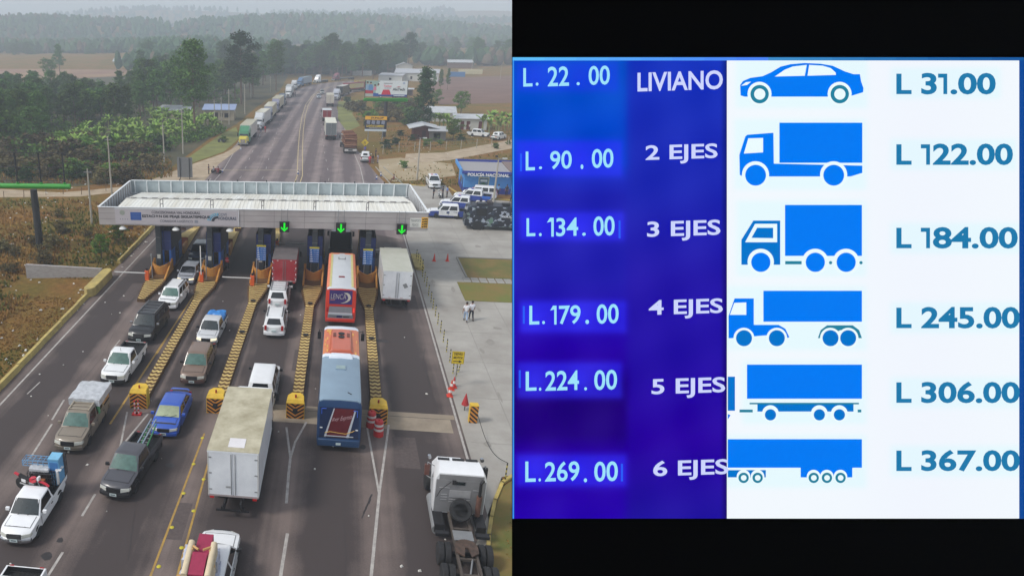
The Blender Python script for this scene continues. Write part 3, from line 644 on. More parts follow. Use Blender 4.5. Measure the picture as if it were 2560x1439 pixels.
def island(i, X, long=True):
    t = thing('traffic_island', ['short striped yellow island at the leftmost booth behind the white compact suv','striped yellow island left of the brown double cab pickup','striped yellow island left of the two white suvs','striped yellow island between white suvs and the buses','striped yellow island right of the two buses'][i], 'traffic island', (X,65,0), 0, 'striped yellow traffic islands')
    y0 = 38.3 if long else 56.2
    b = B(); H1 = .34
    if long: b.prism([(-.38,y0-65),(.38,y0-65),(.38,-8.6),(-.38,-8.6)], H1, ISB)
    out = [(-.36,-8.7),(.36,-8.7),(.98,-4.6),(.98,4.8),(-.98,4.8),(-.98,-4.6)]
    b.prism(out, .3, ISB); b.prism([(-.8,4.8),(.8,4.8),(.45,15),(.42,26),(-.42,26),(-.45,15)], .3, ISB)
    b.done('kerb', t, smooth=0)
    b = B()
    def bar(y, hw, z, kind=0, th=.2):
        if kind == 0: off = [(-1,0),(-.45,.13),(0,0),(.45,-.13 if False else .13),(1,0)]; off = [(-1,.06),(-.5,-.07),(0,.07),(.5,-.07),(1,.06)]
        else: off = [(-1,.12),(0,-.16),(1,.12)]
        for (a, oa), (c, oc) in zip(off, off[1:]):
            b.hexa([(a*hw,y+oa,z),(c*hw,y+oc,z),(c*hw,y+oc+th,z),(a*hw,y+oa+th,z),(a*hw,y+oa,z+.05),(c*hw,y+oc,z+.05),(c*hw,y+oc+th,z+.05),(a*hw,y+oa+th,z+.05)], ISY)
    y = y0-65+.4
    while long and y < -8.7: bar(y, .36, H1-.03, 0, .24); y += .53
    y = -8.5
    while y < -3.4: bar(y, .34+.5*min(1,(y+8.7)/4.1), .28, 1, .19); y += .5
    b.done('stripe', t, smooth=0); b = B(); y = 15.2
    while y < 25.8: bar(y, .4, .28, 0, .28); y += .55
    b.done('stripe', t, smooth=0)
    b = B()
    # curved orange parapet round the column and the low side walls
    pr = [(-.98,-4.2),(-.98,-.6),(-.6,-1.5),(.6,-1.5),(.98,-.6),(.98,-4.2)]
    ring = []
    for y_, w_, h_ in ((-3.3,.86,.5),(-2.4,.92,.9),(-1.2,.96,1.05),(-.3,.98,1.45)):
        pass
    for s_ in (-1,1):
        b.hexa([(s_*.80,-3.4,.3),(s_*.97,-3.4,.3),(s_*.97,-.2,.3),(s_*.84,-.2,.3),(s_*.80,-3.4,.42),(s_*.97,-3.4,.42),(s_*.97,-.2,1.5),(s_*.84,-.2,1.5)], ISO)
        b.tube((s_*.9,-.25,.3),(s_*.9,-.25,1.5),.12,ISO,n=10)
    arc = [(.84*math.cos(a), -1.0+.75*math.sin(a)) for a in [math.pi*(1+k/10) for k in range(11)]]
    for (xa,ya),(xb,yb) in zip(arc, arc[1:]): b.hexa([(xa,ya-.08,.3),(xb,yb-.08,.3),(xb,yb+.08,.3),(xa,ya+.08,.3),(xa,ya-.08,1.1+.35*abs(xa)),(xb,yb-.08,1.1+.35*abs(xb)),(xb,yb+.08,1.1+.35*abs(xb)),(xa,ya+.08,1.1+.35*abs(xa))], ISO)
    b.done('parapet', t)
    b = B(); b.hexa([(-.75,8.2,.3),(.75,8.2,.3),(.45,15,.3),(-.45,15,.3),(-.7,8.2,1.35),(.7,8.2,1.35),(.4,15,.5),(-.4,15,.5)], ISY); b.box(-.7,.7,8.12,8.199,.3,1.3,M('rust_panel',(140,70,42),.7))
    b.hexa([(.6,5.2,.3),(.95,5.2,.3),(.75,8.1,.3),(.5,8.1,.3),(.6,5.2,1.2),(.9,5.2,1.2),(.7,8.1,1.0),(.5,8.1,1.0)], ISO)
    b.done('rear_block', t, smooth=0)
    # little square reflectors set on the stripes
    if i >= 2:
        b = B(); b.box(-.2,.2,-8.2,-7.85,.4,.45,DARK); b.done('loop_box', t, smooth=0); b = B()
        b.box(-.2,.2,-15.2,-14.8,.42,.47,DARK); b.done('loop_box', t, smooth=0)
    # end block with chevrons
    if long:
        Yb = 37.9; up = i < 2 and i == 1
        u = thing('crash_block', {1:'chevron crash block with two red and white poles before it',2:'chevron crash block half hidden by the big white box truck',3:'chevron crash block left of the blue coach',4:'chevron crash block behind the red and white drums'}[i], 'crash barrier', (X, Yb, 0), 0, 'chevron crash blocks at the island ends')
        b = B(); pts = [(-.58,0),(.58,0),(.56,.7),(.3,1.1),(-.3,1.1),(-.56,.7)]
        b.loft([[(x,y,0) for x,y in pts],[(x,y,1.12) for x,y in pts],[(x*.9,.12+y*.85,1.3) for x,y in pts]], M('block_yellow',(214,176,52),.6,vary=.15,scale=2)); b.done('body', u, smooth=30)
        b = B(); b.quad((-.55,-.006,.02),(.55,-.006,.02),(.55,-.006,1.08),(-.55,-.006,1.08), M('block_orange',(206,136,52),.6,vary=.15,scale=3)); chevrons(b,-.55,.55,.02,1.08,-.010,BLKP,i==1,.27,.14); b.done('chevron_panel', u, smooth=0, fix=False)
        if i != 1: b = B(); b.tube((0,-.01,.62),(0,-.1,.62),.16,DARK,n=14); b.done('warning_light', u)
        b = B(); b.tube((0,.4,1.3),(0,.4,1.5),.06,M('red_beacon',(150,40,24),.4),n=8); b.done('beacon', u)
def booth(i, X):
    t = thing('toll_booth', 'dark blue booth tower, %s from left, %s' % (WORDS[i], ['at the open leftmost lane','beside the guard in a red vest','left of the red box truck','left of the red bus','left of the white box truck'][i]), 'toll booth', (X,65.3,.3), 0, 'dark blue toll booths under the canopy')
    co = (-.42,-.3,-.22,0,0)[i]; hh = 4.0
    b = B(); b.box(-.76,.76,0,4.6,0,hh-.62,NAVD)
    b.box(-.76,.76,0,.08,hh-.62,hh,NAVD); b.box(-.76,-.68,.08,4.6,hh-.62,hh,NAVD); b.box(.68,.76,.08,4.6,hh-.62,hh,NAVD); b.box(-.68,.68,4.52,4.6,hh-.62,hh,NAVD)
    b.box(-.3,.3,1.2,2.4,hh-.62,hh-.1,DARK); b.done('body', t, smooth=0)
    b = B()
    for z0, z1, m in ((2.9,3.93,NAVY),(1.95,2.86,NAVY),(.05,.55,BLU),(.58,1.9,BLU)):
        for x0, x1 in ((-.74,-.02),(.02,.74)):
            if z0 == .58 and x0 > 0 or z0 == .58 and i > 1: continue
            b.box(x0,x1,-.02,0,z0,z1,m if i < 2 or m is NAVY else NAVY)
    b.box(.5,.74,-.02,0,.58,1.9,BLU)
    for y0, y1 in ((.1,1.5),(3.2,4.5)): b.box(.76,.78,y0,y1,.05,1.9,BLU); b.box(-.78,-.76,y0,y1,.05,1.9,BLU)
    for s_ in (-.78,.76): b.box(s_,s_+.02,.1,4.5,1.95,3.9,NAVD)
    b.done('wall_panel', t, smooth=0)
    b = B(); b.box(-.76,.76,-.03,-.021,2.87,2.9,BLIN); b.box(-.76,.76,-.03,-.021,1.91,1.94,BLIN); b.box(-.76,.76,-.03,-.021,.55,.57,BLIN); b.done('trim', t, smooth=0)
    b = B(); b.box(.04,.46,-.025,0,.65,1.85,GLASSD); b.done('window', t, smooth=0)
    for s_ in (-1,1):
        b = B(); b.box(min(s_*.76,s_*.785),max(s_*.76,s_*.785),1.6,3.1,.8,1.85,GLASSD); b.done('window', t, smooth=0)
    b = B(); b.box(co-.26,co+.26,-.62,-.1,-.2,5.3,COLM); 
    for z in (1.6,3.4,4.6): b.box(co-.27,co+.27,-.63,-.621,z,z+.03,STEEL)
    b.done('column', t, smooth=0)
    if i < 3: b = B(); b.box(co-.17,co+.17,-.66,-.632,1.2,1.62,flat((214,212,200))); b.done('notice', t, smooth=0)
    if i >= 2:
        u = thing('tariff_board', 'blue toll tariff board with yellow header in front of the %s toll booth' % WORDS[i], 'sign board', (X-(.1 if i == 2 else 0),64.2,.34), 0, 'blue tariff boards before the booths')
        SB = M('sign_blue',(34,110,190),.5,vary=.08); b = B(); b.box(-.47,.47,0,.04,1.5,3.1,SB); b.box(-.47,.47,-.004,0,2.93,3.1,flat((232,214,40))); b.done('board', u, smooth=0, bevel=.01)
        b = B(); b.tube((.42,.06,0),(.42,.06,2.2),.035,STEEL); b.tube((-.3,.06,0),(-.3,.06,1.6),.03,STEEL); b.done('post', u)
        b = B(); TW = flat((226,232,238))
        tmesh(b,'TARIFAS DE PEAJE',-.42,.42,2.97,3.05,flat((90,110,50)),None,.01,.008)
        for k, s in enumerate(('L. 22.00','L. 90.00','L.134.00','L.179.00','L.224.00','L.269.00')):
            z = 2.72-k*.225; tmesh(b,s,.14,.42,z,z+.1,TW,None,.02,.004); tmesh(b,('LIVIANO','2 EJES','3 EJES','4 EJES','5 EJES','6 EJES')[k],-.1,.1,z,z+.08,TW,None,.01,.004)
        b.done('lettering', u, smooth=0, fix=False)
        b = B()
        for k in range(6):
            z = 2.71-k*.225; L_ = .1+.03*k; b.box(-.42,-.34,-.005,0,z+.02,z+.09,TW); b.box(-.33,-.33+L_*.8,-.005,0,z+.02,z+.12,TW)
            for q in range(2+k//2): b.box(-.41+q*.07,-.38+q*.07,-.007,-.0055,z-.0,z+.03,TW)
        b.done('vehicle_symbol', u, smooth=0)
for i, X in enumerate(IX): island(i, X, i > 0); booth(i, X)
ORG = M('barrier_orange', (222,96,36), .5, vary=.1)
def arm(i, x, y, side, upright, label, ln=3.2):
    t = thing('barrier_gate', label, 'barrier', (x,y,.3), 0, 'lane barrier gates')
    b = B(); b.box(-.19,.19,-.19,.19,0,1.0,ORG); b.done('cabinet', t, smooth=0, bevel=.03)
    b = B(); b.box(-.1,.1,-.1,.1,1.0,1.22,DARK); b.done('motor', t, smooth=0)
    b = B()
    if upright: b.box(-.05,.05,-.24,-.2,.8,.8+ln,flat((214,214,210)))
    else: b.box(min(.1*side,side*ln),max(.1*side,side*ln),-.25,-.2,.75,.85,flat((214,214,210)))
    b.done('barrier_arm', t, smooth=0)
    b = B(); b.tube((.35,.6,0),(.35,.6,2.3),.055,STEEL); b.box(.28,.42,.5,.7,2.3,2.5,STEEL); b.done('camera_post', t)
arm(0,-17.9-.5,61.4,-1,False,'lowered white arm barrier across the empty leftmost lane')
arm(1,-12.45-.55,61.6,-1,True,'raised white arm barrier beside the silver sedan',2.9)
arm(2,-7.35-.6,61.2,-1,False,'lowered white arm barrier across the lane right of the guard',2.9)
arm(3,-6.7,73.2,1,False,'lowered white arm barrier beyond the red box truck',3.1)
arm(4,3.6,72,1,False,'white arm barrier beyond the fifth booth near the white box truck',1.6)
# left barrier wall of yellow concrete segments
KB = M('barrier_concrete_yellow', (196,176,104), .85, scale=1.5, col2=(150,134,84), bump=.2)
y = 30.; k = 0
while y < 88:
    if not (59.5 < y < 63.5):
        b = B(); X = -22.75-(y-38)*.012; L_ = 4.05
        b.loft([[(X-.22,yy,0),(X+.22,yy,0),(X+.12,yy,.42),(X-.12,yy,.42)] for yy in (y,y+L_-.06)], KB); tag(b.done('concrete_barrier', smooth=0), 'low yellow concrete barrier segment along the left road edge', 'barrier', 'low yellow barrier segments on the left')
    y += 4.1
b = B(); pts = [(x,yy) for x, yy in ((-23.3,57.2),(-22.9,56.8),(-22.5,57.0),(-22.3,57.4),(-22.3,62.4),(-22.6,62.9),(-23.0,62.9),(-23.3,62.5))]; b.prism(pts, .85, KB); tag(b.done('concrete_block', bevel=.05), 'tall rounded yellow concrete block at the end of the grey wall', 'barrier')
b = B(); BW = M('grey_block_wall', (172,168,166), .9, scale=2, col2=(146,140,138), bump=.3, stretch=(1,1,4)); b.hexa([(-30.8,61.2,-.1),(-23.4,62.4,-.1),(-23.4,62.7,-.1),(-30.8,61.5,-.1),(-30.8,61.2,1.45),(-23.4,62.4,.9),(-23.4,62.7,.9),(-30.8,61.5,1.45)], BW)
for i in range(5): pass
tag(b.done('block_wall', smooth=0), 'low grey block retaining wall on the dry grass left of the road', 'wall')
# right hand kerbs
def kerb(pts, name, label, h=.14, wd=.18, m=None, struct_=True):
    b = B(); m = m or KERBY
    for (xa,ya),(xb,yb) in zip(pts, pts[1:]):
        d = Vector((xb-xa,yb-ya)).normalized(); n_ = Vector((-d.y,d.x))*wd/2; e_ = d*.04
        b.hexa([(xa+n_.x-e_.x,ya+n_.y-e_.y,0),(xa-n_.x-e_.x,ya-n_.y-e_.y,0),(xb-n_.x+e_.x,yb-n_.y+e_.y,0),(xb+n_.x+e_.x,yb+n_.y+e_.y,0),(xa+n_.x-e_.x,ya+n_.y-e_.y,h),(xa-n_.x-e_.x,ya-n_.y-e_.y,h),(xb-n_.x+e_.x,yb-n_.y+e_.y,h),(xb+n_.x+e_.x,yb+n_.y+e_.y,h)], m)
    struct(b, name)
kerb([(7.7,27),(7.95,28.2),(8.35,29.6),(8.8,31),(9.5,32.6),(10.6,33.7),(12,34.2)], 'kerb', '')
kerb([(13.05,66.7),(13.05,73.3),(40,73.3)], 'kerb', '', m=flat((128,126,120)))
kerb([(9,112.5),(12.3,111.5),(13.6,111.2)], 'kerb', ''); kerb([(17.2,111),(18.2,105.5),(19.3,103.5),(36,100.5)], 'kerb', '')
kerb([(8.2,85),(8.2,112),(7.2,120),(6.4,127)], 'kerb', '', wd=.14, m=flat((150,146,136))); kerb([(10.2,112),(8.6,122),(7.8,127)], 'kerb', '', wd=.14, m=flat((150,146,136)))
b = B(); b.box(-.5,.5,-2.3,2.0,0,.32,KB); b.lathe([(.5,0),(.5,.32)],KB,16,Tr(0,-2.3,.001)); b.T=None
o = b.done('concrete_island', smooth=0); o.location = (8.6,71.3,0); tag(o, 'small yellow concrete island with thin posts right of the white box truck', 'traffic island')
# thin posts along the right edge
PY = M('post_yellow', (186,172,70), .6, vary=.1)
pp = None
def thinpost(x, y, h, tilt=0, label='thin black and yellow banded post along the apron edge'):
    global pp
    b = B(); n_ = 8
    if pp is None:
        for k in range(n_): b.tube((0,0,k/n_),(0,0,(k+1)/n_),.035,BLKP if k % 2 else PY)
        pp = b.mesh('marker_post')
    o = put('marker_post', pp); o.location = (x,y,0); o.scale = (1,1,h); o.rotation_euler = (0,tilt,0); tag(o, label, 'post', 'thin marker posts along the apron')
for (px, py) in ((1056,694),(1061,706),(1066,718),(1071,740),(1077,757),(1082,774),(1088,792),(1094,812),(1101,832),(1108,856),(1116,880),(1124,906),(1132,934)):
    x, y = P(px, py); thinpost(x, y, 1.1)
for px, py in ((1041,648),(1045,657),(1050,668),(1056,674)): x, y = P(px, py, .3); thinpost(x, y, 1.4)
x, y = P(1262,1203); thinpost(x, y, 1.2)
x, y = P(1141,940); thinpost(x, y, 1.1); x, y = P(1146,930); thinpost(x, y, 1.0, .12)
# ================================================================ vehicles (local frame: +y forward, origin on the ground)
CACHE = {}
def wheel_mesh(r, w, dual=False):
    k = ('w', r, w)
    if k not in CACHE:
        b = B(); b.lathe([(r*.6,-w/2),(r*.93,-w/2),(r,-w*.36),(r,w*.36),(r*.93,w/2),(r*.6,w/2)], TYRE, 20, ax='x'); b.lathe([(0.001,-w*.3),(r*.6,-w*.3)],TYRE,20,ax='x')
        q = B(); q.lathe([(.001,w*.30),(r*.14,w*.34),(r*.2,w*.26),(r*.5,w*.22),(r*.58,w*.46),(r*.62,w*.46),(r*.62,-w*.3)], RIM, 20, ax='x')
        for i in range(5):
            a = i*2*math.pi/5; c, s_ = math.cos(a), math.sin(a)
            q.add([(w*.265,r*(.27*c-.08*s_),r*(.27*s_+.08*c)),(w*.265,r*(.27*c+.08*s_),r*(.27*s_-.08*c)),(w*.25,r*(.48*c+.11*s_),r*(.48*s_-.11*c)),(w*.25,r*(.48*c-.11*s_),r*(.48*s_+.11*c))],[(0,1,2,3)],DARK)
        CACHE[k] = (b.mesh('tyre'), q.mesh('rim'))
    return CACHE[k]
def wheel(root, x, y, r, w=.22, parts=True, steer=0):
    t, q = wheel_mesh(r, w); o = put('wheel', t, root, Tr(x, y, r) @ Rz((0 if x > 0 else math.pi)+steer))
    if parts: put('rim', q, o)
    return o
def mirrored(fn):
    for s_ in (-1, 1): fn(s_)
def body_mesh(prof, hw, L, zc=.62, drop=.05, nose=.12, m=None, mfn=None):
    """side profile (y,z) extruded across the width with rounded ends and crowned top"""
    b = B(); S_ = (-1,-.9,-.45,0,.45,.9,1); vs = []; n_ = len(prof)
    for s_ in S_:
        for y, z in prof:
            e = max(0, abs(y)-(L/2-.55))/.55; wdt = hw*(1-nose*e*e)
            if z > zc: wdt *= 1-.03
            if z < .35: wdt *= .97
            zz = z-(drop*abs(s_)**4 if z > zc else 0); yy = y-math.copysign(.16*e*abs(s_)**3, y) if e > 0 else y
            vs.append((s_*wdt, yy, zz))
    fs = [(j*n_+i, j*n_+(i+1)%n_, (j+1)*n_+(i+1)%n_, (j+1)*n_+i) for j in range(6) for i in range(n_)]
    fs += [tuple(range(n_))[::-1], tuple(range(6*n_,7*n_))]
    if mfn:
        for f in fs:
            c = sum((Vector(vs[i]) for i in f), Vector())/len(f); b.add([], [], m)
            b.f.append(list(f)); b.k.append(b.mi(mfn(c)))
        b.v = vs
    else: b.add(vs, fs, m)
    return b
def arch(yc, r, zb, n_=8):
    a0 = math.asin(min(.95,(zb)/ (r+.0))) if zb < r else 0
    out = []
    for i in range(n_+1):
        a = math.pi-0*a0-(math.pi)*i/n_; out.append((yc-math.cos(math.pi-a)*-1*r if False else yc+math.cos(a)*r, max(zb, r*.93+math.sin(a)*r*1.0 if False else math.sin(a)*r+.30*r)))
    return out
DRV = {}
def car(name, label, cat, kind, col, x, y, rz, group=None, L=4.5, W=1.74, H=1.46, wb=2.6, r=.32, glass=None, sideglass=None, lo=None, bedcol=None, bumper=None, lights=True, cab='double', rack=None, hood=None, roofcol=None, grille=None, lamps_on=False, detail=True, bed='open', bar=False, front=None, stripe=None, mir=None, taillight=None, antenna=False):
    glass = glass or GLASS; sideglass = sideglass or GLASSD
    PM = paint(col) if not isinstance(col, bpy.types.Material) else col
    BP = PM if bumper is None else (paint(bumper) if not isinstance(bumper, bpy.types.Material) else bumper)
    root = thing(name, label, cat, (x, y, 0), rz, group); f, k = L/2, -L/2; hw = W/2; nose_ = .12
    if kind == 'sedan': bl, hz_, gc = .93, .78, .2
    elif kind == 'suv': bl, hz_, gc = H*.60, H*.54, .26
    else: bl, hz_, gc = H*.60, H*.55, .3
    ya, yb = wb/2+(L-wb)*.04, -wb/2+(L-wb)*.04; ar = r+.07
    yc = f-(1.05 if kind == 'sedan' else 1.12 if kind == 'suv' else 1.25)*(L/4.8)        # cowl
    if kind == 'sedan': yrf, yrr, yrb = yc-.72, -f+1.2, -f+.5
    elif kind == 'suv': yrf, yrr, yrb = yc-.62, -f+.42, -f+.12
    else:
        yrf = yc-.62; cl = 2.05 if cab == 'double' else 1.0 if cab == 'single' else 1.22
        yrr = yrf-cl+.12; yrb = yrf-cl
    prof = [(k+.06,gc+.1)]+[(yb-ar,gc)]+arch(yb,ar,gc)+[(yb+ar,gc)]+[(ya-ar,gc)]+arch(ya,ar,gc)+[(ya+ar,gc)]
    prof = [(k+.06,gc+.1)]+arch(yb,ar,gc)+arch(ya,ar,gc)
    prof += [(f-.12,gc+.02),(f-.02,gc+.14),(f,hz_*.62),(f-.03,hz_*.86),(f-.16,hz_*.97),(f-.45,hz_+.02),((f+yc)/2,(hz_+bl)/2+.01),(yc,bl)]
    if kind == 'sedan': prof += [(0,bl+.01),(yrb,bl+.03),(k+.2,bl+.01),(k+.05,bl-.1),(k,bl*.62),(k+.02,gc+.2)]
    elif kind == 'suv': prof += [(0,bl+.01),(k+.16,bl+.01),(k+.04,bl-.06),(k,bl*.62),(k,gc+.25)]
    else: prof += [((yc+yrb)/2,bl+.01),(yrb-.03,bl),(yrb-.05,.74),(k+.06,.74),(k+.04,gc+.25)]
    mfn = None
    if lo:
        LP = paint(lo); mfn = lambda c: (LP if (c.z < bl*.72 and abs(c.x) > hw*.8) or (stripe and c.y < yrb) else PM)
    bb = body_mesh(prof, hw, L, zc=hz_*.8, m=PM, mfn=mfn); body = bb.done('body', root, smooth=38)
    # cabin
    wb_, wt = hw*.955, hw*.78; zt = H
    def ring(z, y0, y1, w_): return [(-w_,y1,z),(-w_*.86,y1+.05,z),(w_*.86,y1+.05,z),(w_,y1,z),(w_,y0,z),(w_*.86,y0-.05,z),(-w_*.86,y0-.05,z),(-w_,y0,z)]
    b = B(); rp = paint(roofcol) if roofcol else PM
    b.loft([ring(bl-.05,yrb,yc,wb_),ring(zt-.07,yrr,yrf,wt)], PM, cap=False); b.loft([ring(zt-.07,yrr,yrf,wt),ring(zt-.015,yrr+.12,yrf-.12,wt-.1),ring(zt,yrr+.3,yrf-.3,wt-.28)], rp); b.done('cabin', root, smooth=50)
    c = {'fl':Vector((-wb_,yc,bl-.03)),'fr':Vector((wb_,yc,bl-.03)),'tl':Vector((-wt,yrf,zt-.07)),'tr':Vector((wt,yrf,zt-.07)),'rl':Vector((-wb_,yrb,bl-.03)),'rr':Vector((wb_,yrb,bl-.03)),'ul':Vector((-wt,yrr,zt-.07)),'ur':Vector((wt,yrr,zt-.07))}
    def panel(nm, A, B_, C, D, u0, u1, v0, v1, m, off=.012, thick=.0, bow=.05):
        """A,B bottom corners, D,C top corners; inset by u/v"""
        b = B(); nrm = (B_-A).cross(D-A).normalized(); out = []
        cols = 5
        for v in (v0, v1):
            for i in range(cols):
                u = u0+(u1-u0)*i/(cols-1); p = (A.lerp(B_, u)).lerp(D.lerp(C, u), v); out.append(p+nrm*(off+bow*math.sin(math.pi*u)))
        b.add(out, [(i, i+1, cols+i+1, cols+i) for i in range(cols-1)], m); return b.done(nm, root, smooth=60, fix=False)
    ws = panel('windshield', c['fr'], c['fl'], c['tl'], c['tr'], .04, .96, .06, .95, glass, .02)
    if kind == 'pickup': panel('rear_window', c['rl'], c['rr'], c['ur'], c['ul'], .1, .9, .3, .9, sideglass, .015)
    else: panel('rear_window', c['rl'], c['rr'], c['ur'], c['ul'], .07, .93, .12 if kind == 'sedan' else .25, .93, sideglass, .02)
    segs = [(.04,.46),(.52,.93)] if (kind == 'sedan' or cab == 'double' and kind == 'pickup') else [(.05,.36),(.41,.68),(.73,.95)] if kind == 'suv' else [(.07,.9)]
    for s_ in (1, -1):
        A, B_, C, D = (c['fr'], c['rr'], c['ur'], c['tr']) if s_ > 0 else (c['fl'], c['rl'], c['ul'], c['tl'])
        for u0, u1 in segs:
            if s_ > 0: panel('side_window', B_, A, D, C, 1-u1, 1-u0, .14, .9, sideglass, .008, bow=.0)
            else: panel('side_window', A, B_, C, D, u0, u1, .14, .9, sideglass, .008, bow=.0)
    # doors: seam frame with panel, handle
    if detail:
        dz0, dz1 = gc+.12, bl-.06; ys = [yc-.12, (yc-.12+yrb+.1)/2, yrb+.1] if len(segs) > 1 else [yc-.1, yrb+.12]
        if kind == 'suv': ys = [yc-.12, yc-1.1, max(yb+ar*.3, yc-2.0)]
        lowp = paint(lo) if (lo and not stripe == 'white_doors') else PM
        for s_ in (-1, 1):
            for y1, y0 in zip(ys, ys[1:]):
                if y1-y0 < .3: continue
                x0 = hw+.001; b = B(); b.box(min(s_*x0,s_*(x0+.004)),max(s_*x0,s_*(x0+.004)),y0,y1,dz0,dz1,DARK); b.box(min(s_*(x0+.004),s_*(x0+.012)),max(s_*(x0+.004),s_*(x0+.012)),y0+.02,y1-.02,dz0+.02,dz1,lowp)
                d = b.done('door', root, smooth=0); h = B(); h.box(min(s_*(x0+.012),s_*(x0+.04)),max(s_*(x0+.012),s_*(x0+.04)),y0+.1,y0+.26,dz1-.14,dz1-.10,DARK if kind != 'sedan' else PM); h.done('handle', d, smooth=0)
    # bonnet panel with its shut line, wipers
    if detail:
        pts_ = [(f-.42,hz_+.02),((f+yc)/2,(hz_+bl)/2+.01),(yc-.06,bl)]
        for off_, ins, m_ in ((.004,0,DARK),(.009,.035,PM)):
            b = B(); vs = []
            for q, (y_, z_) in enumerate(pts_):
                y_ = y_-(ins if q == 0 else 0)+(ins if q == 2 else 0); e = max(0, abs(y_)-(L/2-.55))/.55; wd = hw*(1-nose_*e*e)*.97
                for s_ in (-.82,-.45,0,.45,.82):
                    s2 = s_*(1-ins/hw) ; vs.append((s2*wd, y_-(.16*e*abs(s2)**3 if e > 0 else 0), z_-.05*abs(s2)**4+off_))
            b.add(vs, [(5*j+i,5*j+i+1,5*j+6+i,5*j+5+i) for j in range(2) for i in range(4)], m_)
            if ins: b.done('hood', root, smooth=60, fix=False)
            else: b.done('hood_seam', root, smooth=0, fix=False)
        b = B()
        for s_ in (-.5,.1): b.path([(s_*hw+.25,yc+.02,bl+.03),(s_*hw-.15,yc-.12,bl+.13)],.014,DARK,4)
        b.done('wiper', root)
    # front and rear trim
    gr = M('grille_dark', (26,26,28), .4, vary=.2, scale=20)
    b = B(); b.box(-hw*.42,hw*.42,f-.06,f+.012,hz_*.60,hz_*.88,gr)
    for q in range(3): b.box(-hw*.40,hw*.40,f+.012,f+.02,hz_*(.63+q*.09),hz_*(.65+q*.09),grille or DARK)
    b.done('grille', root, smooth=0)
    for s_ in (-1, 1):
        b = B(); hz0, hz1 = hz_*.67, hz_*.86
        b.hexa([(s_*hw*.46,f-.15,hz0),(s_*hw*.95,f-.38,hz0+.02),(s_*hw*.925,f-.17,hz0+.02),(s_*hw*.46,f+.015,hz0),(s_*hw*.46,f-.15,hz1),(s_*hw*.93,f-.4,hz1),(s_*hw*.9,f-.20,hz1),(s_*hw*.46,f-.01,hz1)], lit((255,240,205),1.3) if lamps_on else LAMP); b.done('headlight', root, smooth=0)
        b = B(); tz0, tz1 = (bl*.62, bl*.93) if kind != 'suv' else (bl*.72, bl*1.12)
        if kind == 'pickup': tz0, tz1 = .78, H*.59
        b.box(min(s_*hw*.64,s_*hw*.85),max(s_*hw*.64,s_*hw*.85),k-.02,k+.03,tz0,tz1,taillight or REDL); b.done('tail_light', root, smooth=0, bevel=.01)
        b = B(); mx = s_*(hw+.13); b.box(min(s_*hw*.95,mx),max(s_*hw*.95,mx),yc-.28,yc-.22,bl+.02,bl+.07,DARK); b.box(mx-.1,mx+.1,yc-.32,yc-.2,bl+.01,bl+.19,mir or PM); b.done('mirror', root, smooth=0, bevel=.02)
    def bump(yy, sgn, z0, z1):
        b = B(); n_ = 6; rg = []
        pts = [(-hw*.93+hw*1.86*i/n_) for i in range(n_+1)]
        for xx in pts:
            e = abs(xx)/hw; y_ = yy-sgn*.18*e**3; rg.append([(xx,y_-sgn*.12,z0),(xx,y_+sgn*.05,z0+.03),(xx,y_+sgn*.06,z1-.03),(xx,y_-sgn*.1,z1)])
        b.loft(rg, BP); return b.done('bumper', root, smooth=50)
    bf = bump(f, 1, gc, hz_*.56); br = bump(k, -1, gc+.04, gc+.32)
    b = B(); b.box(-.19,.19,f+.065,f+.075,gc+.1,gc+.26,PLATE); b.box(-.13,.13,f+.0755,f+.0765,gc+.15,gc+.21,flat((70,80,90))); b.done('number_plate', bf, smooth=0)
    b = B(); pz = gc+.3 if kind == 'sedan' else bl*.62; b.box(-.19,.19,k-.085,k-.012,pz,pz+.15,PLATE); b.done('number_plate', root, smooth=0)
    for s_ in (-1, 1):
        wheel(root, s_*(hw-.12), ya, r); wheel(root, s_*(hw-.12), yb, r)
    b = B(); b.box(-hw*.86,hw*.86,k+.2,f-.2,gc-.06,gc+.3,DARK); b.done('underbody', root, smooth=0)  # dark box shaped low and wide to block light beneath the car
    if kind == 'pickup':
        bm_ = paint(bedcol) if bedcol else PM; y1 = yrb-.08; z0, z1 = .70, bl-.02
        b = B()
        for s_ in (-1, 1):
            xo, xi = s_*hw*.985, s_*(hw-.1); b.hexa([(xi,k+.06,z0),(xo,k+.06,z0),(xo,y1,z0),(xi,y1,z0),(xi,k+.06,z1-.02),(xo*.99,k+.06,z1-.02),(xo*.99,y1,z1),(xi,y1,z1)], bm_)
        b.box(-hw+.1,hw-.1,y1-.06,y1,z0,z1,bm_); b.done('bed_side', root, smooth=0, bevel=.02)
        b = B(); b.box(-hw*.96,hw*.96,k+.0,k+.055,z0,z1-.03,bm_); b.done('tailgate', root, smooth=0, bevel=.015)
        b = B(); LI = M('bed_liner', (24,25,28), .7, vary=.2, scale=5); b.box(-hw+.11,hw-.11,k+.07,y1-.07,.745,.765,LI)
        for s_ in (-1,1): b.box(min(s_*(hw-.1),s_*(hw-.115)),max(s_*(hw-.1),s_*(hw-.115)),k+.07,y1-.07,.765,z1-.01,LI); b.box(min(s_*(hw-.02),s_*(hw-.1)),max(s_*(hw-.02),s_*(hw-.1)),k+.07,y1,z1,z1+.02,LI if bedcol is None else bm_)
        for q in range(8): xx = -hw+.25+q*(W-.5)/7; b.box(xx-.03,xx+.03,k+.1,y1-.1,.766,.78,LI)
        b.box(-hw+.1,hw-.1,y1-.075,y1-.061,.77,z1,LI); b.box(-hw+.1,hw-.1,k+.056,k+.07,.77,z1-.04,LI); b.done('bed_liner', root, smooth=0)
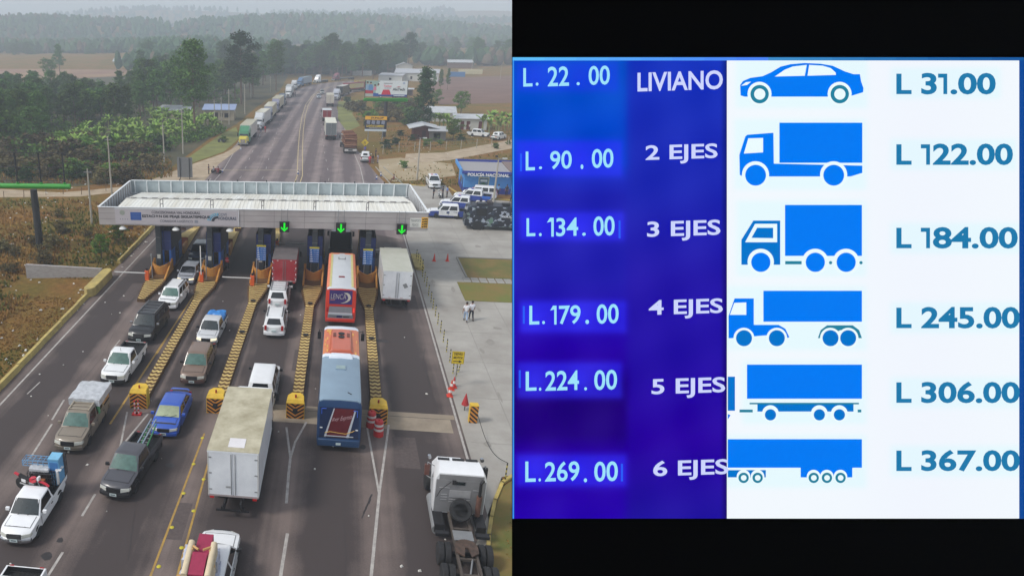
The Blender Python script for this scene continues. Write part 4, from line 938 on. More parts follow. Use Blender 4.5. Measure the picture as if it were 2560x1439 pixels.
    if rack:
        b = B()
        for s_ in (-1, 1): b.box(min(s_*(wt-.12),s_*(wt-.06)),max(s_*(wt-.12),s_*(wt-.06)),yrr+.15,yrf-.1,zt+.02,zt+.07,rack)
        if rack is not DARK:
            for q in range(5): yy = yrr+.2+q*(yrf-yrr-.4)/4; b.box(-wt+.1,wt-.1,yy-.02,yy+.02,zt+.03,zt+.06,rack)
        b.done('roof_rail', root, smooth=0)
    if antenna: b = B(); b.tube((0,yrf-.12,zt-.02),(0,yrf-.05,zt+.25),.012,DARK); b.done('antenna', root)
    if bar:
        b = B(); yy = (yrf+yrr)/2+.35; b.box(-.5,.5,yy-.12,yy+.12,zt,zt+.12,flat((200,205,215))); b.box(-.5,-.12,yy-.13,yy+.13,zt+.03,zt+.125,M('blue_beacon',(40,60,190),.3)); b.box(.12,.5,yy-.13,yy+.13,zt+.03,zt+.125,M('red_beacon_bar',(190,40,40),.3)); b.done('light_bar', root, smooth=0, bevel=.02)
    DRV[root.name] = dict(f=f, k=k, hw=hw, bl=bl, zt=zt, yrb=yrb, yrf=yrf, yrr=yrr, yc=yc, hz=hz_)
    return root
PI = math.pi
def fpos(px, py, L, dang=0, z=.25):   # anchor: front bumper middle facing the camera
    x, y = P(px, py, z); return (x-L/2*math.sin(dang)*-1*0+math.sin(dang)*L/2, y+math.cos(dang)*L/2)
def facing(name, label, cat, kind, col, fx, fy, ang=0, L=4.5, **k):
    a = R(ang); return car(name, label, cat, kind, col, fx+math.sin(a)*L/2, fy+math.cos(a)*L/2, PI-a, L=L, **k)
def leaving(name, label, cat, kind, col, fx, ry, ang=0, L=4.5, **k):
    a = R(ang); return car(name, label, cat, kind, col, fx+math.sin(a)*L/2, ry+math.cos(a)*L/2, -a, L=L, **k)
GB = dict(group='vehicles queueing towards the camera'); GA = dict(group='vehicles queueing away from the camera')
facing('sedan','silver sedan with lit headlights passing between the first two booths','car','sedan',(150,154,162),-14.6,61.2,2,L=4.55,W=1.75,lamps_on=True,glass=GLASSD,**GB)
facing('pickup_truck','dark blue and silver pickup under the canopy behind the silver sedan','pickup truck','pickup',(52,66,92),-14.75,67.2,0,L=5.2,W=1.82,H=1.82,r=.37,roofcol=(150,160,172),glass=GLASSD,bumper=STEEL,grille=CHROME,**GB)
facing('suv','white compact SUV with black roof rails beside the leftmost striped island','car','suv',WHITE,-14.75,54.5,4,L=4.4,W=1.8,H=1.68,r=.35,wb=2.62,glass=GLASSG,rack=DARK,**GB)
facing('suv','large shiny black SUV with chrome roof rails and front grille','car','suv',(30,31,34),-15.2,47.4,4,L=5.2,W=2.0,H=1.9,wb=2.95,r=.41,rack=M('rail_steel',(130,132,135),.3,metal=.6),grille=CHROME,mir=CHROME,**GB)
facing('pickup_truck','white single cab pickup with empty black bed and black front bumper','pickup truck','pickup',WHITE,-15.1,40.5,2,L=5.3,W=1.86,H=1.78,wb=3.08,r=.39,cab='single',bumper=DARK,grille=CHROME,glass=GLASSG,antenna=True,**GB)
beige = facing('pickup_truck','beige double cab pickup carrying a white wrapped mattress load on its bed','pickup truck','pickup',(128,118,104),-15.05,32.3,0,L=5.1,W=1.84,H=1.76,r=.38,glass=GLASSG,bumper=(98,92,84),rack=M('rack_beige',(170,160,140),.4),**GB)
oldp = facing('pickup_truck','old white single cab pickup loaded with a motorbike and blue racks','pickup truck','pickup',(232,234,236),-14.65,24.6,0,L=4.7,W=1.66,H=1.56,wb=2.65,r=.33,cab='single',glass=GLASS,bumper=CHROME,grille=flat((90,90,92)),**GB)
blackb = facing('pickup_truck','white pickup with black open bed cut off at the bottom left corner','pickup truck','pickup',WHITE,-12.95,17.15,0,L=5.3,W=1.86,H=1.8,cab='double',bedcol=(232,234,236),group='vehicles queueing towards the camera')
facing('pickup_truck','silver single cab pickup with blue tarpaulin in its bed','pickup truck','pickup',(196,198,200),-9.85,47.5,2,L=4.8,W=1.7,H=1.62,wb=2.85,r=.34,cab='extended',bumper=(60,60,62),glass=GLASS,lamps_on=True,mir=DARK,**GB)
facing('pickup_truck','brown double cab pickup with chrome grille beside the striped island','pickup truck','pickup',(118,98,84),-9.6,41.1,0,L=5.1,W=1.8,H=1.76,wb=3.0,r=.37,glass=GLASSG,bumper=(72,50,48),grille=CHROME,mir=DARK,**GB)
facing('sedan','bright blue sports sedan with hood scoop and rear spoiler','car','sedan',(44,84,176),-9.95,34.6,1,L=4.45,W=1.72,H=1.42,glass=M('pale_windscreen',(150,160,130),.12,vary=.3,scale=1,coat=.6),mir=paint((44,84,176)),**GB)
darkl = facing('pickup_truck','dark grey extended cab pickup with ladders sticking out of its bed','pickup truck','pickup',(70,70,76),-11.05,28.5,6,L=5.15,W=1.78,H=1.72,wb=2.95,r=.37,cab='extended',glass=GLASSG,bumper=DARK,lo=(34,34,36),mir=DARK,**GB)
loadp = leaving('pickup_truck','white pickup heaped with wrapped furniture at the bottom edge','pickup truck','pickup',WHITE,-4.85,20.9,0,L=5.2,W=1.84,H=1.74,r=.37,cab='double',mir=DARK,**GA)
leaving('suv','white SUV with black rear window hidden in front of the big box truck','car','suv',WHITE,-4.55,38.6,0,L=4.9,W=1.9,H=1.9,wb=2.85,r=.39,rack=None,mir=DARK,**GA)
leaving('suv','white SUV with black roof rails and tall red tail lamps','car','suv',WHITE,-4.75,49.8,-1,L=4.4,W=1.8,H=1.72,r=.35,rack=DARK,mir=DARK,glass=GLASS,**GA)
leaving('suv','white SUV with roof rack bars and full rear window, ahead of its lookalike','car','suv',WHITE,-5.0,55.4,-1,L=4.7,W=1.86,H=1.85,r=.38,rack=M('rail_steel',(130,132,135)),**GA)
# blue sedan extras: scoop and spoiler
bs = [o for o in bpy.data.objects if o.get('label','').startswith('bright blue')][0]
b = B(); BPM = paint((44,84,176)); b.loft([[(x_,-2.16-.03*abs(x_),1.06+.04*q_),(x_,-1.95-.06*abs(x_),1.07+.04*q_),(x_,-1.95-.06*abs(x_),1.1+.04*q_),(x_,-2.16-.03*abs(x_),1.09+.04*q_)] for x_,q_ in ((-.62,-1.5),(-.5,.5),(0,1),(.5,.5),(.62,-1.5))],BPM); b.done('spoiler', bs, bevel=.01)
b = B(); b.hexa([(-.22,1.32,.84),(.22,1.32,.84),(.2,.98,.9),(-.2,.98,.9),(-.2,1.32,.93),(.2,1.32,.93),(.18,.98,.94),(-.18,.98,.94)],BPM); b.box(-.18,.18,1.321,1.33,.86,.915,DARK); b.done('hood_scoop', bs)
# ---- loads lying in the beds (things of their own)
def on(root, lx, ly, lz): return root.matrix_basis @ Vector((lx, ly, lz)) if False else Matrix.Translation(root.location) @ Matrix.Rotation(root.rotation_euler.z,4,'Z') @ Vector((lx,ly,lz))
def lumpy(b, x0, x1, y0, y1, z0, z1, m, amp=.04, n_=8, T=None, seed=1):
    r_ = random.Random(seed); g = []
    for j in range(n_+1):
        for i in range(n_+1):
            e = (i in (0,n_)) or (j in (0,n_)); g.append((x0+(x1-x0)*i/n_+r_.uniform(-amp,amp)*.5, y0+(y1-y0)*j/n_+r_.uniform(-amp,amp)*.5, z1+r_.uniform(-amp,amp)-(.0 if not e else amp)))
    o = len(g); top = [(j*(n_+1)+i, j*(n_+1)+i+1, (j+1)*(n_+1)+i+1, (j+1)*(n_+1)+i) for j in range(n_) for i in range(n_)]
    rim = [i for i in range(n_+1)]+[(j*(n_+1)+n_) for j in range(1,n_+1)]+[n_*(n_+1)+i for i in range(n_-1,-1,-1)]+[j*(n_+1) for j in range(n_-1,0,-1)]
    lowv = [(g[i][0], g[i][1], z0) for i in rim]; N = len(rim)
    b.add(g+lowv, top+[(rim[i], rim[(i+1)%N], o+(i+1)%N, o+i) for i in range(N)], m, T)
def load(name, label, cat, root, lx, ly, lz, fn, grp=None, rz=0, smooth=40):
    p = on(root, lx, ly, lz); b = B(); fn(b); o = b.done(name, smooth=smooth); o.location = p; o.rotation_euler = (0,0,root.rotation_euler.z+rz); return tag(o, label, cat, grp)
WRAP = M('plastic_wrap', (205,208,212), .3, scale=3, col2=(160,164,168), bump=.6, coat=.4); CARDB = M('cardboard', (190,140,84), .8, vary=.15, scale=3)
d = DRV[beige.name]
load('mattress','white plastic wrapped mattress pile overhanging the beige pickup bed','mattress',beige,0,-1.6,.78,lambda b:(b.box(-.8,.8,-1.0,1.0,0,.75,CARDB),lumpy(b,-.98,.98,-1.15,1.15,.76,1.25,WRAP,.04),b.box(-.9,-.4,.9,1.12,.1,.7,M('green_wrap',(90,160,110),.5))))
tp = [o for o in bpy.data.objects if o.get('label','').startswith('silver single')][0]
load('tarpaulin','crumpled bright blue tarpaulin in the silver pickup bed','tarpaulin',tp,0,-1.55,.78,lambda b:lumpy(b,-.72,.72,-.7,.85,0,.62,M('blue_tarp',(70,150,220),.4,scale=3,col2=(40,116,196),bump=.6),.12,8,seed=5))
# ladder
def ladder_thing(label, root, lx, ly, lz, rz, ln, col, tilt=.2, wd=.42):
    t = thing('ladder', label, 'ladder', tuple(on(root,lx,ly,lz)), root.rotation_euler.z+rz, 'ladders in the dark grey pickup'); t.rotation_euler.x = tilt
    m = paint(col)
    for s_ in (-1,1): b = B(); b.box(s_*wd/2-.03,s_*wd/2+.03,-ln,0,0,.09,m); b.done('rail', t, smooth=0)
    b = B(); n_ = int(ln/.32)
    for i in range(n_): b.tube((-wd/2,-.2-i*.32,.05),(wd/2,-.2-i*.32,.05),.025,STEEL,n=6)
    b.done('rung', t, smooth=40)
ladder_thing('green extension ladder rising from the dark grey pickup bed', darkl, -.28, -.55, .95, .05, 2.35, (50,120,74), -.2, .4)
ladder_thing('pale aluminium ladder with orange tip beside the green one', darkl, .02, -.6, 1.0, -.05, 2.6, (130,146,160), -.22, .3)
load('paint_bucket','white bucket lying in the dark grey pickup bed','bucket',darkl,.45,-1.2,.78,lambda b:b.lathe([(.001,0),(.12,0),(.15,.3),(.13,.3),(.11,.03)],flat(WHITE),12))
# old white pickup: motorbike, racks, blue sheet
def motorbike(label, loc, rz, col, col2, lean=0, group=None, seatcol=(30,30,32)):
    t = thing('motorbike', label, 'motorbike', loc, rz, group); t.rotation_euler = (0, lean, rz) ; m = paint(col); m2 = paint(col2)
    for y in (.68,-.66):
        b = B(); b.lathe([(.27,-.05),(.33,-.04),(.34,0),(.33,.04),(.27,.05)], TYRE, 20, Tr(0,y,.34), ax='x'); w_ = b.done('wheel', t); b = B()
        for i in range(8): a = i*PI/4; b.tube((0,y,.34),(0,y+.27*math.cos(a),.34+.27*math.sin(a)),.008,STEEL,n=4)
        b.lathe([(.001,-.05),(.06,-.05),(.06,.05),(.001,.05)], STEEL, 10, Tr(0,y,.34), ax='x'); b.lathe([(.25,-.02),(.275,-.03),(.275,.03),(.25,.02)],DARK,20,Tr(0,y,.34),ax='x'); b.done('rim', w_)
    b = B()
    for s_ in (-.09,.09): b.tube((s_,.7,.34),(s_,.42,.95),.025,STEEL)
    b.path([(0,.42,.9),(0,-.1,.75),(0,-.1,.35),(0,.3,.35),(0,.42,.9)],.025,DARK); b.path([(.06,-.66,.34),(.06,-.1,.4)],.025,DARK); b.path([(-.06,-.66,.34),(-.06,-.1,.4)],.025,DARK); b.done('frame', t)
    b = B(); b.path([(-.36,.36,1.05),(-.1,.44,1.0),(.1,.44,1.0),(.36,.36,1.05)],.018,DARK); b.done('handlebar', t)
    b = B(); b.box(-.13,.13,-.08,.28,.3,.62,STEEL); b.tube((.12,.2,.4),(.16,-.6,.5),.045,STEEL); b.done('engine', t, bevel=.02)
    b = B(); b.loft([[(-.12,-.02,.68),(.12,-.02,.68),(.1,-.02,.86),(-.1,-.02,.86)],[(-.15,.18,.66),(.15,.18,.66),(.12,.18,.92),(-.12,.18,.92)],[(-.08,.38,.74),(.08,.38,.74),(.06,.38,.88),(-.06,.38,.88)]], m); b.done('fuel_tank', t, smooth=50)
    b = B(); b.loft([[(-.1,y,.68+z),(.1,y,.68+z),(.1,y,.78+z),(-.1,y,.78+z)] for y, z in ((-.02,0),(-.3,.0),(-.62,.08),(-.7,.12))], flat(seatcol)); b.done('seat', t)
    b = B(); b.loft([[(-.07,y,z),(.07,y,z),(.06,y,z+.03),(-.06,y,z+.03)] for y, z in ((.48,.74),(.7,.76),(.98,.68),(1.1,.6))], m); b.loft([[(-.08,y,z),(.08,y,z),(.07,y,z+.03),(-.07,y,z+.03)] for y, z in ((-.5,.76),(-.75,.82),(-1.0,.9))], m); b.done('fender', t)
    b = B(); b.box(-.1,.1,.46,.55,.85,1.03,m2); b.lathe([(.001,.03),(.06,.03),(.06,0)],LAMP,10,Tr(0,.55,.94),ax='y'); b.done('headlight', t)
    b = B(); 
    for s_ in (-1,1): b.hexa([(s_*.11,-.25,.55),(s_*.13,-.5,.6),(s_*.12,-.5,.75),(s_*.1,-.25,.72),(s_*.14,-.25,.55),(s_*.15,-.5,.6),(s_*.14,-.5,.75),(s_*.13,-.25,.72)],m2)
    b.done('side_cover', t); return t
p = on(oldp, .38, -.68, .92); motorbike('red and white dirt bike lying across the old white pickup bed', tuple(p), oldp.rotation_euler.z+PI/2*1.0-.25, (196,30,52), (236,236,238), 0, None)
def cage(label, name, root, lx, ly, lz, sx, sy, sz, col, n1, n2, r_=.02, cat='metal rack', rz=0):
    p = on(root, lx, ly, lz); b = B(); m = paint(col)
    for i in range(n1+1):
        x = -sx/2+sx*i/n1
        for y in (-sy/2, sy/2): b.tube((x,y,0),(x,y,sz),r_,m,n=5)
        b.tube((x,-sy/2,sz),(x,sy/2,sz),r_,m,n=5)
    for j in range(n2+1):
        z = sz*j/n2
        for y in (-sy/2,sy/2): b.tube((-sx/2,y,z),(sx/2,y,z),r_,m,n=5)
        for x in (-sx/2,sx/2): b.tube((x,-sy/2,z),(x,sy/2,z),r_,m,n=5)
    o = b.done(name, smooth=40); o.location = p; o.rotation_euler = (0,0,root.rotation_euler.z+rz); tag(o, label, cat)
cage('black wire rack standing behind the dirt bike in the old pickup','wire_rack',oldp,.1,-1.25,.78,1.35,.3,.95,(26,28,36),9,4)
cage('light blue wire frame tied on top of the old pickup load','wire_basket',oldp,.35,-1.8,1.85,1.7,.5,.3,(100,150,190),6,2)
cage('black bent rod stand at the rear of the old pickup load','rod_stand',oldp,-.5,-2.15,1.1,.8,.15,1.25,(34,30,34),6,3)
load('blue_cabinet','tall light blue plastic cabinet in the old pickup bed','cabinet',oldp,-.45,-1.8,.78,lambda b:(b.box(-.35,.2,-.3,.3,0,1.55,M('pale_blue_plastic',(96,160,206),.4,vary=.15)),b.box(-.37,.22,-.32,.32,1.55,1.62,M('paler_blue',(120,180,214),.4)),b.box(-.3,.15,.301,.31,.8,1.4,M('mid_blue',(66,120,180),.4))))
load('white_chair_frame','white plastic chairs stacked at the side of the old pickup bed','chair stack',oldp,-.72,-1.55,.95,lambda b:[b.box(-.05,.05,-.25+i*.13,-.2+i*.13,0,1.1-.1*i,flat(WHITE)) for i in range(4)]+[b.box(-.2,.1,-.25+i*.25,-.1+i*.25,.8,.86,flat(WHITE)) for i in range(2)])
load('dark_bundle','dark tarpaulin covered heap among the rods of the old pickup','bundle',oldp,.0,-1.62,.78,lambda b:lumpy(b,-.3,.72,-.3,.2,0,.75,M('dark_tarp',(44,42,50),.7,scale=4,col2=(74,52,40)),.1,6,seed=9))
load('suitcase','orange brown case among the rods in the old pickup','case',oldp,.15,-.95,.78,lambda b:b.box(-.35,.35,-.12,.12,.2,.7,M('orange_brown_case',(150,84,46),.6,vary=.15)))
load('wrapped_bundle','white and blue wrapped bundle on top of the black wire rack','bundle',oldp,.3,-1.5,1.72,lambda b:lumpy(b,-.6,.45,-.25,.25,0,.18,WRAP,.04,6,seed=3))
# furniture on the leaving pickup
CRM = M('crimson_cloth', (150,40,74), .8, vary=.12, scale=5); CREAM = M('cream_wood', (206,190,160), .6, vary=.12, scale=2); WFAB = M('white_wrap_cloth', (196,200,212), .7, scale=3, col2=(150,156,176), bump=.5); TANW = M('tan_wood', (186,146,92), .6, vary=.15)
def sofa(b):
    b.box(-.32,.3,-.5,1.1,.0,.75,CRM); b.hexa([(-.3,-1.3,.2),(.28,-1.3,.2),(.28,-.3,.2),(-.3,-.3,.2),(-.32,-1.3,.75),(.3,-1.3,.75),(.3,-.3,1.0),(-.32,-.3,1.0)],CRM)
    for s_ in (-1,1):
        x0,x1 = sorted((s_*.34,s_*.62)); b.hexa([(x0,-1.35,0),(x1,-1.35,0),(x1,.25,0),(x0,.25,0),(x0,-1.35,.7),(x1,-1.35,.7),(x1,.25,.95),(x0,.25,.95)],CREAM); b.tube((s_*.48,-1.35,.7),(s_*.48,.3,.97),.14,CREAM,n=10)
        b.tube((s_*.62,-.6,.55),(s_*.36,-.1,1.0),.05,TANW); b.tube((s_*.72,-1.2,.0),(s_*.7,-1.2,.5),.12,TANW); b.tube((s_*.36,.0,1.02),(s_*.1,-.2,1.04),.05,TANW)
    b.box(-.3,.28,-1.36,-1.301,.25,.7,M('dark_crimson',(90,26,44),.8))
load('armchair','crimson and cream armchair roped upside down on the pickup at the bottom','armchair',loadp,-.22,-1.05,1.95,sofa)
load('wrapped_mattress','white wrapped mattresses folded under the crimson armchair','mattress',loadp,-.2,-1.1,.78,lambda b:(lumpy(b,-.88,.72,-1.1,.5,0,1.15,WFAB,.07,seed=2),lumpy(b,-.84,.66,-.2,.62,1.17,1.75,WFAB,.06,seed=4),b.box(-.22,.2,.1,.68,1.6,1.9,CRM)))
# ================================================================ trucks and buses
def cargo(root, y0, y1, hw, z0, z1, wall, roof, door=None, ribs=True, seams=0, label=None):
    W_ = paint(wall) if isinstance(wall, tuple) else wall; RF = paint(roof) if isinstance(roof, tuple) else roof; D_ = W_ if door is None else (paint(door) if isinstance(door, tuple) else door)
    b = B(); b.box(-hw,hw,y0+.03,y1,z0,z1,W_)
    for s_ in (-1,1):
        for z in (z0,z1-.09): b.box(min(s_*hw,s_*(hw+.02)),max(s_*hw,s_*(hw+.02)),y0,y1,z,z+.09,flat((188,190,190)) if not isinstance(wall,tuple) or min(wall) > 150 else W_)
        n_ = int((y1-y0)/.6)
        for i in range(n_+1): y = y0+.1+(y1-y0-.2)*i/max(1,n_); b.box(min(s_*hw,s_*(hw+.012)),max(s_*hw,s_*(hw+.012)),y-.02,y+.02,z0+.09,z1-.09,W_)
    box = b.done('cargo_box', root, smooth=0); 
    if label: box['label'] = label
    b = B(); b.box(-hw-.02,hw+.02,y0,y1+.01,z1+.002,z1+.03,RF)
    if ribs:
        n_ = int((y1-y0)/.5)
        for i in range(n_): y = y0+.3+i*(y1-y0-.5)/n_; b.box(-hw+.05,hw-.05,y,y+.04,z1+.03,z1+.045,RF)
    b.done('roof', box, smooth=0)
    for s_ in (-1,1):
        b = B(); xa, xb = sorted((s_*.015, s_*(hw-.06))); b.box(xa,xb,y0-.01,y0+.028,z0+.08,z1-.1,D_); dr = b.done('rear_door', root, smooth=0)
        b = B(); 
        for q in (.0,): b.tube((s_*(.1+q*3),y0-.03,z0+.12),(s_*(.1+q*3),y0-.03,z1-.14),.018,STEEL,n=6)
        for z in (z0+.35,(z0+z1)/2,z1-.4): b.box(min(s_*(hw-.2),s_*(hw-.05)),max(s_*(hw-.2),s_*(hw-.05)),y0-.03,y0-.011,z,z+.06,STEEL)
        b.done('lock_rod', dr, smooth=40)
        b = B(); b.box(min(s_*(hw-.3),s_*(hw-.08)),max(s_*(hw-.3),s_*(hw-.08)),y0-.05,y0,z0-.14,z0-.02,REDL); b.done('tail_light', root, smooth=0)
    b = B(); b.box(-hw,hw,y0-.02,y0+.03,z1-.1,z1,D_); b.box(-hw,hw,y0-.03,y0+.03,z0-.02,z0+.08,flat((150,140,140))); b.box(-hw,-hw+.06,y0-.02,y0+.03,z0+.08,z1-.1,flat((190,190,188)) if min(wall if isinstance(wall,tuple) else (200,)) > 150 else D_); b.box(hw-.06,hw,y0-.02,y0+.03,z0+.08,z1-.1,flat((190,190,188)) if min(wall if isinstance(wall,tuple) else (200,)) > 150 else D_)
    b.done('door_frame', root, smooth=0)
    return box
def chassis(root, y0, y1, axles, hw=1.2, r=.5, dual=(), zf=.95, bar=True, parts=True):
    b = B()
    for s_ in (-1,1): b.box(s_*.42-.05,s_*.42+.05,y0,y1,.62,zf,DARK)
    for y in axles: b.box(-hw+.2,hw-.2,y-.08,y+.08,r-.08,r+.08,DARK)
    b.done('chassis', root, smooth=0)
    if bar: b = B(); b.box(-hw+.35,hw-.35,y0+.05,y0+.13,.42,.52,DARK); b.box(-.6,-.5,y0+.05,y0+.13,.52,.7,DARK); b.box(.5,.6,y0+.05,y0+.13,.52,.7,DARK); b.done('bumper_bar', root, smooth=0)
    for y in axles:
        for s_ in (-1,1):
            if y in dual: wheel(root, s_*(hw-.14), y, r, .27, parts); wheel(root, s_*(hw-.45), y, r, .27, False)
            else: wheel(root, s_*(hw-.16), y, r, .3, parts)
def cabover(root, y0, y1, hw, z0, zt, col, glass=GLASS, fair=None, mirs=True):
    m = paint(col); b = B()
    def rg(z, a, c, w_): return [(-w_,a,z),(w_,a,z),(w_,c-.12,z),(w_*.85,c,z),(-w_*.85,c,z),(-w_,c-.12,z)]
    b.loft([rg(z0,y0,y1,hw),rg(z0+(zt-z0)*.48,y0,y1,hw),rg(zt-.12,y0,y1-.28,hw*.95),rg(zt,y0+.1,y1-.4,hw*.88)], m); b.done('cab', root, smooth=35)
    zm = z0+(zt-z0)*.5; b = B(); b.quad((-hw*.8,y1+.01,zm+.02),(hw*.8,y1+.01,zm+.02),(hw*.76,y1-.24,zt-.2),(-hw*.76,y1-.24,zt-.2),glass); b.done('windshield', root, smooth=0, fix=False)
    for s_ in (-1,1):
        b = B(); b.box(min(s_*(hw+.004),s_*(hw-.03)),max(s_*(hw+.006),s_*(hw-.03)),y0+.45,y1-.28,zm+.05,zt-.3,GLASSD); b.done('side_window', root, smooth=0)
        b = B(); b.box(min(s_*hw*.5,s_*hw*.85),max(s_*hw*.5,s_*hw*.85),y1-.02,y1+.02,z0+.2,z0+.42,LAMP); b.done('headlight', root, smooth=0)
        if mirs: b = B(); mx = s_*(hw+.25); b.tube((s_*hw*.95,y1-.1,zm+.5),(mx,y1+.05,zm+.5),.02,DARK); b.box(mx-.1,mx+.1,y1+.0,y1+.07,zm-.05,zm+.5,DARK); b.done('mirror', root, smooth=0)
    b = B(); b.box(-hw*.45,hw*.45,y1+.0,y1+.03,z0+.15,zm-.1,M('grille_dark')); b.done('grille', root, smooth=0)
    b = B(); b.box(-hw,hw,y1-.1,y1+.12,z0-.25,z0+.08,flat((120,120,122))); b.done('bumper', root, smooth=0, bevel=.03)
    if fair: b = B(); b.loft([[(-hw*.8,y,z0_),(hw*.8,y,z0_),(hw*.7,y,z_),(-hw*.7,y,z_)] for y, z0_, z_ in ((y0+.1,zt-.02,zt+.65),(y0+.35,zt-.02,zt+.62),(y1-.5,zt-.02,zt+.1))], paint(fair)); b.done('wind_deflector', root, smooth=40)
GAo = dict(group='vehicles queueing away from the camera')
# big white box truck
t = thing('box_truck','big white box truck with cream stained roof nearest the camera','truck',(-4.66,28.25,0),R(0),'vehicles queueing away from the camera')
CRR = M('cream_roof', (198,192,168), .7, scale=.8, col2=(150,142,116)); DOORW = M('worn_white_door', (228,232,236), .45, scale=.8, col2=(206,210,216), coat=.2)
bx = cargo(t, 0, 6.5, 1.28, 1.12, 3.75, (228,230,234), CRR, DOORW, ribs=False)
b = B(); b.box(-.3,.52,.35,1.15,3.782,3.8,flat((214,212,214))); 
for i in range(9): b.box(-.3,.52,.38+i*.09,.42+i*.09,3.801,3.812,flat((226,224,226)))
b.done('roof_patch', bx, smooth=0)
b = B(); b.box(-.38,-.12,-.02,-.012,1.62,1.74,flat((170,172,172))); tmesh(b,'1830',-.36,-.14,1.64,1.72,flat((120,120,124)),None,0,.024)
b.done('lettering', t, smooth=0, fix=False)
chassis(t, -.35, 8.6, (1.6,7.7), 1.2, .48, (1.6,)); cabover(t, 6.7, 8.7, 1.15, .75, 2.85, (224,226,228))
# right white box truck
t = thing('box_truck','white box truck with weathered doors in the rightmost lane','truck',(5.38,57.3,0),R(0),'vehicles queueing away from the camera')
cargo(t, 0, 6.9, 1.27, 1.0, 3.6, (212,214,214), M('grey_white_roof',(190,190,180),.6,scale=.5,col2=(172,174,160)), DOORW, ribs=False)
b = B(); b.hexa([(.45,-.03,2.4),(.75,-.03,2.55),(.95,-.03,2.2),(.65,-.03,2.05),(.45,-.02,2.4),(.75,-.02,2.55),(.95,-.02,2.2),(.65,-.02,2.05)],flat((130,132,134))); b.done('door_sticker', t, smooth=0)
b = B()
for x in (-.6,.45): tmesh(b,'***',x-.12,x+.12,1.12,1.2,REDL,None,0,.035)
b.done('lettering', t, smooth=0, fix=False)
chassis(t, -.25, 9, (1.5,8.0), 1.2, .5, (1.5,)); cabover(t, 7.1, 9.1, 1.15, .8, 2.9, (218,220,220), fair=(206,212,208))
# red box truck
t = thing('box_truck','red box truck with grey ribbed tarpaulin roof before the third booth','truck',(-4.83,60.3,0),R(1),'vehicles queueing away from the camera')
RT = M('grey_tarp_roof',(112,104,104),.6,scale=1,col2=(90,84,86),bump=.4); cargo(t, 0, 4.4, 1.13, 1.15, 3.3, (150,36,46), RT, (156,34,44))
b = B()
for s_ in (-1,1):
    for z in (1.3,1.8,2.4,3.0): b.box(min(s_*1.05,s_*1.12),max(s_*1.05,s_*1.12),-.035,-.021,z,z+.16,flat(WHITE))
for x in (-.7,.55): b.box(x,x+.16,-.035,-.021,3.18,3.23,flat(WHITE)); b.box(x,x+.16,-.035,-.021,1.18,1.23,flat(WHITE))
b.done('reflector', t, smooth=0); chassis(t, -.1, 6.6, (1.1,5.8), 1.1, .42, (1.1,)); cabover(t, 4.6, 6.4, 1.0, .7, 2.5, (150,30,40))
# black open truck
t = thing('dump_truck','black open top truck in front of the red bus under the canopy','truck',(.35,65.35,0),R(0),'vehicles queueing away from the camera')
BK = M('black_box_paint',(30,31,34),.6,vary=.15); b = B(); b.box(-1.15,1.15,0,6.5,.95,1.1,BK)
for s_ in (-1,1): b.box(min(s_*1.08,s_*1.16),max(s_*1.08,s_*1.16),0,6.5,1.1,2.95,BK)
b.box(-1.07,1.07,6.42,6.5,1.1,2.95,BK); b.box(-1.07,1.07,.0,.08,1.1,2.6,BK); b.done('cargo_box', t, smooth=0)
b = B(); b.box(-1.16,1.16,-.03,0,1.5,2.6,BK); b.box(-.9,-.5,-.04,-.031,2.3,2.45,flat((140,142,140))); b.done('tailgate', t, smooth=0)
b = B()
for s_ in (-1.12,1.12): b.box(s_-.04,s_+.04,.2,6.5,2.951,3.0,flat((150,152,150)))
b.done('top_rail', t, smooth=0); chassis(t, 0, 9.2, (1.4,2.7,8.0), 1.2, .5, (1.4,2.7)); cabover(t, 6.9, 8.9, 1.15, .8, 2.8, (38,40,44))
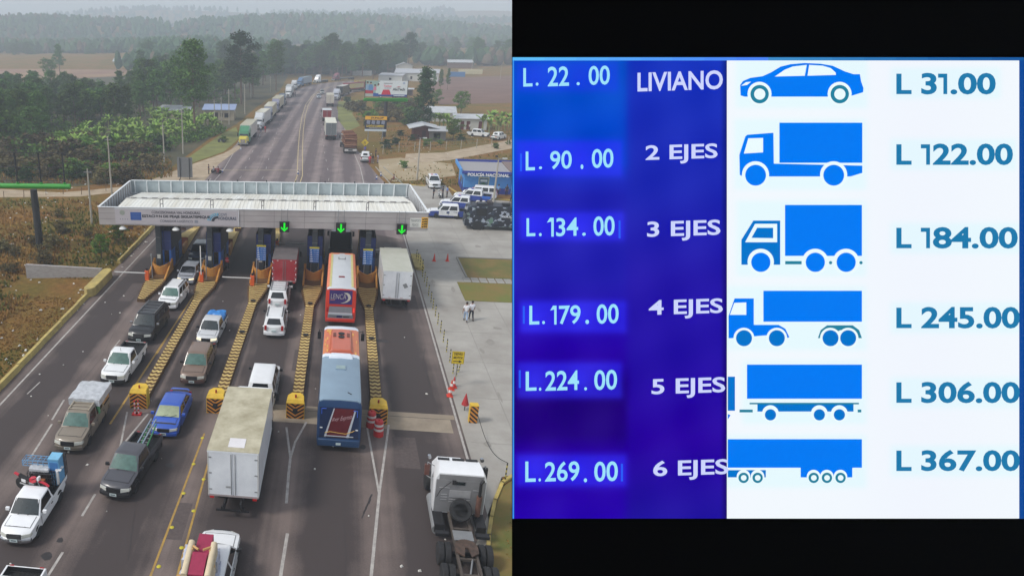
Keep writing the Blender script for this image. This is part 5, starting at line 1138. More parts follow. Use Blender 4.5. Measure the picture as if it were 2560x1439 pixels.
# buses
def bus(name, label, x, y, rz, L, hw, H, side, cols, wl=True):
    t = thing(name, label, 'bus', (x,y,0), rz, 'vehicles queueing away from the camera')
    def sec(y_, q=1, dz=0):
        w_ = hw*q; return [(-w_*.97,y_,.35),(-w_,y_,.7),(-w_,y_,H*.62),(-w_*.985,y_,H-.35-dz),(-w_*.93,y_,H-.12-dz),(-w_*.78,y_,H-.02-dz),(0,y_,H+.02-dz),(w_*.78,y_,H-.02-dz),(w_*.93,y_,H-.12-dz),(w_*.985,y_,H-.35-dz),(w_,y_,H*.62),(w_,y_,.7),(w_*.97,y_,.35)]
    b = B(); S_ = paint(side); st = [0,.02,.25]+[k[0] for k in cols]+[L-.5,L-.12,L]; q = {0:.965,.02:.985,L:.9,L-.12:.96}; dzs = {0:.1,.02:.04,L:.25,L-.12:.08}
    rings = [sec(s_, q.get(s_,1), dzs.get(s_,0)) for s_ in st]; b.loft(rings, S_)
    # roof band materials: faces with index >= 4 and <= 7 on the ring are roof
    n_ = 13
    for j in range(len(st)-1):
        mid = (st[j]+st[j+1])/2; mm = S_
        for y0_, m_ in cols:
            if mid >= y0_-1e-6: mm = m_
        if mid < cols[0][0]: mm = cols[0][1]
        for i in range(4, 8): b.k[j*n_+i] = b.mi(mm)
    b.done('body', t, smooth=35)
    for s_ in (-1,1):
        b = B(); nw = int((L-1.2)/1.45)
        for i in range(nw): y0_ = .7+i*1.45; b.box(min(s_*(hw-.02),s_*(hw+.012)),max(s_*(hw-.02),s_*(hw+.012)),y0_,y0_+1.36,H*.5,H*.5+.95,GLASSD)
        b.done('side_window', t, smooth=0)
        b = B(); mx = s_*(hw+.28); b.path([(s_*hw*.9,L-.2,H-.5),(mx,L+.25,H-.55),(mx,L+.3,H-.75)],.025,DARK); b.box(mx-.12,mx+.12,L+.22,L+.32,H-1.3,H-.75,DARK); b.done('mirror', t, smooth=0)
        for y in (2.9,L-2.6): wheel(t, s_*(hw-.15), y, .5, .3)
    b = B(); b.quad((-hw*.85,L+.01,1.2),(hw*.85,L+.01,1.2),(hw*.8,L+.005,H-.5),(-hw*.8,L+.005,H-.5),GLASS); b.done('windshield', t, smooth=0, fix=False)
    return t
yb = 34.55; ORR = M('orange_roof', (196,96,66), .4, scale=1.3, col2=(206,128,60), coat=.3, stretch=(2.2,.6,1)); BGR = M('blue_grey_roof', (124,146,164), .45, vary=.08, scale=.6, coat=.3); WHB = paint((214,222,232))
yo = P(850,884,3.5)[1]-yb; yf = P(850,823,3.5)[1]-yb
t = bus('coach','tall blue coach with orange front roof and maroon rear panel','', 0,0,0,0,{}, ()) if False else bus('coach','blue coach with orange front roof and maroon striped rear panel',.55,yb,0,10.7,1.28,3.5,(32,64,106),[(.25,BGR),(yo-.45,WHB),(yo,ORR),(yf,WHB)])
b = B(); e = .012
b.quad((-1.12,-e,.95),(1.12,-e,.95),(1.12,-e,2.95),(-1.12,-e,2.95),M('dark_blue_rear',(22,42,80),.35,vary=.1,coat=.4))
MR = M('maroon_panel',(98,22,32),.4,vary=.12,coat=.3); SV = M('silver_stripe',(190,196,204),.3,vary=.08)
b.quad((-.78,-e-.004,.95),(.42,-e-.004,.95),(.86,-e-.004,2.9),(-.32,-e-.004,2.9),MR)
b.quad((-.86,-e-.006,.95),(-.74,-e-.006,.95),(-.28,-e-.006,2.9),(-.34,-e-.006,2.9),SV); b.quad((.42,-e-.006,.95),(.58,-e-.006,.95),(.92,-e-.006,2.75),(.86,-e-.006,2.85),SV); rp_ = b.done('rear_panel', t, smooth=0, fix=False)
b = B(); SC = flat((196,160,164)); tmesh(b,'Rey',-.42,.0,2.02,2.3,SC,None,0,e+.012,.35,.3); tmesh(b,'Express',.06,.72,2.12,2.48,SC,None,0,e+.012,.35,.3); b.done('lettering', rp_, smooth=0, fix=False)
b = B(); BL2 = lit((40,90,190))
b.path([(-1.02,-.03,2.5),(-1.02,-.03,2.86),(-.75,-.03,2.86)],.018,paint((50,100,220))); b.path([(1.02,-.03,2.4),(1.02,-.03,2.8),(.78,-.03,2.8)],.018,paint((50,100,220))); b.done('light_strip', t)
b = B(); b.path([(-.8,-.03,1.25),(-.5,-.03,1.35),(-.1,-.03,1.3),(.4,-.03,1.25),(.75,-.03,1.4),(.9,-.03,1.5)],.02,paint((200,160,70))); b.box(-.8,.85,-.04,-.02,1.04,1.09,SV); b.done('trim', t)
b = B(); b.box(-1.2,1.2,-.1,.1,.4,.85,paint((34,66,104))); bp_ = b.done('bumper', t, bevel=.04); b = B(); b.box(-.14,.14,-.12,-.101,.52,.66,PLATE); b.done('number_plate', bp_, smooth=0)
b = B(); b.box(-1.15,1.15,-.02,0,.96,1.0,DARK); b.box(-1.1,-.95,-.03,-.01,1.55,1.62,flat(WHITE)); b.box(.95,1.1,-.03,-.01,1.5,1.57,flat(WHITE)); b.done('tail_light', t, smooth=0)
yh_ = P(848,920,3.5)[1]-yb; b = B(); b.box(-.33,.33,yh_-.25,yh_+.3,3.5,3.56,BGR); b.box(-.28,.28,yh_-.2,yh_+.25,3.561,3.575,M('hatch_pane',(140,160,160),.5)); b.done('roof_hatch', t, smooth=0, bevel=.02)
b = B(); b.loft([[(-w_,yo+o_,z) for w_, z in ()] for o_ in ()], WHB) if False else b.hexa([(-.8,yo-.75,3.46),(.8,yo-.75,3.46),(.7,yo-.05,3.46),(-.7,yo-.05,3.46),(-.72,yo-.62,3.68),(.72,yo-.62,3.68),(.6,yo-.2,3.66),(-.6,yo-.2,3.66)],WHB); b.done('roof_fairing', t, bevel=.05)
ya_ = P(848,845,3.5)[1]-yb; AC = paint((188,92,62)); b = B(); b.hexa([(-.85,yo+.1,3.46),(.85,yo+.1,3.46),(.75,ya_+1.3,3.46),(-.75,ya_+1.3,3.46),(-.62,yo+.15,3.72),(.62,yo+.15,3.72),(.6,ya_+1.1,3.66),(-.6,ya_+1.1,3.66)],AC); b.done('air_conditioner', t, bevel=.05)
ac = [o for o in kids(t) if o.name.startswith('air_cond')][0]
b = B()
for y_ in (ya_-.25,ya_+.3): b.lathe([(.2,0),(.22,.05),(.2,.05)],DARK,16,Tr(0,y_,3.68)); b.poly([(.2*math.cos(q*PI/8),y_+.2*math.sin(q*PI/8),3.715) for q in range(16)],M('fan_green',(60,74,70),.4)); 
for s_ in (-1,1): b.hexa([(s_*.36,ya_-.2,3.69),(s_*.56,ya_-.25,3.69),(s_*.56,ya_+.35,3.69),(s_*.38,ya_+.4,3.69),(s_*.36,ya_-.2,3.73),(s_*.56,ya_-.25,3.72),(s_*.56,ya_+.35,3.72),(s_*.38,ya_+.4,3.73)],M('vent_brown',(110,60,50),.6))
b.done('vent', ac, smooth=30)
YL = M('yellow_flame',(214,160,66),.4,vary=.2,coat=.3); b = B()
r_ = random.Random(4)
for i in range(26):
    x = r_.uniform(-1.0,1.0); y_ = r_.choice([r_.uniform(yf-.9,yf-.2),r_.uniform(yo+.1,yf-.3)]); 
    if abs(x) < .85 and y_ < yf-1.0: x = math.copysign(r_.uniform(.9,1.05), x)
    z = 3.515-.06*max(0,abs(x)-.8)*3; b.box(x-.05,x+.05,y_-.2,y_+.2,z-.05,z,YL)
b.box(-1.0,-.45,yf-.55,yf-.15,3.46,3.52,YL); b.done('roof_stripe', t, smooth=0)
b = B(); b.hexa([(.62,.6,3.5),(.66,.64,3.5),(.45,.86,3.5),(.41,.8,3.5),(.62,.6,3.52),(.66,.64,3.52),(.45,.86,3.52),(.41,.8,3.52)],DARK); b.done('antenna', t)
# red bus
yl_ = 53.1; RR = paint((200,52,38)); RW = M('pearl_roof',(196,200,204),.5,vary=.06,scale=.5)
t = bus('coach','red and orange coach with purple rear sign before the fourth booth',.5,yl_,0,9.9,1.27,3.4,(206,54,36),[(.25,RW)])
OE = M('orange_roof_edge',(216,130,96),.5,vary=.12); b = B()
for s_ in (-1,1): b.hexa([(s_*1.0,.3,3.33),(s_*1.21,.3,3.22),(s_*1.21,9.6,3.22),(s_*1.0,9.6,3.33),(s_*1.0,.3,3.405),(s_*1.22,.3,3.30),(s_*1.22,9.6,3.30),(s_*1.0,9.6,3.405)],OE)
for s_ in (-1,1): b.hexa([(s_*.82,.3,3.35),(s_*1.0,.3,3.35),(s_*1.0,9.6,3.35),(s_*.82,9.6,3.35),(s_*.82,.3,3.402),(s_*.999,.3,3.403),(s_*.999,9.6,3.403),(s_*.82,9.6,3.402)],M('yellow_green_edge',(196,190,130),.5,vary=.1))
b.box(-1.0,1.0,9.2,9.55,3.36,3.41,OE); b.done('roof_edge', t, smooth=0)
b = B(); b.box(-.26,.26,2.55,2.72,3.41,3.5,M('dark_red_lamp',(130,28,40),.4)); b.done('roof_lamp', t, bevel=.02)
b = B(); b.path([(-.3,8.2,3.44),(-.3,7.6,3.44),(.3,7.6,3.44),(.3,8.2,3.44)],.02,DARK); b.done('roof_hatch', t)
b = B(); b.quad((-.96,-.02,1.95),(.92,-.02,1.95),(.92,-.02,3.2),(-.96,-.02,3.2),M('purple_sign',(60,44,110),.4,vary=.08,coat=.2)); b.quad((-.96,-.02,1.82),(.92,-.02,1.82),(.92,-.02,1.94),(-.96,-.02,1.94),RR); sg = b.done('rear_sign', t, smooth=0, fix=False)
b = B(); LS = flat((196,190,178)); tmesh(b,'LENCA',-.84,.42,2.42,2.86,LS,None,-.01,.026,.08)
pts = [(.2,2.98),(.5,3.0),(.72,2.85),(.82,2.6),(.74,2.35),(.5,2.16),(.2,2.06),(-.06,2.04),(.3,2.16),(.52,2.34),(.6,2.56),(.5,2.8),(.2,2.98)]
for (a, c), (d_, e_) in zip(zip(pts[:6], pts[1:7]), zip(pts[12:6:-1], pts[11:5:-1])): b.quad((a[0],-.027,a[1]),(c[0],-.027,c[1]),(e_[0],-.027,e_[1]),(d_[0],-.027,d_[1]),LS)
b.box(-.88,-.5,-.028,-.024,2.3,2.33,OE); b.done('lettering', sg, smooth=0, fix=False)
b = B(); b.quad((-.98,-.02,1.2),(.96,-.02,1.2),(.92,-.02,1.75),(-.94,-.02,1.75),M('grey_rear',(134,134,140),.4,vary=.08)); b.box(-1.0,.98,-.12,-.0,1.02,1.18,flat((176,180,188))); b.box(-1.05,1.05,-.025,-.021,.7,1.0,M('grey_rear')); b.box(-.3,.15,-.035,-.026,.76,.96,flat((50,48,100))); b.box(.25,.75,-.035,-.026,.8,.88,DARK); b.done('engine_cover', t, smooth=0)
b = B(); b.box(-1.2,1.2,-.1,.05,.38,.66,RR); b.done('bumper', t, bevel=.04)
for s_ in (-1,1): b = B(); b.box(min(s_*1.03,s_*1.16),max(s_*1.03,s_*1.16),-.04,0,1.25,1.65,lit((255,70,60),.9) if s_ > 0 else REDL); b.done('tail_light', t, smooth=0)
# bobtail tractor
t = thing('semi_tractor','white semi tractor without trailer, spare tyre on its grey back wall','truck',(6.42,23.2,0),R(0))
WT = paint((226,228,230)); GBk = M('grey_back_wall',(136,136,138),.5,scale=1,col2=(116,116,118)); b = B(); y0 = 5.35
def cs(y, z0_, z1_, w0, w1): return [(-w0,y,z0_),(-w0,y,z1_-.35),(-w1,y,z1_),(w1,y,z1_),(w0,y,z1_-.35),(w0,y,z0_)]
b.loft([cs(y0,.95,3.2,1.2,1.05),cs(y0+.35,.95,3.32,1.2,1.02),cs(y0+1.0,.95,3.3,1.15,.95),cs(y0+1.15,.95,2.9,1.12,.88),cs(y0+1.9,.95,2.0,1.08,.85),cs(y0+3.6,.95,1.75,.85,.6)], WT); b.done('cab', t, smooth=30)
b = B(); b.hexa([(-1.17,y0-.03,1.0),(1.17,y0-.03,1.0),(1.17,y0-.001,1.0),(-1.17,y0-.001,1.0),(-1.16,y0-.03,2.86),(1.16,y0-.03,2.86),(1.16,y0-.001,2.86),(-1.16,y0-.001,2.86)],GBk); b.box(-1.04,1.04,y0-.02,y0-.001,2.86,3.14,GBk)
for x0_, x1_, z0_, z1_ in ((-.5,.5,1.9,2.3),(-.9,-.6,2.0,2.05),(-.9,-.6,1.85,1.9),(-.9,-.6,1.7,1.75),(-.5,.5,1.75,1.78),(-.5,.5,1.62,1.65),(.6,.95,2.35,2.38),(-1.0,-.5,2.4,2.43)): b.box(x0_,x1_,y0-.055,y0-.031,z0_,z1_,M('grey_rib',(150,150,152),.5))
bw = b.done('back_wall', t, smooth=0); b = B(); b.box(-.22,.2,y0-.05,y0-.031,2.62,2.8,DARK); b.box(-.18,.16,y0-.06,y0-.051,2.65,2.77,GLASS); b.done('rear_window', bw, smooth=0, bevel=.02)
b = B(); b.box(-.42,-.25,y0-.12,y0-.02,2.68,2.86,DARK); b.path([(-.5,y0-.1,2.8),(-.95,y0-.1,2.3),(-1.1,y0-.1,1.9)],.015,DARK); b.done('work_lamp', bw)
b = B()
for x in (-.75,-.05,.6): b.box(x-.28,x+.28,y0+.97,y0+1.1,3.3,3.36,DARK)
b.done('visor', t, smooth=0)
b = B(); RU = M('rusty_exhaust',(110,74,60),.8,scale=4,col2=(84,60,54)); b.tube((.88,y0-.25,1.1),(.88,y0-.25,2.2),.13,RU,n=12); b.tube((.88,y0-.25,2.2),(.88,y0-.25,2.95),.075,DARK,n=10); b.tube((.88,y0-.25,2.95),(1.0,y0-.2,3.1),.075,DARK,n=10); b.done('exhaust_stack', t)
b = B(); T_ = Tr(.0,y0-.62,1.62) @ Rx(-.6) 
pr_ = [(.33,-.12),(.48,-.13),(.54,0),(.48,.13),(.33,.12),(.3,0),(.33,-.12)]
b.lathe(pr_, TYRE, 28, T_ @ Matrix.Rotation(0,4,'Y'), ax='y'); b.done('spare_tyre', t)
for s_ in (-1,1):
    b = B(); mx = s_*1.42; b.path([(s_*1.1,y0+1.3,2.7),(mx,y0+1.45,2.8),(mx,y0+1.45,2.0),(s_*1.1,y0+1.3,1.9)],.025,STEEL); b.box(mx-.12,mx+.12,y0+1.4,y0+1.55,2.05,2.65,DARK if s_ > 0 else M('brown_mirror',(96,60,52),.4)); b.tube((s_*1.3,y0+1.8,2.85),(s_*1.3,y0+1.95,2.85),.1,CHROME,n=12); b.done('mirror', t)
    b = B(); b.box(min(s_*.75,s_*1.2),max(s_*.75,s_*1.2),y0-1.0,y0+.3,.55,1.0,DARK); b.tube((s_*1.0,y0-.9,.6),(s_*1.0,y0+1.6,.6),.3,STEEL,n=16); b.done('fuel_tank', t)
    for y in (1.55,2.95): wheel(t, s_*1.08, y, .52, .27); wheel(t, s_*.76, y, .52, .27, False)
    wheel(t, s_*1.05, y0+3.2, .52, .3); b = B(); b.box(min(s_*.62,s_*1.24),max(s_*.62,s_*1.24),3.7,3.95,.85,1.0,DARK); b.box(min(s_*.62,s_*1.24),max(s_*.62,s_*1.24),.3,.38,.3,1.0,DARK); b.done('mudguard', t, smooth=0)
b = B(); FR = M('dirty_frame',(78,70,64),.8,vary=.2,scale=4)
for s_ in (-.42,.42): b.box(s_-.05,s_+.05,.2,y0,.8,1.02,FR)
for y in (.3,1.2,2.2,3.4,4.2): b.box(-.38,.38,y-.05,y+.05,.84,.98,FR)
b.box(-.45,.45,3.3,3.95,1.021,1.06,STEEL); b.box(-1.0,1.0,1.45,1.65,.44,.6,DARK); b.box(-1.0,1.0,2.85,3.05,.44,.6,DARK); b.tube((-.1,1.0,.9),(.2,2.2,.95),.04,STEEL); b.done('chassis', t, smooth=0)
b = B(); pts = [(.52*math.cos(a),2.75+.5*math.sin(a)) for a in [PI*(k/10) for k in range(11)]]+[(-.5,2.4),(-.16,2.15),(-.07,2.7),(.07,2.7),(.16,2.15),(.5,2.4)]
b.prism(pts,.08,M('greasy_steel',(104,84,72),.45,metal=.3,scale=5,col2=(70,58,52)),1.08); b.done('fifth_wheel', t, smooth=0)
t = thing('red_truck','dark red truck nose with white slats following the bobtail tractor','truck',(6.15,17.2,0),R(0)); b = B(); DRD = paint((72,24,34)); b.loft([cs(0,.5,2.6,1.15,.9),cs(2.2,.5,2.7,1.1,.9),cs(2.8,.5,1.9,1.1,.9),cs(5.3,.5,1.45,.95,.7)],DRD); b.done('cab', t); b = B()
for i in range(7): b.box(-.62+i*.19,-.5+i*.19,4.6,5.32,1.47,1.56,flat(WHITE))
b.done('grille', t, smooth=0)
for s_ in (-1,1): wheel(t, s_*1.0, 4.2, .5, .3); wheel(t, s_*1.0, .6, .5, .3)
# ---- distant queue of trucks
def semi_cab(t, y1, col, style='nose', col2=None, hood=None):
    """tractor whose front is at y1; returns rear y"""
    m = paint(col); m2 = paint(col2) if col2 else m; hm = paint(hood) if hood else m; b = B()
    b.loft([cs(y1,.6,1.55,.75,.6),cs(y1-1.5,.6,1.8,.95,.75),cs(y1-1.7,.6,1.95,1.1,.9)], hm); b.done('hood', t, smooth=30)
    b = B(); b.loft([cs(y1-1.7,.6,1.95,1.12,1.0),cs(y1-2.1,.6,3.0,1.15,.9),cs(y1-4.0,.6,3.9,1.2,1.0),cs(y1-4.4,.6,3.85,1.2,1.0)], m2 if style == 'split' else m); b.done('cab', t, smooth=30)
    b = B(); b.quad((-.95,y1-1.66,2.0),(.95,y1-1.66,2.0),(.85,y1-2.06,2.75),(-.85,y1-2.06,2.75),GLASS); b.done('windshield', t, smooth=0, fix=False)
    b = B(); b.box(-.5,.5,y1-.02,y1+.04,.75,1.45,CHROME); b.done('grille', t, smooth=0); b = B(); b.box(-1.15,1.15,y1-.15,y1+.12,.4,.72,STEEL); b.done('bumper', t, smooth=0)
    for s_ in (-1,1):
        b = B(); b.box(min(s_*.7,s_*.98),max(s_*.7,s_*.98),y1-.3,y1-.05,.85,1.1,LAMP); b.done('headlight', t, smooth=0)
        b = B(); b.box(min(s_*1.15,s_*1.45),max(s_*1.15,s_*1.45),y1-1.7,y1-1.6,1.9,2.6,DARK); b.done('mirror', t, smooth=0)
        b = B(); b.box(min(s_*1.12,s_*1.17),max(s_*1.12,s_*1.17),y1-2.9,y1-2.2,2.0,2.6,GLASSD); b.done('side_window', t, smooth=0)
        wheel(t, s_*1.0, y1-.9, .5, .3, False)
    return y1-4.4
def semi(label, x, y, rz, col, trailer, tcol=(205,205,200), tr=(206,200,178), TLn=12.2, grp=None, name='semi_truck', **k):
    """front bumper at (x,y), heading rz (rotation of local +y)"""
    t = thing(name, label, 'truck', (x, y, 0), rz, grp); yr = semi_cab(t, 0, col, **k); y1 = yr-.3; y0 = y1-TLn
    chassis(t, y0, y1+.5, (y0+1.2,y0+2.5,yr-.6+.0,yr+.9), 1.2, .5, (y0+1.2,y0+2.5), .95, True, False)
    if trailer == 'box': cargo(t, y0, y1, 1.25, 1.25, 3.95, tcol, tr, None, False)
    elif trailer == 'flat':
        b = B(); b.box(-1.25,1.25,y0,y1,1.05,1.3,paint(tcol)); b.box(-1.25,1.25,y1-.08,y1,1.3,2.2,paint(tcol)); b.done('flatbed', t, smooth=0)
    elif trailer == 'tank':
        b = B(); b.lathe([(.001,0),(.8,.1),(1.05,.5),(1.1,1),(1.1,TLn-1),(1.0,TLn-.4),(.7,TLn-.1),(.001,TLn)],paint(tcol),20,Tr(0,y0,2.2) @ Matrix.Rotation(0,4,'X'),ax='y'); b.done('tank', t, smooth=60)
    return t
GQ = 'trucks parked along the left shoulder'
pth = [P(*p) for p in ((607,366),(643,326),(667,307),(686,283),(703,266),(720,246),(733,226),(745,218),(787,209),(832,203),(880,199),(950,196))]
def seg(i):
    (xa,ya),(xb,yb_) = pth[i], pth[i+1]; return (xa, ya, math.atan2(-(xa-xb), ya-yb_))
def seglen(i): (xa,ya),(xb,yb_) = pth[i], pth[i+1]; return math.hypot(xa-xb, ya-yb_)
YC = [((205,180,60),'box','yellow and white nosed semi with green roof and cream container, first in the shoulder queue'),
      ((200,202,204),'box','white semi with plain container second in the left shoulder queue'),
      ((120,124,140),'box','grey semi with cream container, third in the left shoulder queue'),
      ((128,128,150),'box','grey violet semi with cream container ahead of the white tanker'),
      ((84,94,112),'tank','dark blue grey truck with short white tank on the left shoulder'),
      ((214,216,216),'box','white semi with dusty white trailer before the bend'),
      ((210,212,212),'flat','white truck with flat trailer half hidden at the bend'),
      ((74,110,150),'box','blue semi with long silver grey trailer on the bend'),
      ((220,222,222),'flat','white high roofed semi with brown flatbed on the bend'),
      ((112,34,52),'flat','maroon semi with long flatbed, last on the bend')]
for i, (c, tr_, lb) in enumerate(YC):
    x, y, a = seg(i); ln = max(6, min(13, seglen(i)-6)); 
    kw = {}
    if i == 0: kw = dict(style='split', col2=(60,130,90), hood=(206,190,70)); ln = 11.5
    tc = {0:(214,212,204),1:(216,216,214),2:(206,196,166),3:(206,196,166),4:(216,214,212),5:(204,206,206),6:(150,150,146),7:(150,166,180),8:(150,136,110),9:(130,134,136)}[i]
    tc2 = {4:4.5,9:14,8:9,7:13}.get(i, ln)
    semi(lb, x, y, a, c, tr_, tc, (214,206,178) if i in (0,1,2,3) else tc, tc2, GQ, **kw)
GR2 = 'trucks queueing on the right beyond the plaza'
def rtruck(label, px, py, ang, ln, z1, wall, roof, door=None, cab=(200,200,200), hw=1.25, name='box_truck'):
    x, y = P(px, py); t = thing(name, label, 'truck', (x,y,0), ang, GR2); cargo(t, 0, ln, hw, 1.15, z1, wall, roof, door, False); chassis(t, -.1, ln+2.2, (1.3,2.5,ln+1.4), hw-.05, .5, (1.3,2.5), .95, True, False); cabover(t, ln+.3, ln+2.3, hw-.1, .8, 2.9, cab); return t
rtruck('cream roofed container truck with grey rear doors behind the log truck',827,352,R(3),11,3.95,(206,204,194),(222,216,190),(112,118,120),(196,70,70))
rtruck('grey box truck with red lower half ahead of the container truck',817,305,R(3),6,3.1,(190,192,192),(190,194,196),(140,48,54),(200,202,204))
rtruck('dusty white box truck right of the grey and red one',825,268,R(2),9,3.9,(200,192,180),(214,204,180),(204,196,182))
x, y = P(838,252); semi('silver nosed tanker truck parked where the right shoulder widens', x, y, PI-.1, (176,180,190), 'tank', (190,194,200), TLn=5, grp=GR2)
x, y = P(855,240); t = rtruck('black trailer truck with white roof at the right of the bend',848,243,R(-12),12,3.9,(44,48,58),(214,212,206),(40,44,54),(60,60,70))
rtruck('red truck with cream and yellow side panel on the bend',863,232,R(-34),13,3.7,(150,40,50),(150,46,56),(140,36,46),(210,210,210)); 
tt = bpy.data.objects[[o.name for o in bpy.data.objects if o.get('label','').startswith('red truck with cream')][0]]; b = B(); b.box(1.275,1.29,1,12,1.6,3.4,M('cream_side',(206,190,110),.6,scale=.3,col2=(196,190,176))); b.done('side_panel', tt, smooth=0)
rtruck('yellow trailer truck furthest right on the bend, above the billboard',889,226,R(-48),12,3.9,(170,150,70),(176,156,80),(150,130,60),(60,60,66))
# log truck
x, y = P(876,386); t = thing('log_truck','flatbed truck piled with reddish logs at the right roadside','truck',(x,y,0),R(6),GR2); chassis(t, -.1, 10.5, (1.2,2.4,9.6), 1.2, .5, (1.2,2.4), .95, True, True); cabover(t, 8.3, 10.3, 1.1, .8, 2.8, (206,206,202)); b = B(); b.box(-1.25,1.25,0,8,1.05,1.25,DARK)
for s_ in (-1,1):
    for y_ in (.3,2.8,5.4,7.8): b.box(s_*1.22-.04,s_*1.22+.04,y_-.04,y_+.04,1.25,3.4,DARK)
b.done('flatbed', t, smooth=0); b = B(); b.box(-1.2,1.2,-.14,-.02,.6,1.04,flat((200,196,192))); b.box(-.5,.4,-.15,-.141,.7,.98,DARK); b.done('bumper', t, smooth=0)
r_ = random.Random(9); LG = [M('log_bark_a',(128,86,62),.9,vary=.3,scale=4),M('log_bark_b',(150,110,84),.9,vary=.25,scale=4),M('log_bark_c',(104,64,48),.9,vary=.3,scale=4)]
ends = M('log_end',(186,140,104),.8,vary=.2)
spots_ = [(.12+r_.uniform(-.05,.1), 1.36+k*.235) for k in range(10)]+[(.42+r_.uniform(-.1,.1), 1.5+k*.235) for k in range(9)]+[(.55+k*.24, 3.5+r_.uniform(-.12,.28)) for k in range(29)]+[(.6+k*.3, 2.6+r_.uniform(-.1,.1)) for k in range(23)]+[(.6+k*.3, 1.9+r_.uniform(-.1,.1)) for k in range(23)]
for k_, (yy, z) in enumerate(spots_):
    b = B(); rr = r_.uniform(.1,.15); q = r_.uniform(-.14,.14); tz = r_.uniform(-.1,.1); xl, xr = -1.16-r_.uniform(0,.12), 1.14+r_.uniform(0,.14)
    b.tube((xl,yy-q,z-tz),(xr,yy+q,z+tz),rr,LG[(k_*5+k_//3)%3],rr*.85,n=8,cap=False)
    for x_, s__ in ((xl,-1),(xr,1)): b.poly([(x_,yy+s__*q+rr*math.cos(a*.785),z+s__*tz+rr*math.sin(a*.785)) for a in range(8)],ends)
    o = b.done('log', smooth=50); o.location = (x,y,0); o.rotation_euler = (0,0,R(6)); tag(o, 'reddish brown log stacked crosswise on the flatbed truck', 'log', 'logs on the flatbed truck')
# cars beyond
x, y = P(797,247); facing('sedan','light grey saloon coming round the bend','car','sedan',(170,176,184),x,y,-3,group='cars coming round the bend',detail=False)
x, y = P(806,237); facing('suv','light grey off-roader behind the saloon at the bend','car','suv',(160,160,160),x,y,-6,group='cars coming round the bend',detail=False,H=1.8)
x, y = P(912,408); leaving('pickup_truck','white double cab pickup parked by people behind the log truck','pickup truck','pickup',WHITE,x,y,3,L=5.1,r=.37,H=1.78,W=1.82,detail=True,bumper=STEEL)
x, y = P(1216,344); facing('pickup_truck','white pickup parked before the small white house facing right','pickup truck','pickup',WHITE,x+.6,y,-60,L=5.2,H=1.76,r=.37,detail=False,bumper=DARK,group='white pickups in the dirt yard')
x, y = P(1232,352); leaving('pickup_truck','white pickup parked tail first at the right edge of the dirt lane','pickup truck','pickup',WHITE,x,y,38,L=5.2,H=1.76,r=.37,detail=False,bumper=DARK,group='white pickups in the dirt yard')
# police vehicles
PB = (40,66,150)
def shield(root, x, y, z, s_=1, sc=.14):
    b = B(); b.box(min(x,x+s_*.014),max(x,x+s_*.014),y-sc,y+sc,z-sc,z+sc*1.1,flat((60,76,120))); b.done('emblem', root, smooth=0)
x, y = P(1100,547); p1 = car('police_pickup','white and blue police pickup nearest the canopy corner, with door emblem','police car','pickup',(228,230,232),x+1.0,y+.9,PI/2-.08,L=5.3,W=1.84,H=1.8,r=.38,lo=PB,stripe='white_doors',bedcol=PB,bar=False,bumper=(60,64,84),group='police vehicles by the station')
b = B(); b.box(-.95,-.935,-.2,.15,.7,1.0,flat((70,84,120))); b.box(-.95,-.935,-1.1,-.7,.9,.98,flat((150,154,160))); b.done('emblem', p1, smooth=0)
x, y = P(1090,533); car('police_pickup','white and blue police pickup with light bar, middle of the parked three','police car','pickup',(228,230,232),x+3.5,y+3.2,PI/2-.25,L=5.3,W=1.84,H=1.8,r=.38,lo=PB,bedcol=PB,bar=True,bumper=(220,222,224),group='police vehicles by the station')
x, y = P(1160,505); car('police_pickup','white police pickup with bright blue bed behind the two parked ones','police car','pickup',(228,230,232),x+1.2,y+.6,PI/2-.3,L=5.3,W=1.84,H=1.82,r=.38,lo=PB,bedcol=(44,100,190),bar=True,bumper=(220,222,224),group='police vehicles by the station')
x, y = P(1205,505); car('police_suv','long white police SUV parked before the blue station wall','police car','suv',(228,230,232),x,y+2.5,PI/2-.2,L=4.9,W=1.9,H=1.88,r=.39,group='police vehicles by the station')
x, y = P(1087,474); facing('police_pickup','white police pickup facing the camera behind the motorcycle','police car','pickup',(228,230,232),x,y,0,L=5.3,W=1.86,H=1.82,r=.38,bar=True,bumper=(224,226,228),group='police vehicles by the station')
x, y = P(1170,545); car('off_roader','small white off-roader nose showing behind the camouflage van','car','suv',(220,222,216),x+2.3,y-.4,PI/2+.15,L=4.0,W=1.7,H=1.75,r=.38,group=None)
# camouflage police van
CAMO = bpy.data.materials.new('night_camouflage'); CAMO.use_nodes = True; n = CAMO.node_tree.nodes; l = CAMO.node_tree.links
tc = n.new('ShaderNodeTexCoord'); vo = n.new('ShaderNodeTexVoronoi'); vo.inputs['Scale'].default_value = 3.0; mp = n.new('ShaderNodeMapping'); mp.inputs['Scale'].default_value = (1,1,1.2); nz = n.new('ShaderNodeTexNoise'); nz.inputs['Scale'].default_value = 3
mx = n.new('ShaderNodeMix'); mx.data_type = 'VECTOR'; mx.inputs[0].default_value = .12; l.new(tc.outputs['Object'], mp.inputs[0]); l.new(mp.outputs[0], nz.inputs[0]); l.new(mp.outputs[0], mx.inputs[4]); l.new(nz.outputs[1], mx.inputs[5]); l.new(mx.outputs[1], vo.inputs[0])
cr = n.new('ShaderNodeValToRGB'); cr.color_ramp.interpolation = 'CONSTANT'; e = cr.color_ramp.elements; e[0].color = (*lin((22,26,38)),1); e[1].position = .42; e[1].color = (*lin((44,54,70)),1)
for p_, c_ in ((.55,(158,166,180)),(.72,(26,30,44)),(.86,(110,126,124))): q = e.new(p_); q.color = (*lin(c_),1)
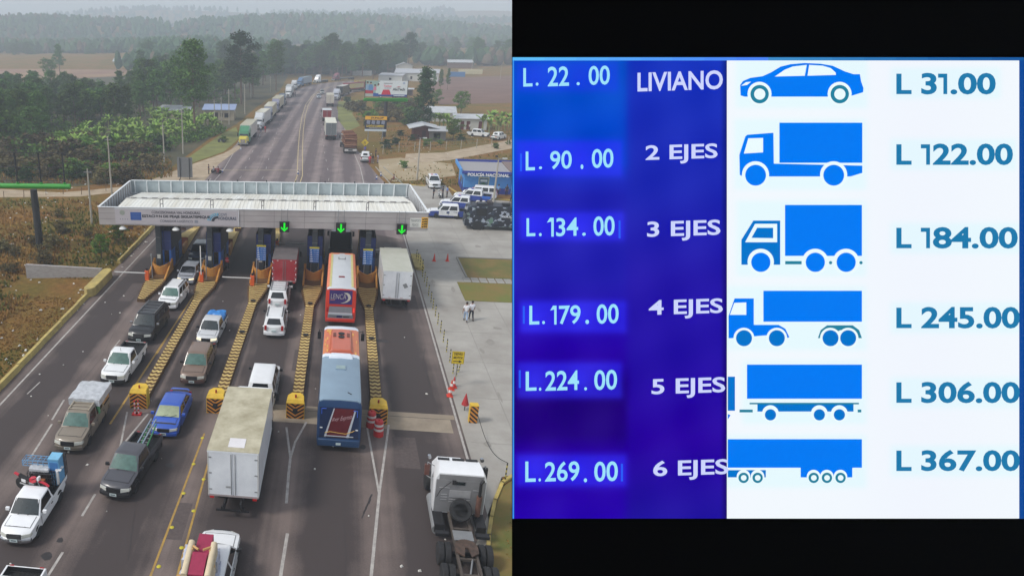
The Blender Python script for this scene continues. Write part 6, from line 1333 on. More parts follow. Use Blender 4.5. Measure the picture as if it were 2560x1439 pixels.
sp = n.new('ShaderNodeSeparateColor'); l.new(vo.outputs['Color'], sp.inputs[0]); l.new(sp.outputs[0], cr.inputs[0]); l.new(cr.outputs[0], n['Principled BSDF'].inputs['Base Color']); n['Principled BSDF'].inputs['Roughness'].default_value = .5
t = thing('police_van','dark camouflage police van with hood boxes on its roof at the right','police van',(15.9+4.0,86.3,0),R(88)); NB = M('night_blue',(34,38,50),.5,vary=.15)
def vs_(y, z0_, z1_, w_): return [(-w_,y,z0_),(-w_,y,z1_-.3),(-w_*.92,y,z1_),(w_*.92,y,z1_),(w_,y,z1_-.3),(w_,y,z0_)]
b = B(); b.loft([vs_(-6.6,.5,3.0,1.15),vs_(2.2,.5,3.0,1.15),vs_(3.6,.5,3.0,1.15),vs_(3.95,.5,2.8,1.13),vs_(4.15,.5,1.7,1.1)], CAMO); bd = b.done('body', t, smooth=20)
b = B(); b.box(-1.1,1.1,-6.5,3.5,3.001,3.06,NB); b.done('roof', bd, smooth=0)
for s_ in (-1,1):
    b = B(); b.box(min(s_*1.15,s_*1.17),max(s_*1.15,s_*1.17),1.5,3.05,1.75,2.85,NB); b.box(min(s_*1.171,s_*1.178),max(s_*1.171,s_*1.178),1.65,2.9,1.85,2.7,GLASSD); b.done('side_window', t, smooth=0)
    for y_ in (2.6,-3.6): wheel(t, s_*1.0, y_, .52, .32)
    b = B(); b.tube((s_*1.17,2.6,.52),(s_*1.0,2.6,.52),.66,DARK,n=20); b.done('wheel_arch', t)
b = B(); tmesh(b,'POLICIA NACIONAL',.25,4.2,1.72,1.98,flat((214,216,220)),Tr(-1.15,0,0) @ Rz(-PI/2),.03,.008); b.done('lettering', bd, smooth=0, fix=False)
b = B(); b.poly([(-1.165,1.05+.28*math.cos(a*PI/4),1.2+.32*math.sin(a*PI/4)) for a in range(8)],flat((96,130,110))); b.done('emblem', bd, smooth=0, fix=False)
b = B()
for y_ in (2.6,1.9): b.lathe([(.001,.35),(.2,.3),(.26,.1),(.22,0)],flat((200,196,190)),12,Tr(.5,y_,3.06)); 
b.box(-.4,.9,.9,1.5,3.06,3.4,M('dark_crate',(58,50,54),.7,vary=.2)); b.box(-.8,.4,1.7,2.8,3.06,3.3,NB); b.box(-.7,.0,-1.1,-.2,3.06,3.35,DARK); b.tube((.5,-2,3.15),(.5,-4,3.15),.09,flat(WHITE)); b.done('roof_equipment', t)
b = B(); b.quad((-1.0,3.98,2.7),(1.0,3.98,2.7),(1.0,4.14,1.9),(-1.0,4.14,1.9),GLASSD); b.done('windshield', t, smooth=0, fix=False)
x, y = P(1100,497); motorbike('white police motorcycle between two officers', (x,y+.8,0), PI, (222,224,226), (222,224,226), 0)
x, y = P(541,434); motorbike('red motorbike parked at the left road edge by sitting people', (x,y,0), R(80), (150,34,40), (150,34,40), 0)
x, y = P(553,357); motorbike('dark motorcycle lying in the grass left of the yellow semi', (x,y,0), R(60), (40,40,44), (60,60,60), 0)
# ================================================================ street furniture, signs, poles
def Qy(X, Y, Z):
    u = -X*math.sin(YAW)+Y*math.cos(YAW); r = X*math.cos(YAW)+Y*math.sin(YAW)
    d = u*math.cos(TH)+(HC-Z)*math.sin(TH); return 720+FP*(-u*math.sin(TH)+(HC-Z)*math.cos(TH))/d
def zat(X, Y, py):      # height of the point above (X, Y) seen at photo row py
    lo, hi = 0, 60
    for _ in range(40):
        m = (lo+hi)/2
        if Qy(X, Y, m) > py: lo = m
        else: hi = m
    return lo
RW_R = M('drum_red',(190,40,44),.5,vary=.12); RW_W = M('drum_white',(214,204,200),.5,vary=.1)
for px, py, lb in ((928,1072,'red and white traffic drum touching the rightmost crash block'),(946,1094,'red and white traffic drum nearest the camera beside the coach')):
    x, y = P(px, py); b = B(); hs_ = [0,.2,.4,.55,.7,.85,1.0]; rs = [.32,.31,.3,.29,.28,.27,.25]
    for i in range(6): b.lathe([(rs[i],hs_[i]),(rs[i+1],hs_[i+1])],RW_W if i in (2,4) else RW_R,18)
    for i in range(6): pass
    b.lathe([(.25,1.0),(.2,1.06),(.06,1.06),(.05,1.14),(.001,1.14)],RW_R,18); o = b.done('traffic_drum'); o.location = (x,y+.3,0); tag(o, lb, 'traffic drum', 'red and white drums')
def cone(px, py, h, label, c1=(206,60,44), c2=(224,220,216), grp='traffic cones', band=True, sc=1, base=(206,60,44)):
    x, y = P(px, py); b = B(); b.box(-.2*sc,.2*sc,-.2*sc,.2*sc,0,.05,flat(base)); 
    for i, (a, c) in enumerate(((.05,.4),(.4,.65),(.65,1.0))): b.lathe([(.15*sc*(1-a*.8),a*h),(.15*sc*(1-c*.8),c*h)],flat(c2 if (i == 1 and band) else c1),14)
    o = b.done('traffic_cone'); o.location = (x,y,0); tag(o, label, 'traffic cone', grp); return o
cone(1085,653,.85,'left of the two orange cones on the concrete apron',band=False); cone(1118,653,.85,'right of the two orange cones on the concrete apron',band=False)
cone(1124,990,.75,'nearest red and white cone bunched at the right kerb',c1=(210,64,44)); cone(1128,974,.75,'middle red and white cone bunched at the right kerb',c1=(214,70,44)); cone(1134,968,.8,'farthest red cone beside the yellow detour sign foot',c1=(196,50,44))
cone(745,436,.8,'blue and white cone at the end of the double yellow line',c1=(60,80,140),base=(50,60,90)); cone(941,449,.8,'blue and white cone at the right road edge, nearer one',c1=(60,80,140),base=(50,60,90)); cone(952,441,.8,'blue and white cone on the right path beyond the canopy',c1=(60,80,140),base=(50,60,90))
cone(556,431,.7,'blue and white cone by the motorbike on the left edge',c1=(60,80,140),base=(50,60,90)); cone(649,343,.7,'small white cone on the road before the yellow semi',c1=(200,200,204),base=(60,60,66)); cone(602,374,.6,'small pale cone in front of the yellow semi',c1=(190,194,200),base=(90,110,140))
x, y = P(1161,1026); b = B(); b.tube((0,0,0),(0,0,.5),.03,BLKP); b.lathe([(.24,.45),(.02,1.25)],flat((170,44,48)),14); b.lathe([(.001,.45),(.24,.45)],flat((170,44,48)),14); o = b.done('flag_cone'); o.location = (x,y,0); tag(o,'dark red cone standing on a thin striped stick','traffic cone')
for px, lb in ((338,'left of two red and white poles before the leftmost crash block'),(347,'right of two red and white poles before the leftmost crash block')):
    x, y = P(px, 1036); b = B(); b.box(-.18,.18,-.16,.16,0,.1,RW_R)
    for i in range(6): b.tube((0,0,.1+i*.16),(0,0,.26+i*.16),.05,RW_R if i % 2 else RW_W)
    o = b.done('delineator_pole'); o.location = (x,y,0); tag(o, lb, 'delineator', 'red and white delineator poles')
x, y = P(1182,1058); t = thing('striped_marker', 'black and yellow striped marker box on the apron beside the concrete strip', 'marker', (x,y,0)); b = B(); b.box(-.26,.26,0,.4,0,1.28,M('block_yellow')); b.done('body', t, smooth=0, bevel=.03)
b = B(); b.quad((-.25,-.004,.02),(.25,-.004,.02),(.25,-.004,1.2),(-.25,-.004,1.2),M('block_orange')); chevrons(b,-.25,.25,.02,1.2,-.008,BLKP,False,.3,.15,-.9,False); b.done('chevron_panel', t, smooth=0, fix=False)
x, y = P(1137,964); t = thing('detour_sign', 'yellow detour sign for motorcycles with arrow on thin post', 'road sign', (x,y,0)); z0 = zat(x,y,909); z1 = zat(x,y,878); SY = M('sign_yellow',(222,192,40),.5,vary=.05)
b = B(); b.tube((0,0,0),(0,0,z1-.1),.025,STEEL); b.box(-.2,.2,-.05,.05,0,.03,STEEL); b.done('post', t); b = B(); w_ = .42; b.box(-w_,w_,-.04,-.02,z0,z1,SY); b.done('sign_board', t, smooth=0, bevel=.015)
b = B(); h_ = z1-z0; tmesh(b,'DESVIO',-.3,.3,z1-h_*.3,z1-h_*.1,BLKP,None,.03,.045); tmesh(b,'MOTOS',-.3,.3,z1-h_*.6,z1-h_*.4,BLKP,None,.03,.045)
b.box(-.3,.1,-.047,-.043,z0+h_*.17,z0+h_*.24,BLKP); b.poly([(.08,-.046,z0+h_*.1),(.3,-.046,z0+h_*.205),(.08,-.046,z0+h_*.31)],BLKP)
for s_ in (-1,1): b.box(s_*(w_-.03)-.01,s_*(w_-.03)+.01,-.044,-.041,z0+.03,z1-.03,BLKP)
b.box(-w_+.03,w_-.03,-.044,-.0415,z1-.045,z1-.03,BLKP); b.box(-w_+.03,w_-.03,-.044,-.0415,z0+.03,z0+.045,BLKP); b.done('lettering', t, smooth=0, fix=False)
b = B(); b.lathe([(.11,0),(.11,.012),(.06,.035),(.001,.04)],M('stud_yellow',(190,178,48),.4,vary=.1),12); sm_ = b.mesh('road_stud')
for px, py in ((506,1095),(484,1160),(509,1198),(459,1233),(484,1277),(430,1318),(454,1369),(397,1416)):
    o = put('road_stud', sm_); x, y = P(px, py); o.location = (x,y,.012); tag(o, 'round yellow road stud along the double yellow line', 'road stud', 'yellow road studs')
# hanging cable on posts at the right
b = B(); p1_ = P(1190,1066); p2_ = P(1262,1190); b.path([(p1_[0]+(p2_[0]-p1_[0])*k/12, p1_[1]+(p2_[1]-p1_[1])*k/12, .9-.75*math.sin(PI*k/12)) for k in range(13)],.018,DARK); tag(b.done('cable'), 'thin black cable sagging from the striped marker to a post', 'cable')
# utility poles
PCON = M('concrete_pole',(168,162,150),.85,vary=.1)
def pole(px, py, ptop, label, lamp=False, xt=None, r0=.16):
    x, y = P(px, py); h = zat(x, y, ptop); t = thing('lamp_post' if lamp else 'utility_pole', label, 'lamp post' if lamp else 'utility pole', (x,y,0), 0, None if lamp else 'utility poles')
    b = B(); b.tube((0,0,0),(0,0,h),r0,PCON,r0*.55,n=10); b.done('shaft', t)
    b = B()
    if lamp:
        b.tube((0,0,h-.1),(.6,-.5,h+.1),.04,STEEL); b.box(.4,1.0,-.75,-.45,h,h+.14,flat((190,192,190))); b.tube((0,0,h-.2),(-.35,-.2,h+.3),.03,STEEL); b.box(-.5,-.2,-.35,-.1,h+.2,h+.4,DARK); b.done('lamp_head', t)
        b = B(); b.box(.55,.95,-.7,-.5,h-.02,h-.001,lit((255,252,240),1.2)); b.done('bulb', t, smooth=0)
    else: b.box(-.5,.5,-.04,.04,h-.5,h-.4,STEEL); b.tube((.2,0,h-.4),(.2,0,h-.2),.05,DARK); b.tube((-.35,0,h-.4),(-.35,0,h-.2),.05,DARK); b.done('crossarm', t)
    return (x,y,h)
pole(230,560,422,'leaning concrete pole left of the canopy end near the dirt path'); pole(280,490,342,'tall concrete pole behind the canopy left end'); pole(411,406,310,'concrete pole before the banana plants, left of its neighbour'); pole(458,385,274,'concrete pole just left of the tall pine trunk')
pole(537,328,250,'thin pole in front of the blue roofed house, left one'); pole(554,320,243,'thin pole in front of the blue roofed house, middle one'); pole(573,312,223,'thin pole in front of the blue roofed house, right one')
pole(612,286,212,'pale pole left of the shoulder trucks, nearer'); pole(627,247,211,'pale pole left of the shoulder trucks, farther'); pole(676,232,192,'short pale pole at the forest edge beside the tanker'); pole(844,190,168,'distant pole behind the maroon truck'); pole(991,186,150,'distant pole above the billboard'); pole(1179,178,143,'distant pole beside the far white roofed shed'); pole(1250,200,160,'pole in the ploughed field at the right',r0=.1)
pole(1042,451,345,'grey lamp pole on the dirt yard right of the canopy',True); pole(1232,516,396,'tall lamp post between police cars and station with lit lamp',True)
# wire fence along the dirt lane
fx = [P(px, py) for px, py in ((957,386),(997,381),(1036,379),(1075,377),(1115,375),(1152,373),(1191,371),(1228,368),(1270,364),(1320,360),(1380,354))]
t = thing('wire_fence','thin wire fence on concrete posts along the dirt lane','fence',(fx[0][0],fx[0][1],0)); 
for x, y in fx: b = B(); b.tube((x-fx[0][0],y-fx[0][1],0),(x-fx[0][0],y-fx[0][1],1.9),.07,PCON,n=6); b.done('post', t)
b = B()
for z in (.5,1.1,1.8):
    for a, c in zip(fx, fx[1:]): b.tube((a[0]-fx[0][0],a[1]-fx[0][1],z),(c[0]-fx[0][0],c[1]-fx[0][1],z),.015,STEEL,n=4)
b.done('wire', t)
fx = [P(px, py) for px, py in ((10,498),(60,494),(115,488),(158,486),(204,487),(265,478))]
t = thing('wire_fence','low fence of rough sticks and wire along the left dirt path','fence',(fx[0][0],fx[0][1],0))
for x, y in fx: b = B(); b.tube((x-fx[0][0],y-fx[0][1],0),(x-fx[0][0]+.1,y-fx[0][1],1.2),.05,M('weathered_wood',(110,92,72),.9,vary=.2),n=6); b.done('post', t)
b = B()
for a, c in zip(fx, fx[1:]): b.tube((a[0]-fx[0][0],a[1]-fx[0][1],1.0),(c[0]-fx[0][0],c[1]-fx[0][1],1.0),.012,STEEL,n=4)
b.done('wire', t)
# back of a road sign, diamond sign
x, y = P(463,449); t = thing('road_sign','grey back of a large road sign on two posts behind the canopy','road sign',(x,y,0)); b = B(); b.box(-1.3,1.3,0,.05,.35,zat(x,y,394),M('aluminium_back',(124,126,128),.5,metal=.2,vary=.08)); b.done('sign_board', t, smooth=0)
for s_ in (-1,1): b = B(); b.box(s_*.8-.05,s_*.8+.05,-.1,-.001,0,zat(x,y,394)-.05,DARK); b.done('post', t, smooth=0)
x, y = P(911,382); t = thing('warning_sign','yellow diamond warning sign behind the log truck','road sign',(x,y,0)); zc_ = zat(x,y,357); b = B(); b.tube((0,0,0),(0,0,zc_),.05,DARK); b.done('post', t)
b = B(); r0 = .78; b.add([(0,-.06,zc_-r0),(r0,-.06,zc_),(0,-.06,zc_+r0),(-r0,-.06,zc_),(0,-.02,zc_-r0),(r0,-.02,zc_),(0,-.02,zc_+r0),(-r0,-.02,zc_)],[(0,1,2,3),(7,6,5,4),(0,4,5,1),(1,5,6,2),(2,6,7,3),(3,7,4,0)],SY); b.done('sign_board', t, smooth=0)
b = B()
for s_ in (-.18,.1): b.box(s_,s_+.09,-.07,-.062,zc_-.28,zc_+.25,BLKP)
b.done('symbol', t, smooth=0)
# billboards
GRB = M('billboard_green',(52,150,48),.45,vary=.08,scale=.5); MAST = M('mast_black',(40,42,46),.6,vary=.1)
t = thing('empty_billboard','empty black billboard frame on a thick green beam and black mast at the left','billboard',(-33.8,71.3,0),R(4)); zb = 6.75
b = B(); b.tube((0,0,0),(0,0,zb),.42,MAST,.38,n=18); b.done('mast', t); b = B(); b.tube((-14,0,zb+.4),(4.2,0,zb+.4),.29,GRB,n=18); b.done('beam', t)
for x in (-10.5,-7.2,-4.7,-1.7,.95,3.6): b = B(); b.tube((x,0,zb+.6),(x,0,zb+4.1),.1,MAST); b.tube((x,0,zb+.5),(x,0,zb+.85),.16,GRB); b.done('upright', t)
b = B()
for z in (4.1,2.5,1.0): b.tube((-14,0,zb+z),(3.6,0,zb+z),.035,MAST)
b.done('rail', t)
ax, ay = 9.9, 167; t = thing('billboard','roofing advertisement billboard with green beam on a black mast','billboard',(ax,ay,0),R(-2)); zb = zat(ax,ay,252)
b = B(); b.tube((0,0,0),(0,0,zb-.2),.42,MAST,n=16); b.done('mast', t); b = B(); b.tube((-5.3,0,zb+.1),(4.9,0,zb+.1),.33,GRB,n=14); b.box(-5,4.6,-.6,-.3,zb+.4,zb+.6,GRB); b.done('beam', t)
zt_ = zat(ax,ay,203); zl = zb+.9; b = B(); b.box(-4.95,4.65,0,.15,zl,zt_,flat((214,220,222))); pn = b.done('panel', t, smooth=0); b = B()
for x in (-5.0,4.7): b.box(x-.06,x+.06,-.05,.2,zb,zt_+.1,MAST)
b.done('edge_post', t, smooth=0)
b = B(); hh = zt_-zl; X0 = -4.95
def bb(x0,x1,f0,f1,c,d=.01): b.box(x0,x1,-d,-.001,zl+f0*hh,zl+f1*hh,flat(c))
bb(X0,-1.2,.0,1,(150,176,168),.008); b.poly([(X0+3.75+1.1*math.cos(a*PI/8+PI/2)*.9,-.0085,zl+hh*.5+hh*.55*math.sin(a*PI/8+PI/2)) for a in range(9)],flat((214,220,222)))
bb(X0,-3.1,0,.18,(170,176,172),.012); bb(X0,-3.1,.18,.45,(176,48,60),.014); bb(-3.1,-1.9,0,.22,(40,84,160),.013); bb(-2.0,4.65,0,.13,(44,62,140),.012)
for x, w_, z0_, z1_, c, hc in ((-4.5,.45,.4,.8,(140,170,196),(70,52,40)),(-3.75,.62,.38,.78,(96,140,186),(60,44,36)),(-2.75,.4,.4,.62,(210,120,150),(50,36,30)),(-2.0,.55,.2,.68,(196,214,210),(56,40,34))):
    b.poly([(x-w_,-.018,zl+z0_*hh),(x+w_,-.018,zl+z0_*hh),(x+w_*.8,-.018,zl+z1_*hh-.3),(x+w_*.3,-.018,zl+z1_*hh),(x-w_*.3,-.018,zl+z1_*hh),(x-w_*.8,-.018,zl+z1_*hh-.3)],flat(c))
    b.poly([(x+.22*math.cos(a*PI/4),-.02,zl+z1_*hh+.22+.28*math.sin(a*PI/4)) for a in range(8)],flat((190,150,126))); b.poly([(x+.24*math.cos(a*PI/4),-.022,zl+z1_*hh+.36+.2*math.sin(a*PI/4)) for a in range(8)],flat(hc))
b.poly([(-1.25,-.02,zl+.12*hh),(1.0,-.02,zl+.12*hh),(.55,-.02,zl+.44*hh),(-.85,-.02,zl+.44*hh)],flat((206,50,76)))
for i in range(5): b.poly([(-1.05+i*.42,-.023,zl+.14*hh),(-1.0+i*.42,-.023,zl+.14*hh),(-.76+i*.31,-.023,zl+.43*hh),(-.8+i*.31,-.023,zl+.43*hh)],flat((150,30,54)))
b.poly([(2.1,-.02,zl+.58*hh),(2.6,-.02,zl+.66*hh),(3.3,-.02,zl+.62*hh),(2.7,-.02,zl+.61*hh)],flat((176,44,48)))
b.poly([(3.8+.3*math.cos(a*PI/4),-.02,zl+.86*hh+.25*math.sin(a*PI/4)) for a in range(8)],flat((160,176,200)))
b.done('artwork', pn, smooth=0, fix=False)
b = B(); tmesh(b,'AluTech',1.3,4.1,zl+.38*hh,zl+.56*hh,flat((40,44,52)),None,.03,.025); tmesh(b,'Techos',-.8,1.0,zl+.6*hh,zl+.75*hh,flat((224,110,130)),None,.02,.025)
b.box(-.8,1.2,-.02,-.015,zl+.82*hh,zl+.86*hh,flat((120,120,130))); b.box(-.6,.9,-.02,-.015,zl+.52*hh,zl+.55*hh,flat((120,120,130))); b.box(1.6,4.1,-.02,-.015,zl+.04*hh,zl+.08*hh,flat(WHITE)); b.done('lettering', pn, smooth=0, fix=False)
dx, dy = P(937,352); t = thing('tyre_advertisement','yellow and black tyre advertisement board below the large billboard','sign board',(dx,dy,0),R(-3)); z0, z1 = zat(dx,dy,329), zat(dx,dy,291); w_ = 2.45; hh = z1-z0
b = B(); b.box(-w_,w_,0,.15,z0,z1,flat((34,36,54))); pn = b.done('panel', t, smooth=0)
for s_ in (-1.6,1.6): b = B(); b.tube((s_,.2,0),(s_,.2,z1-.2),.09,STEEL); b.done('post', t)
b = B(); b.box(-w_,w_,-.01,-.001,z1-hh*.24,z1,flat((232,172,24))); b.box(-w_,w_,-.01,-.001,z0,z0+hh*.14,flat((196,206,214)))
for i in range(4): x = -1.7+i*1.1; b.poly([(x-.4,-.012,z0+hh*.5),(x+.35,-.012,z0+hh*.45),(x+.45,-.012,z0+hh*.7),(x-.3,-.012,z0+hh*.74)],flat((130,136,156)))
b.box(-1.5,1.9,-.014,-.011,z0+hh*.2,z0+hh*.23,flat((200,196,190))); b.done('artwork', pn, smooth=0, fix=False)
b = B(); tmesh(b,'DUNLOP',-1.2,1.7,z1-hh*.18,z1-hh*.06,BLKP,None,.05,.016,.2); tmesh(b,'LLANTAS CAMPERO',-2.1,1.9,z0+hh*.28,z0+hh*.42,flat((226,196,60)),None,.03,.016,.1); b.done('lettering', pn, smooth=0, fix=False)
# ================================================================ buildings
ZINC = M('zinc_roof',(196,200,204),.45,scale=.6,col2=(168,170,172)); WALLC = M('cream_plaster',(176,164,140),.85,scale=.8,col2=(150,138,120)); WALLW = M('white_plaster',(196,196,190),.85,vary=.06)
def house(label, px, py, w_, dp, h, rz=0, wall=WALLC, roof=ZINC, rise=.5, openings=((-.6,.6,.9,1.9,'window'),), mono=True, name='house', ov=.4, doorc=(50,34,34), z=0):
    x, y = P(px, py); t = thing(name, label, 'house', (x,y,z), R(rz)); b = B(); b.box(-w_/2,w_/2,0,dp,0,h,wall)
    b.done('wall', t, smooth=0); b = B()
    if mono: b.hexa([(-w_/2-ov,-ov,h-.02),(w_/2+ov,-ov,h-.02),(w_/2+ov,dp+ov,h-.02+rise),(-w_/2-ov,dp+ov,h-.02+rise),(-w_/2-ov,-ov,h+.1),(w_/2+ov,-ov,h+.1),(w_/2+ov,dp+ov,h+.1+rise),(-w_/2-ov,dp+ov,h+.1+rise)],roof)
    else:
        for s_ in (-1,1): b.hexa([(s_*0,-ov,h+rise),(s_*(w_/2+ov),-ov,h-.1),(s_*(w_/2+ov),dp+ov,h-.1),(s_*0,dp+ov,h+rise),(s_*0,-ov,h+rise+.1),(s_*(w_/2+ov),-ov,h),(s_*(w_/2+ov),dp+ov,h),(s_*0,dp+ov,h+rise+.1)],roof)
        b.add([(-w_/2,0.01,h),(w_/2,0.01,h),(0,.01,h+rise)],[(0,1,2)],wall)
    b.done('roof', t, smooth=0)
    for x0,x1,z0,z1,nm in openings: b = B(); b.box(x0,x1,-.03,-.001,z0,z1,flat(doorc) if nm == 'door' else GLASSD); b.done(nm, t, smooth=0)
    return t
house('small cream house with blue grey metal roof left of the parked trucks',547,302,8.6,5.5,2.9,4,WALLC,M('blue_zinc',(140,156,190),.45,vary=.06),1.0,((-3.4,-2.4,.9,2.0,'window'),(-1.4,-.2,0,2.2,'door'),(.5,1.1,1,2,'window'),(1.6,3.2,.8,2.0,'window')))
house('white tin roofed hut half hidden by banana plants, left roof',417,300,5.5,5,2.6,-6,WALLC,ZINC,.9); house('white tin roofed hut beside the tall pine behind banana plants',452,300,5,4,2.6,8,WALLC,ZINC,.5)
house('lone white roofed house in the distant left field',306,166,14,10,3.4,10,WALLC,ZINC,2.0,((-4,-3,1,2,'window'),(0,1,1,2,'window')))
house('long pale building with grey roof behind the billboard',1040,204,22,12,4,-8,WALLW,M('grey_zinc',(172,174,178),.5,vary=.08),1.5,((-8,-7,1,2.4,'window'),(-3,-2,1,2.4,'window'),(4,5,1,2.4,'window')))
house('taller white gabled building at the left of the pale building group',1010,190,9,14,5.5,0,WALLW,M('grey_zinc'),1.6,((-2,-1,1,2.4,'window'),),False); house('low grey roofed shed in front of the pale building group',975,205,12,8,3,-15,WALLW,M('grey_zinc'),.8)
house('distant shed with white roof and brown wall at the upper right',1150,172,17,9,4,-4,M('brown_wall',(110,84,74),.8,vary=.1),ZINC,1.5,())
house('small open shed with white roof right of the billboard',1016,240,5,4,2.4,-4,M('brown_wall'),ZINC,.2,((-2,2,0,2,'door'),))
house('white house with three dark red doors behind the parked pickups',1176,325,7.8,5,2.7,-3,WALLW,ZINC,.6,((-2.6,-1.7,0,2.1,'door'),(-1.1,-.2,0,2.1,'door'),(1.9,3.0,0,2.1,'door')),doorc=(96,30,34))
house('low white roof behind the palm leaves at the right',1095,305,9,5,2.4,-4,WALLW,ZINC,1.2,())
house('dark red hut with white gable roof and yellow sign',1058,349,4.6,5,2.6,0,M('dark_red_wall',(92,44,40),.8,vary=.1),ZINC,.7,((-.4,.5,0,2,'door'),),False,ov=1.2,doorc=(60,30,30))
house('small grey roofed kiosk right of the dark red hut',1093,353,3.6,3.5,2.2,-4,M('kiosk_wall',(96,92,88),.8,vary=.1),M('grey_zinc'),.6,((-.9,.6,.6,1.8,'window'),))
for px, py, c, ln, lb in ((1176,186,(204,196,160),14,'cream shipping container in the distant yard'),(1142,193,(66,120,176),9,'blue container in the distant yard'),(905,190,(190,190,190),11,'white trailer parked behind the dark tree beyond the bend'),(1235,137,(206,206,204),12,'white roofed shed far away at the upper right')):
    x, y = P(px, py); b = B(); b.box(-ln/2,ln/2,0,2.5,0,2.7,paint(c)); 
    for i in range(int(ln)): b.box(-ln/2+.3+i,-ln/2+.45+i,-.04,0,.1,2.6,paint(c))
    o = b.done('container', smooth=0); o.location = (x,y,0); tag(o, lb, 'container')
# police station
x0, y0 = P(1157,483); PBL = M('station_light_blue',(72,140,206),.7,vary=.05); PDB = M('station_dark_blue',(34,56,146),.7,vary=.06); hh = zat(x0,y0,428)
t = thing('police_station','light and dark blue police station with white lettering and shield','police station',(x0,y0,0),R(-3)); b = B(); b.box(0,14,0,7.5,.0,.9,PDB); b.box(0,14,0,7.5,.9,hh-.55,PBL); b.box(0,14,0,7.5,hh-.55,hh,PDB); b.done('wall', t, smooth=0)
b = B(); b.box(-.5,14.4,-.5,8.0,hh,hh+.12,M('roof_grey',(150,148,150),.8,vary=.08)); b.box(-.7,-.5,-.7,8.2,hh-.1,hh+.45,PBL); b.box(-.5,14.4,8.0,8.2,hh-.1,hh+.45,PDB); b.box(-.5,14.4,-.7,-.5,hh-.25,hh+.14,PDB); b.box(6.5,14.4,-.2,8,hh+.12,hh+.3,M('roof_brown',(120,104,100),.8,vary=.08)); b.done('roof', t, smooth=0)
b = B(); tmesh(b,'POLICÍA NACIONAL',.35,6.4,hh-.62,hh-.02,flat(WHITE),None,.04,.715); b.done('lettering', t, smooth=0, fix=False)
b = B(); cx_, cz_ = 2.9, hh*.46; SH = [(-.8,.9),(-.55,1.05),(0,.95),(.55,1.05),(.8,.9),(.75,-.1),(.45,-.7),(0,-1.05),(-.45,-.7),(-.75,-.1)]
b.poly([(cx_+a,-.03,cz_+c) for a, c in SH],flat((190,190,150))); b.poly([(cx_+a*.86,-.035,cz_+c*.86) for a, c in SH],flat((84,110,130))); b.box(cx_-.5,cx_+.5,-.045,-.036,cz_+.3,cz_+.6,flat((200,210,214))); b.poly([(cx_-.5,-.045,cz_-.1),(cx_+.5,-.045,cz_-.1),(cx_,-.045,cz_+.25)],flat((40,90,60))); b.poly([(cx_+.2*math.cos(a),-.045,cz_-.4+.2*math.sin(a)) for a in range(6)],flat((200,200,190))); b.done('shield_emblem', t, smooth=0, fix=False)
b = B(); b.box(-.03,0,1.2,2.2,.1,2.1,flat((26,40,90))); b.done('door', t, smooth=0); b = B(); b.box(-.03,0,3.2,5.0,1.0,2.0,GLASSD); b.box(8,9.4,-.03,0,1.0,2.0,GLASSD); b.done('window', t, smooth=0)
b = B(); b.box(7.0,14,-1.6,-.03,.12,hh-.5,PBL); b.box(7,14,-1.61,-1.6,.12,.9,PDB); b.done('porch_wall', t, smooth=0)
# ================================================================ people
POSES = {
 'stand': dict(kn=((-.1,.03,.5),(.1,.0,.5)), an=((-.11,.0,.09),(.12,-.02,.09)), el=((-.25,-.03,1.13),(.25,-.02,1.13)), wr=((-.27,.08,.9),(.27,.1,.9)), dz=0),
 'walk': dict(kn=((-.1,.16,.52),(.1,-.06,.5)), an=((-.1,.22,.12),(.1,-.32,.16)), el=((-.25,-.12,1.14),(.25,.1,1.15)), wr=((-.28,-.1,.9),(.27,.24,.95)), dz=0),
 'reach': dict(kn=((-.12,.03,.5),(.12,-.05,.5)), an=((-.14,.0,.09),(.14,-.1,.09)), el=((-.24,.1,1.14),(.24,.12,1.16)), wr=((-.16,.36,1.1),(.16,.38,1.14)), dz=0),
 'sit': dict(kn=((-.13,.42,.95),(.13,.42,.95)), an=((-.13,.45,.5),(.13,.45,.5)), el=((-.24,.08,1.14),(.24,.08,1.14)), wr=((-.14,.34,1.02),(.14,.34,1.02)), dz=-.42)}
def skin(name, verts, edges, radii, root=0, sub=1):
    me = bpy.data.meshes.new(name); me.from_pydata(verts, edges, []); o = bpy.data.objects.new('tmp', me); S.collection.objects.link(o)
    sk = o.modifiers.new('s', 'SKIN'); sk.use_smooth_shade = True
    for i, r in enumerate(radii): me.skin_vertices[0].data[i].radius = (r, r) if not isinstance(r, tuple) else r; me.skin_vertices[0].data[i].use_root = i == root
    if sub: o.modifiers.new('u', 'SUBSURF').levels = sub
    dg = bpy.context.evaluated_depsgraph_get(); out = bpy.data.meshes.new_from_object(o.evaluated_get(dg)); out.name = name
    bpy.data.objects.remove(o); bpy.data.meshes.remove(me); return out
PM_ = {}
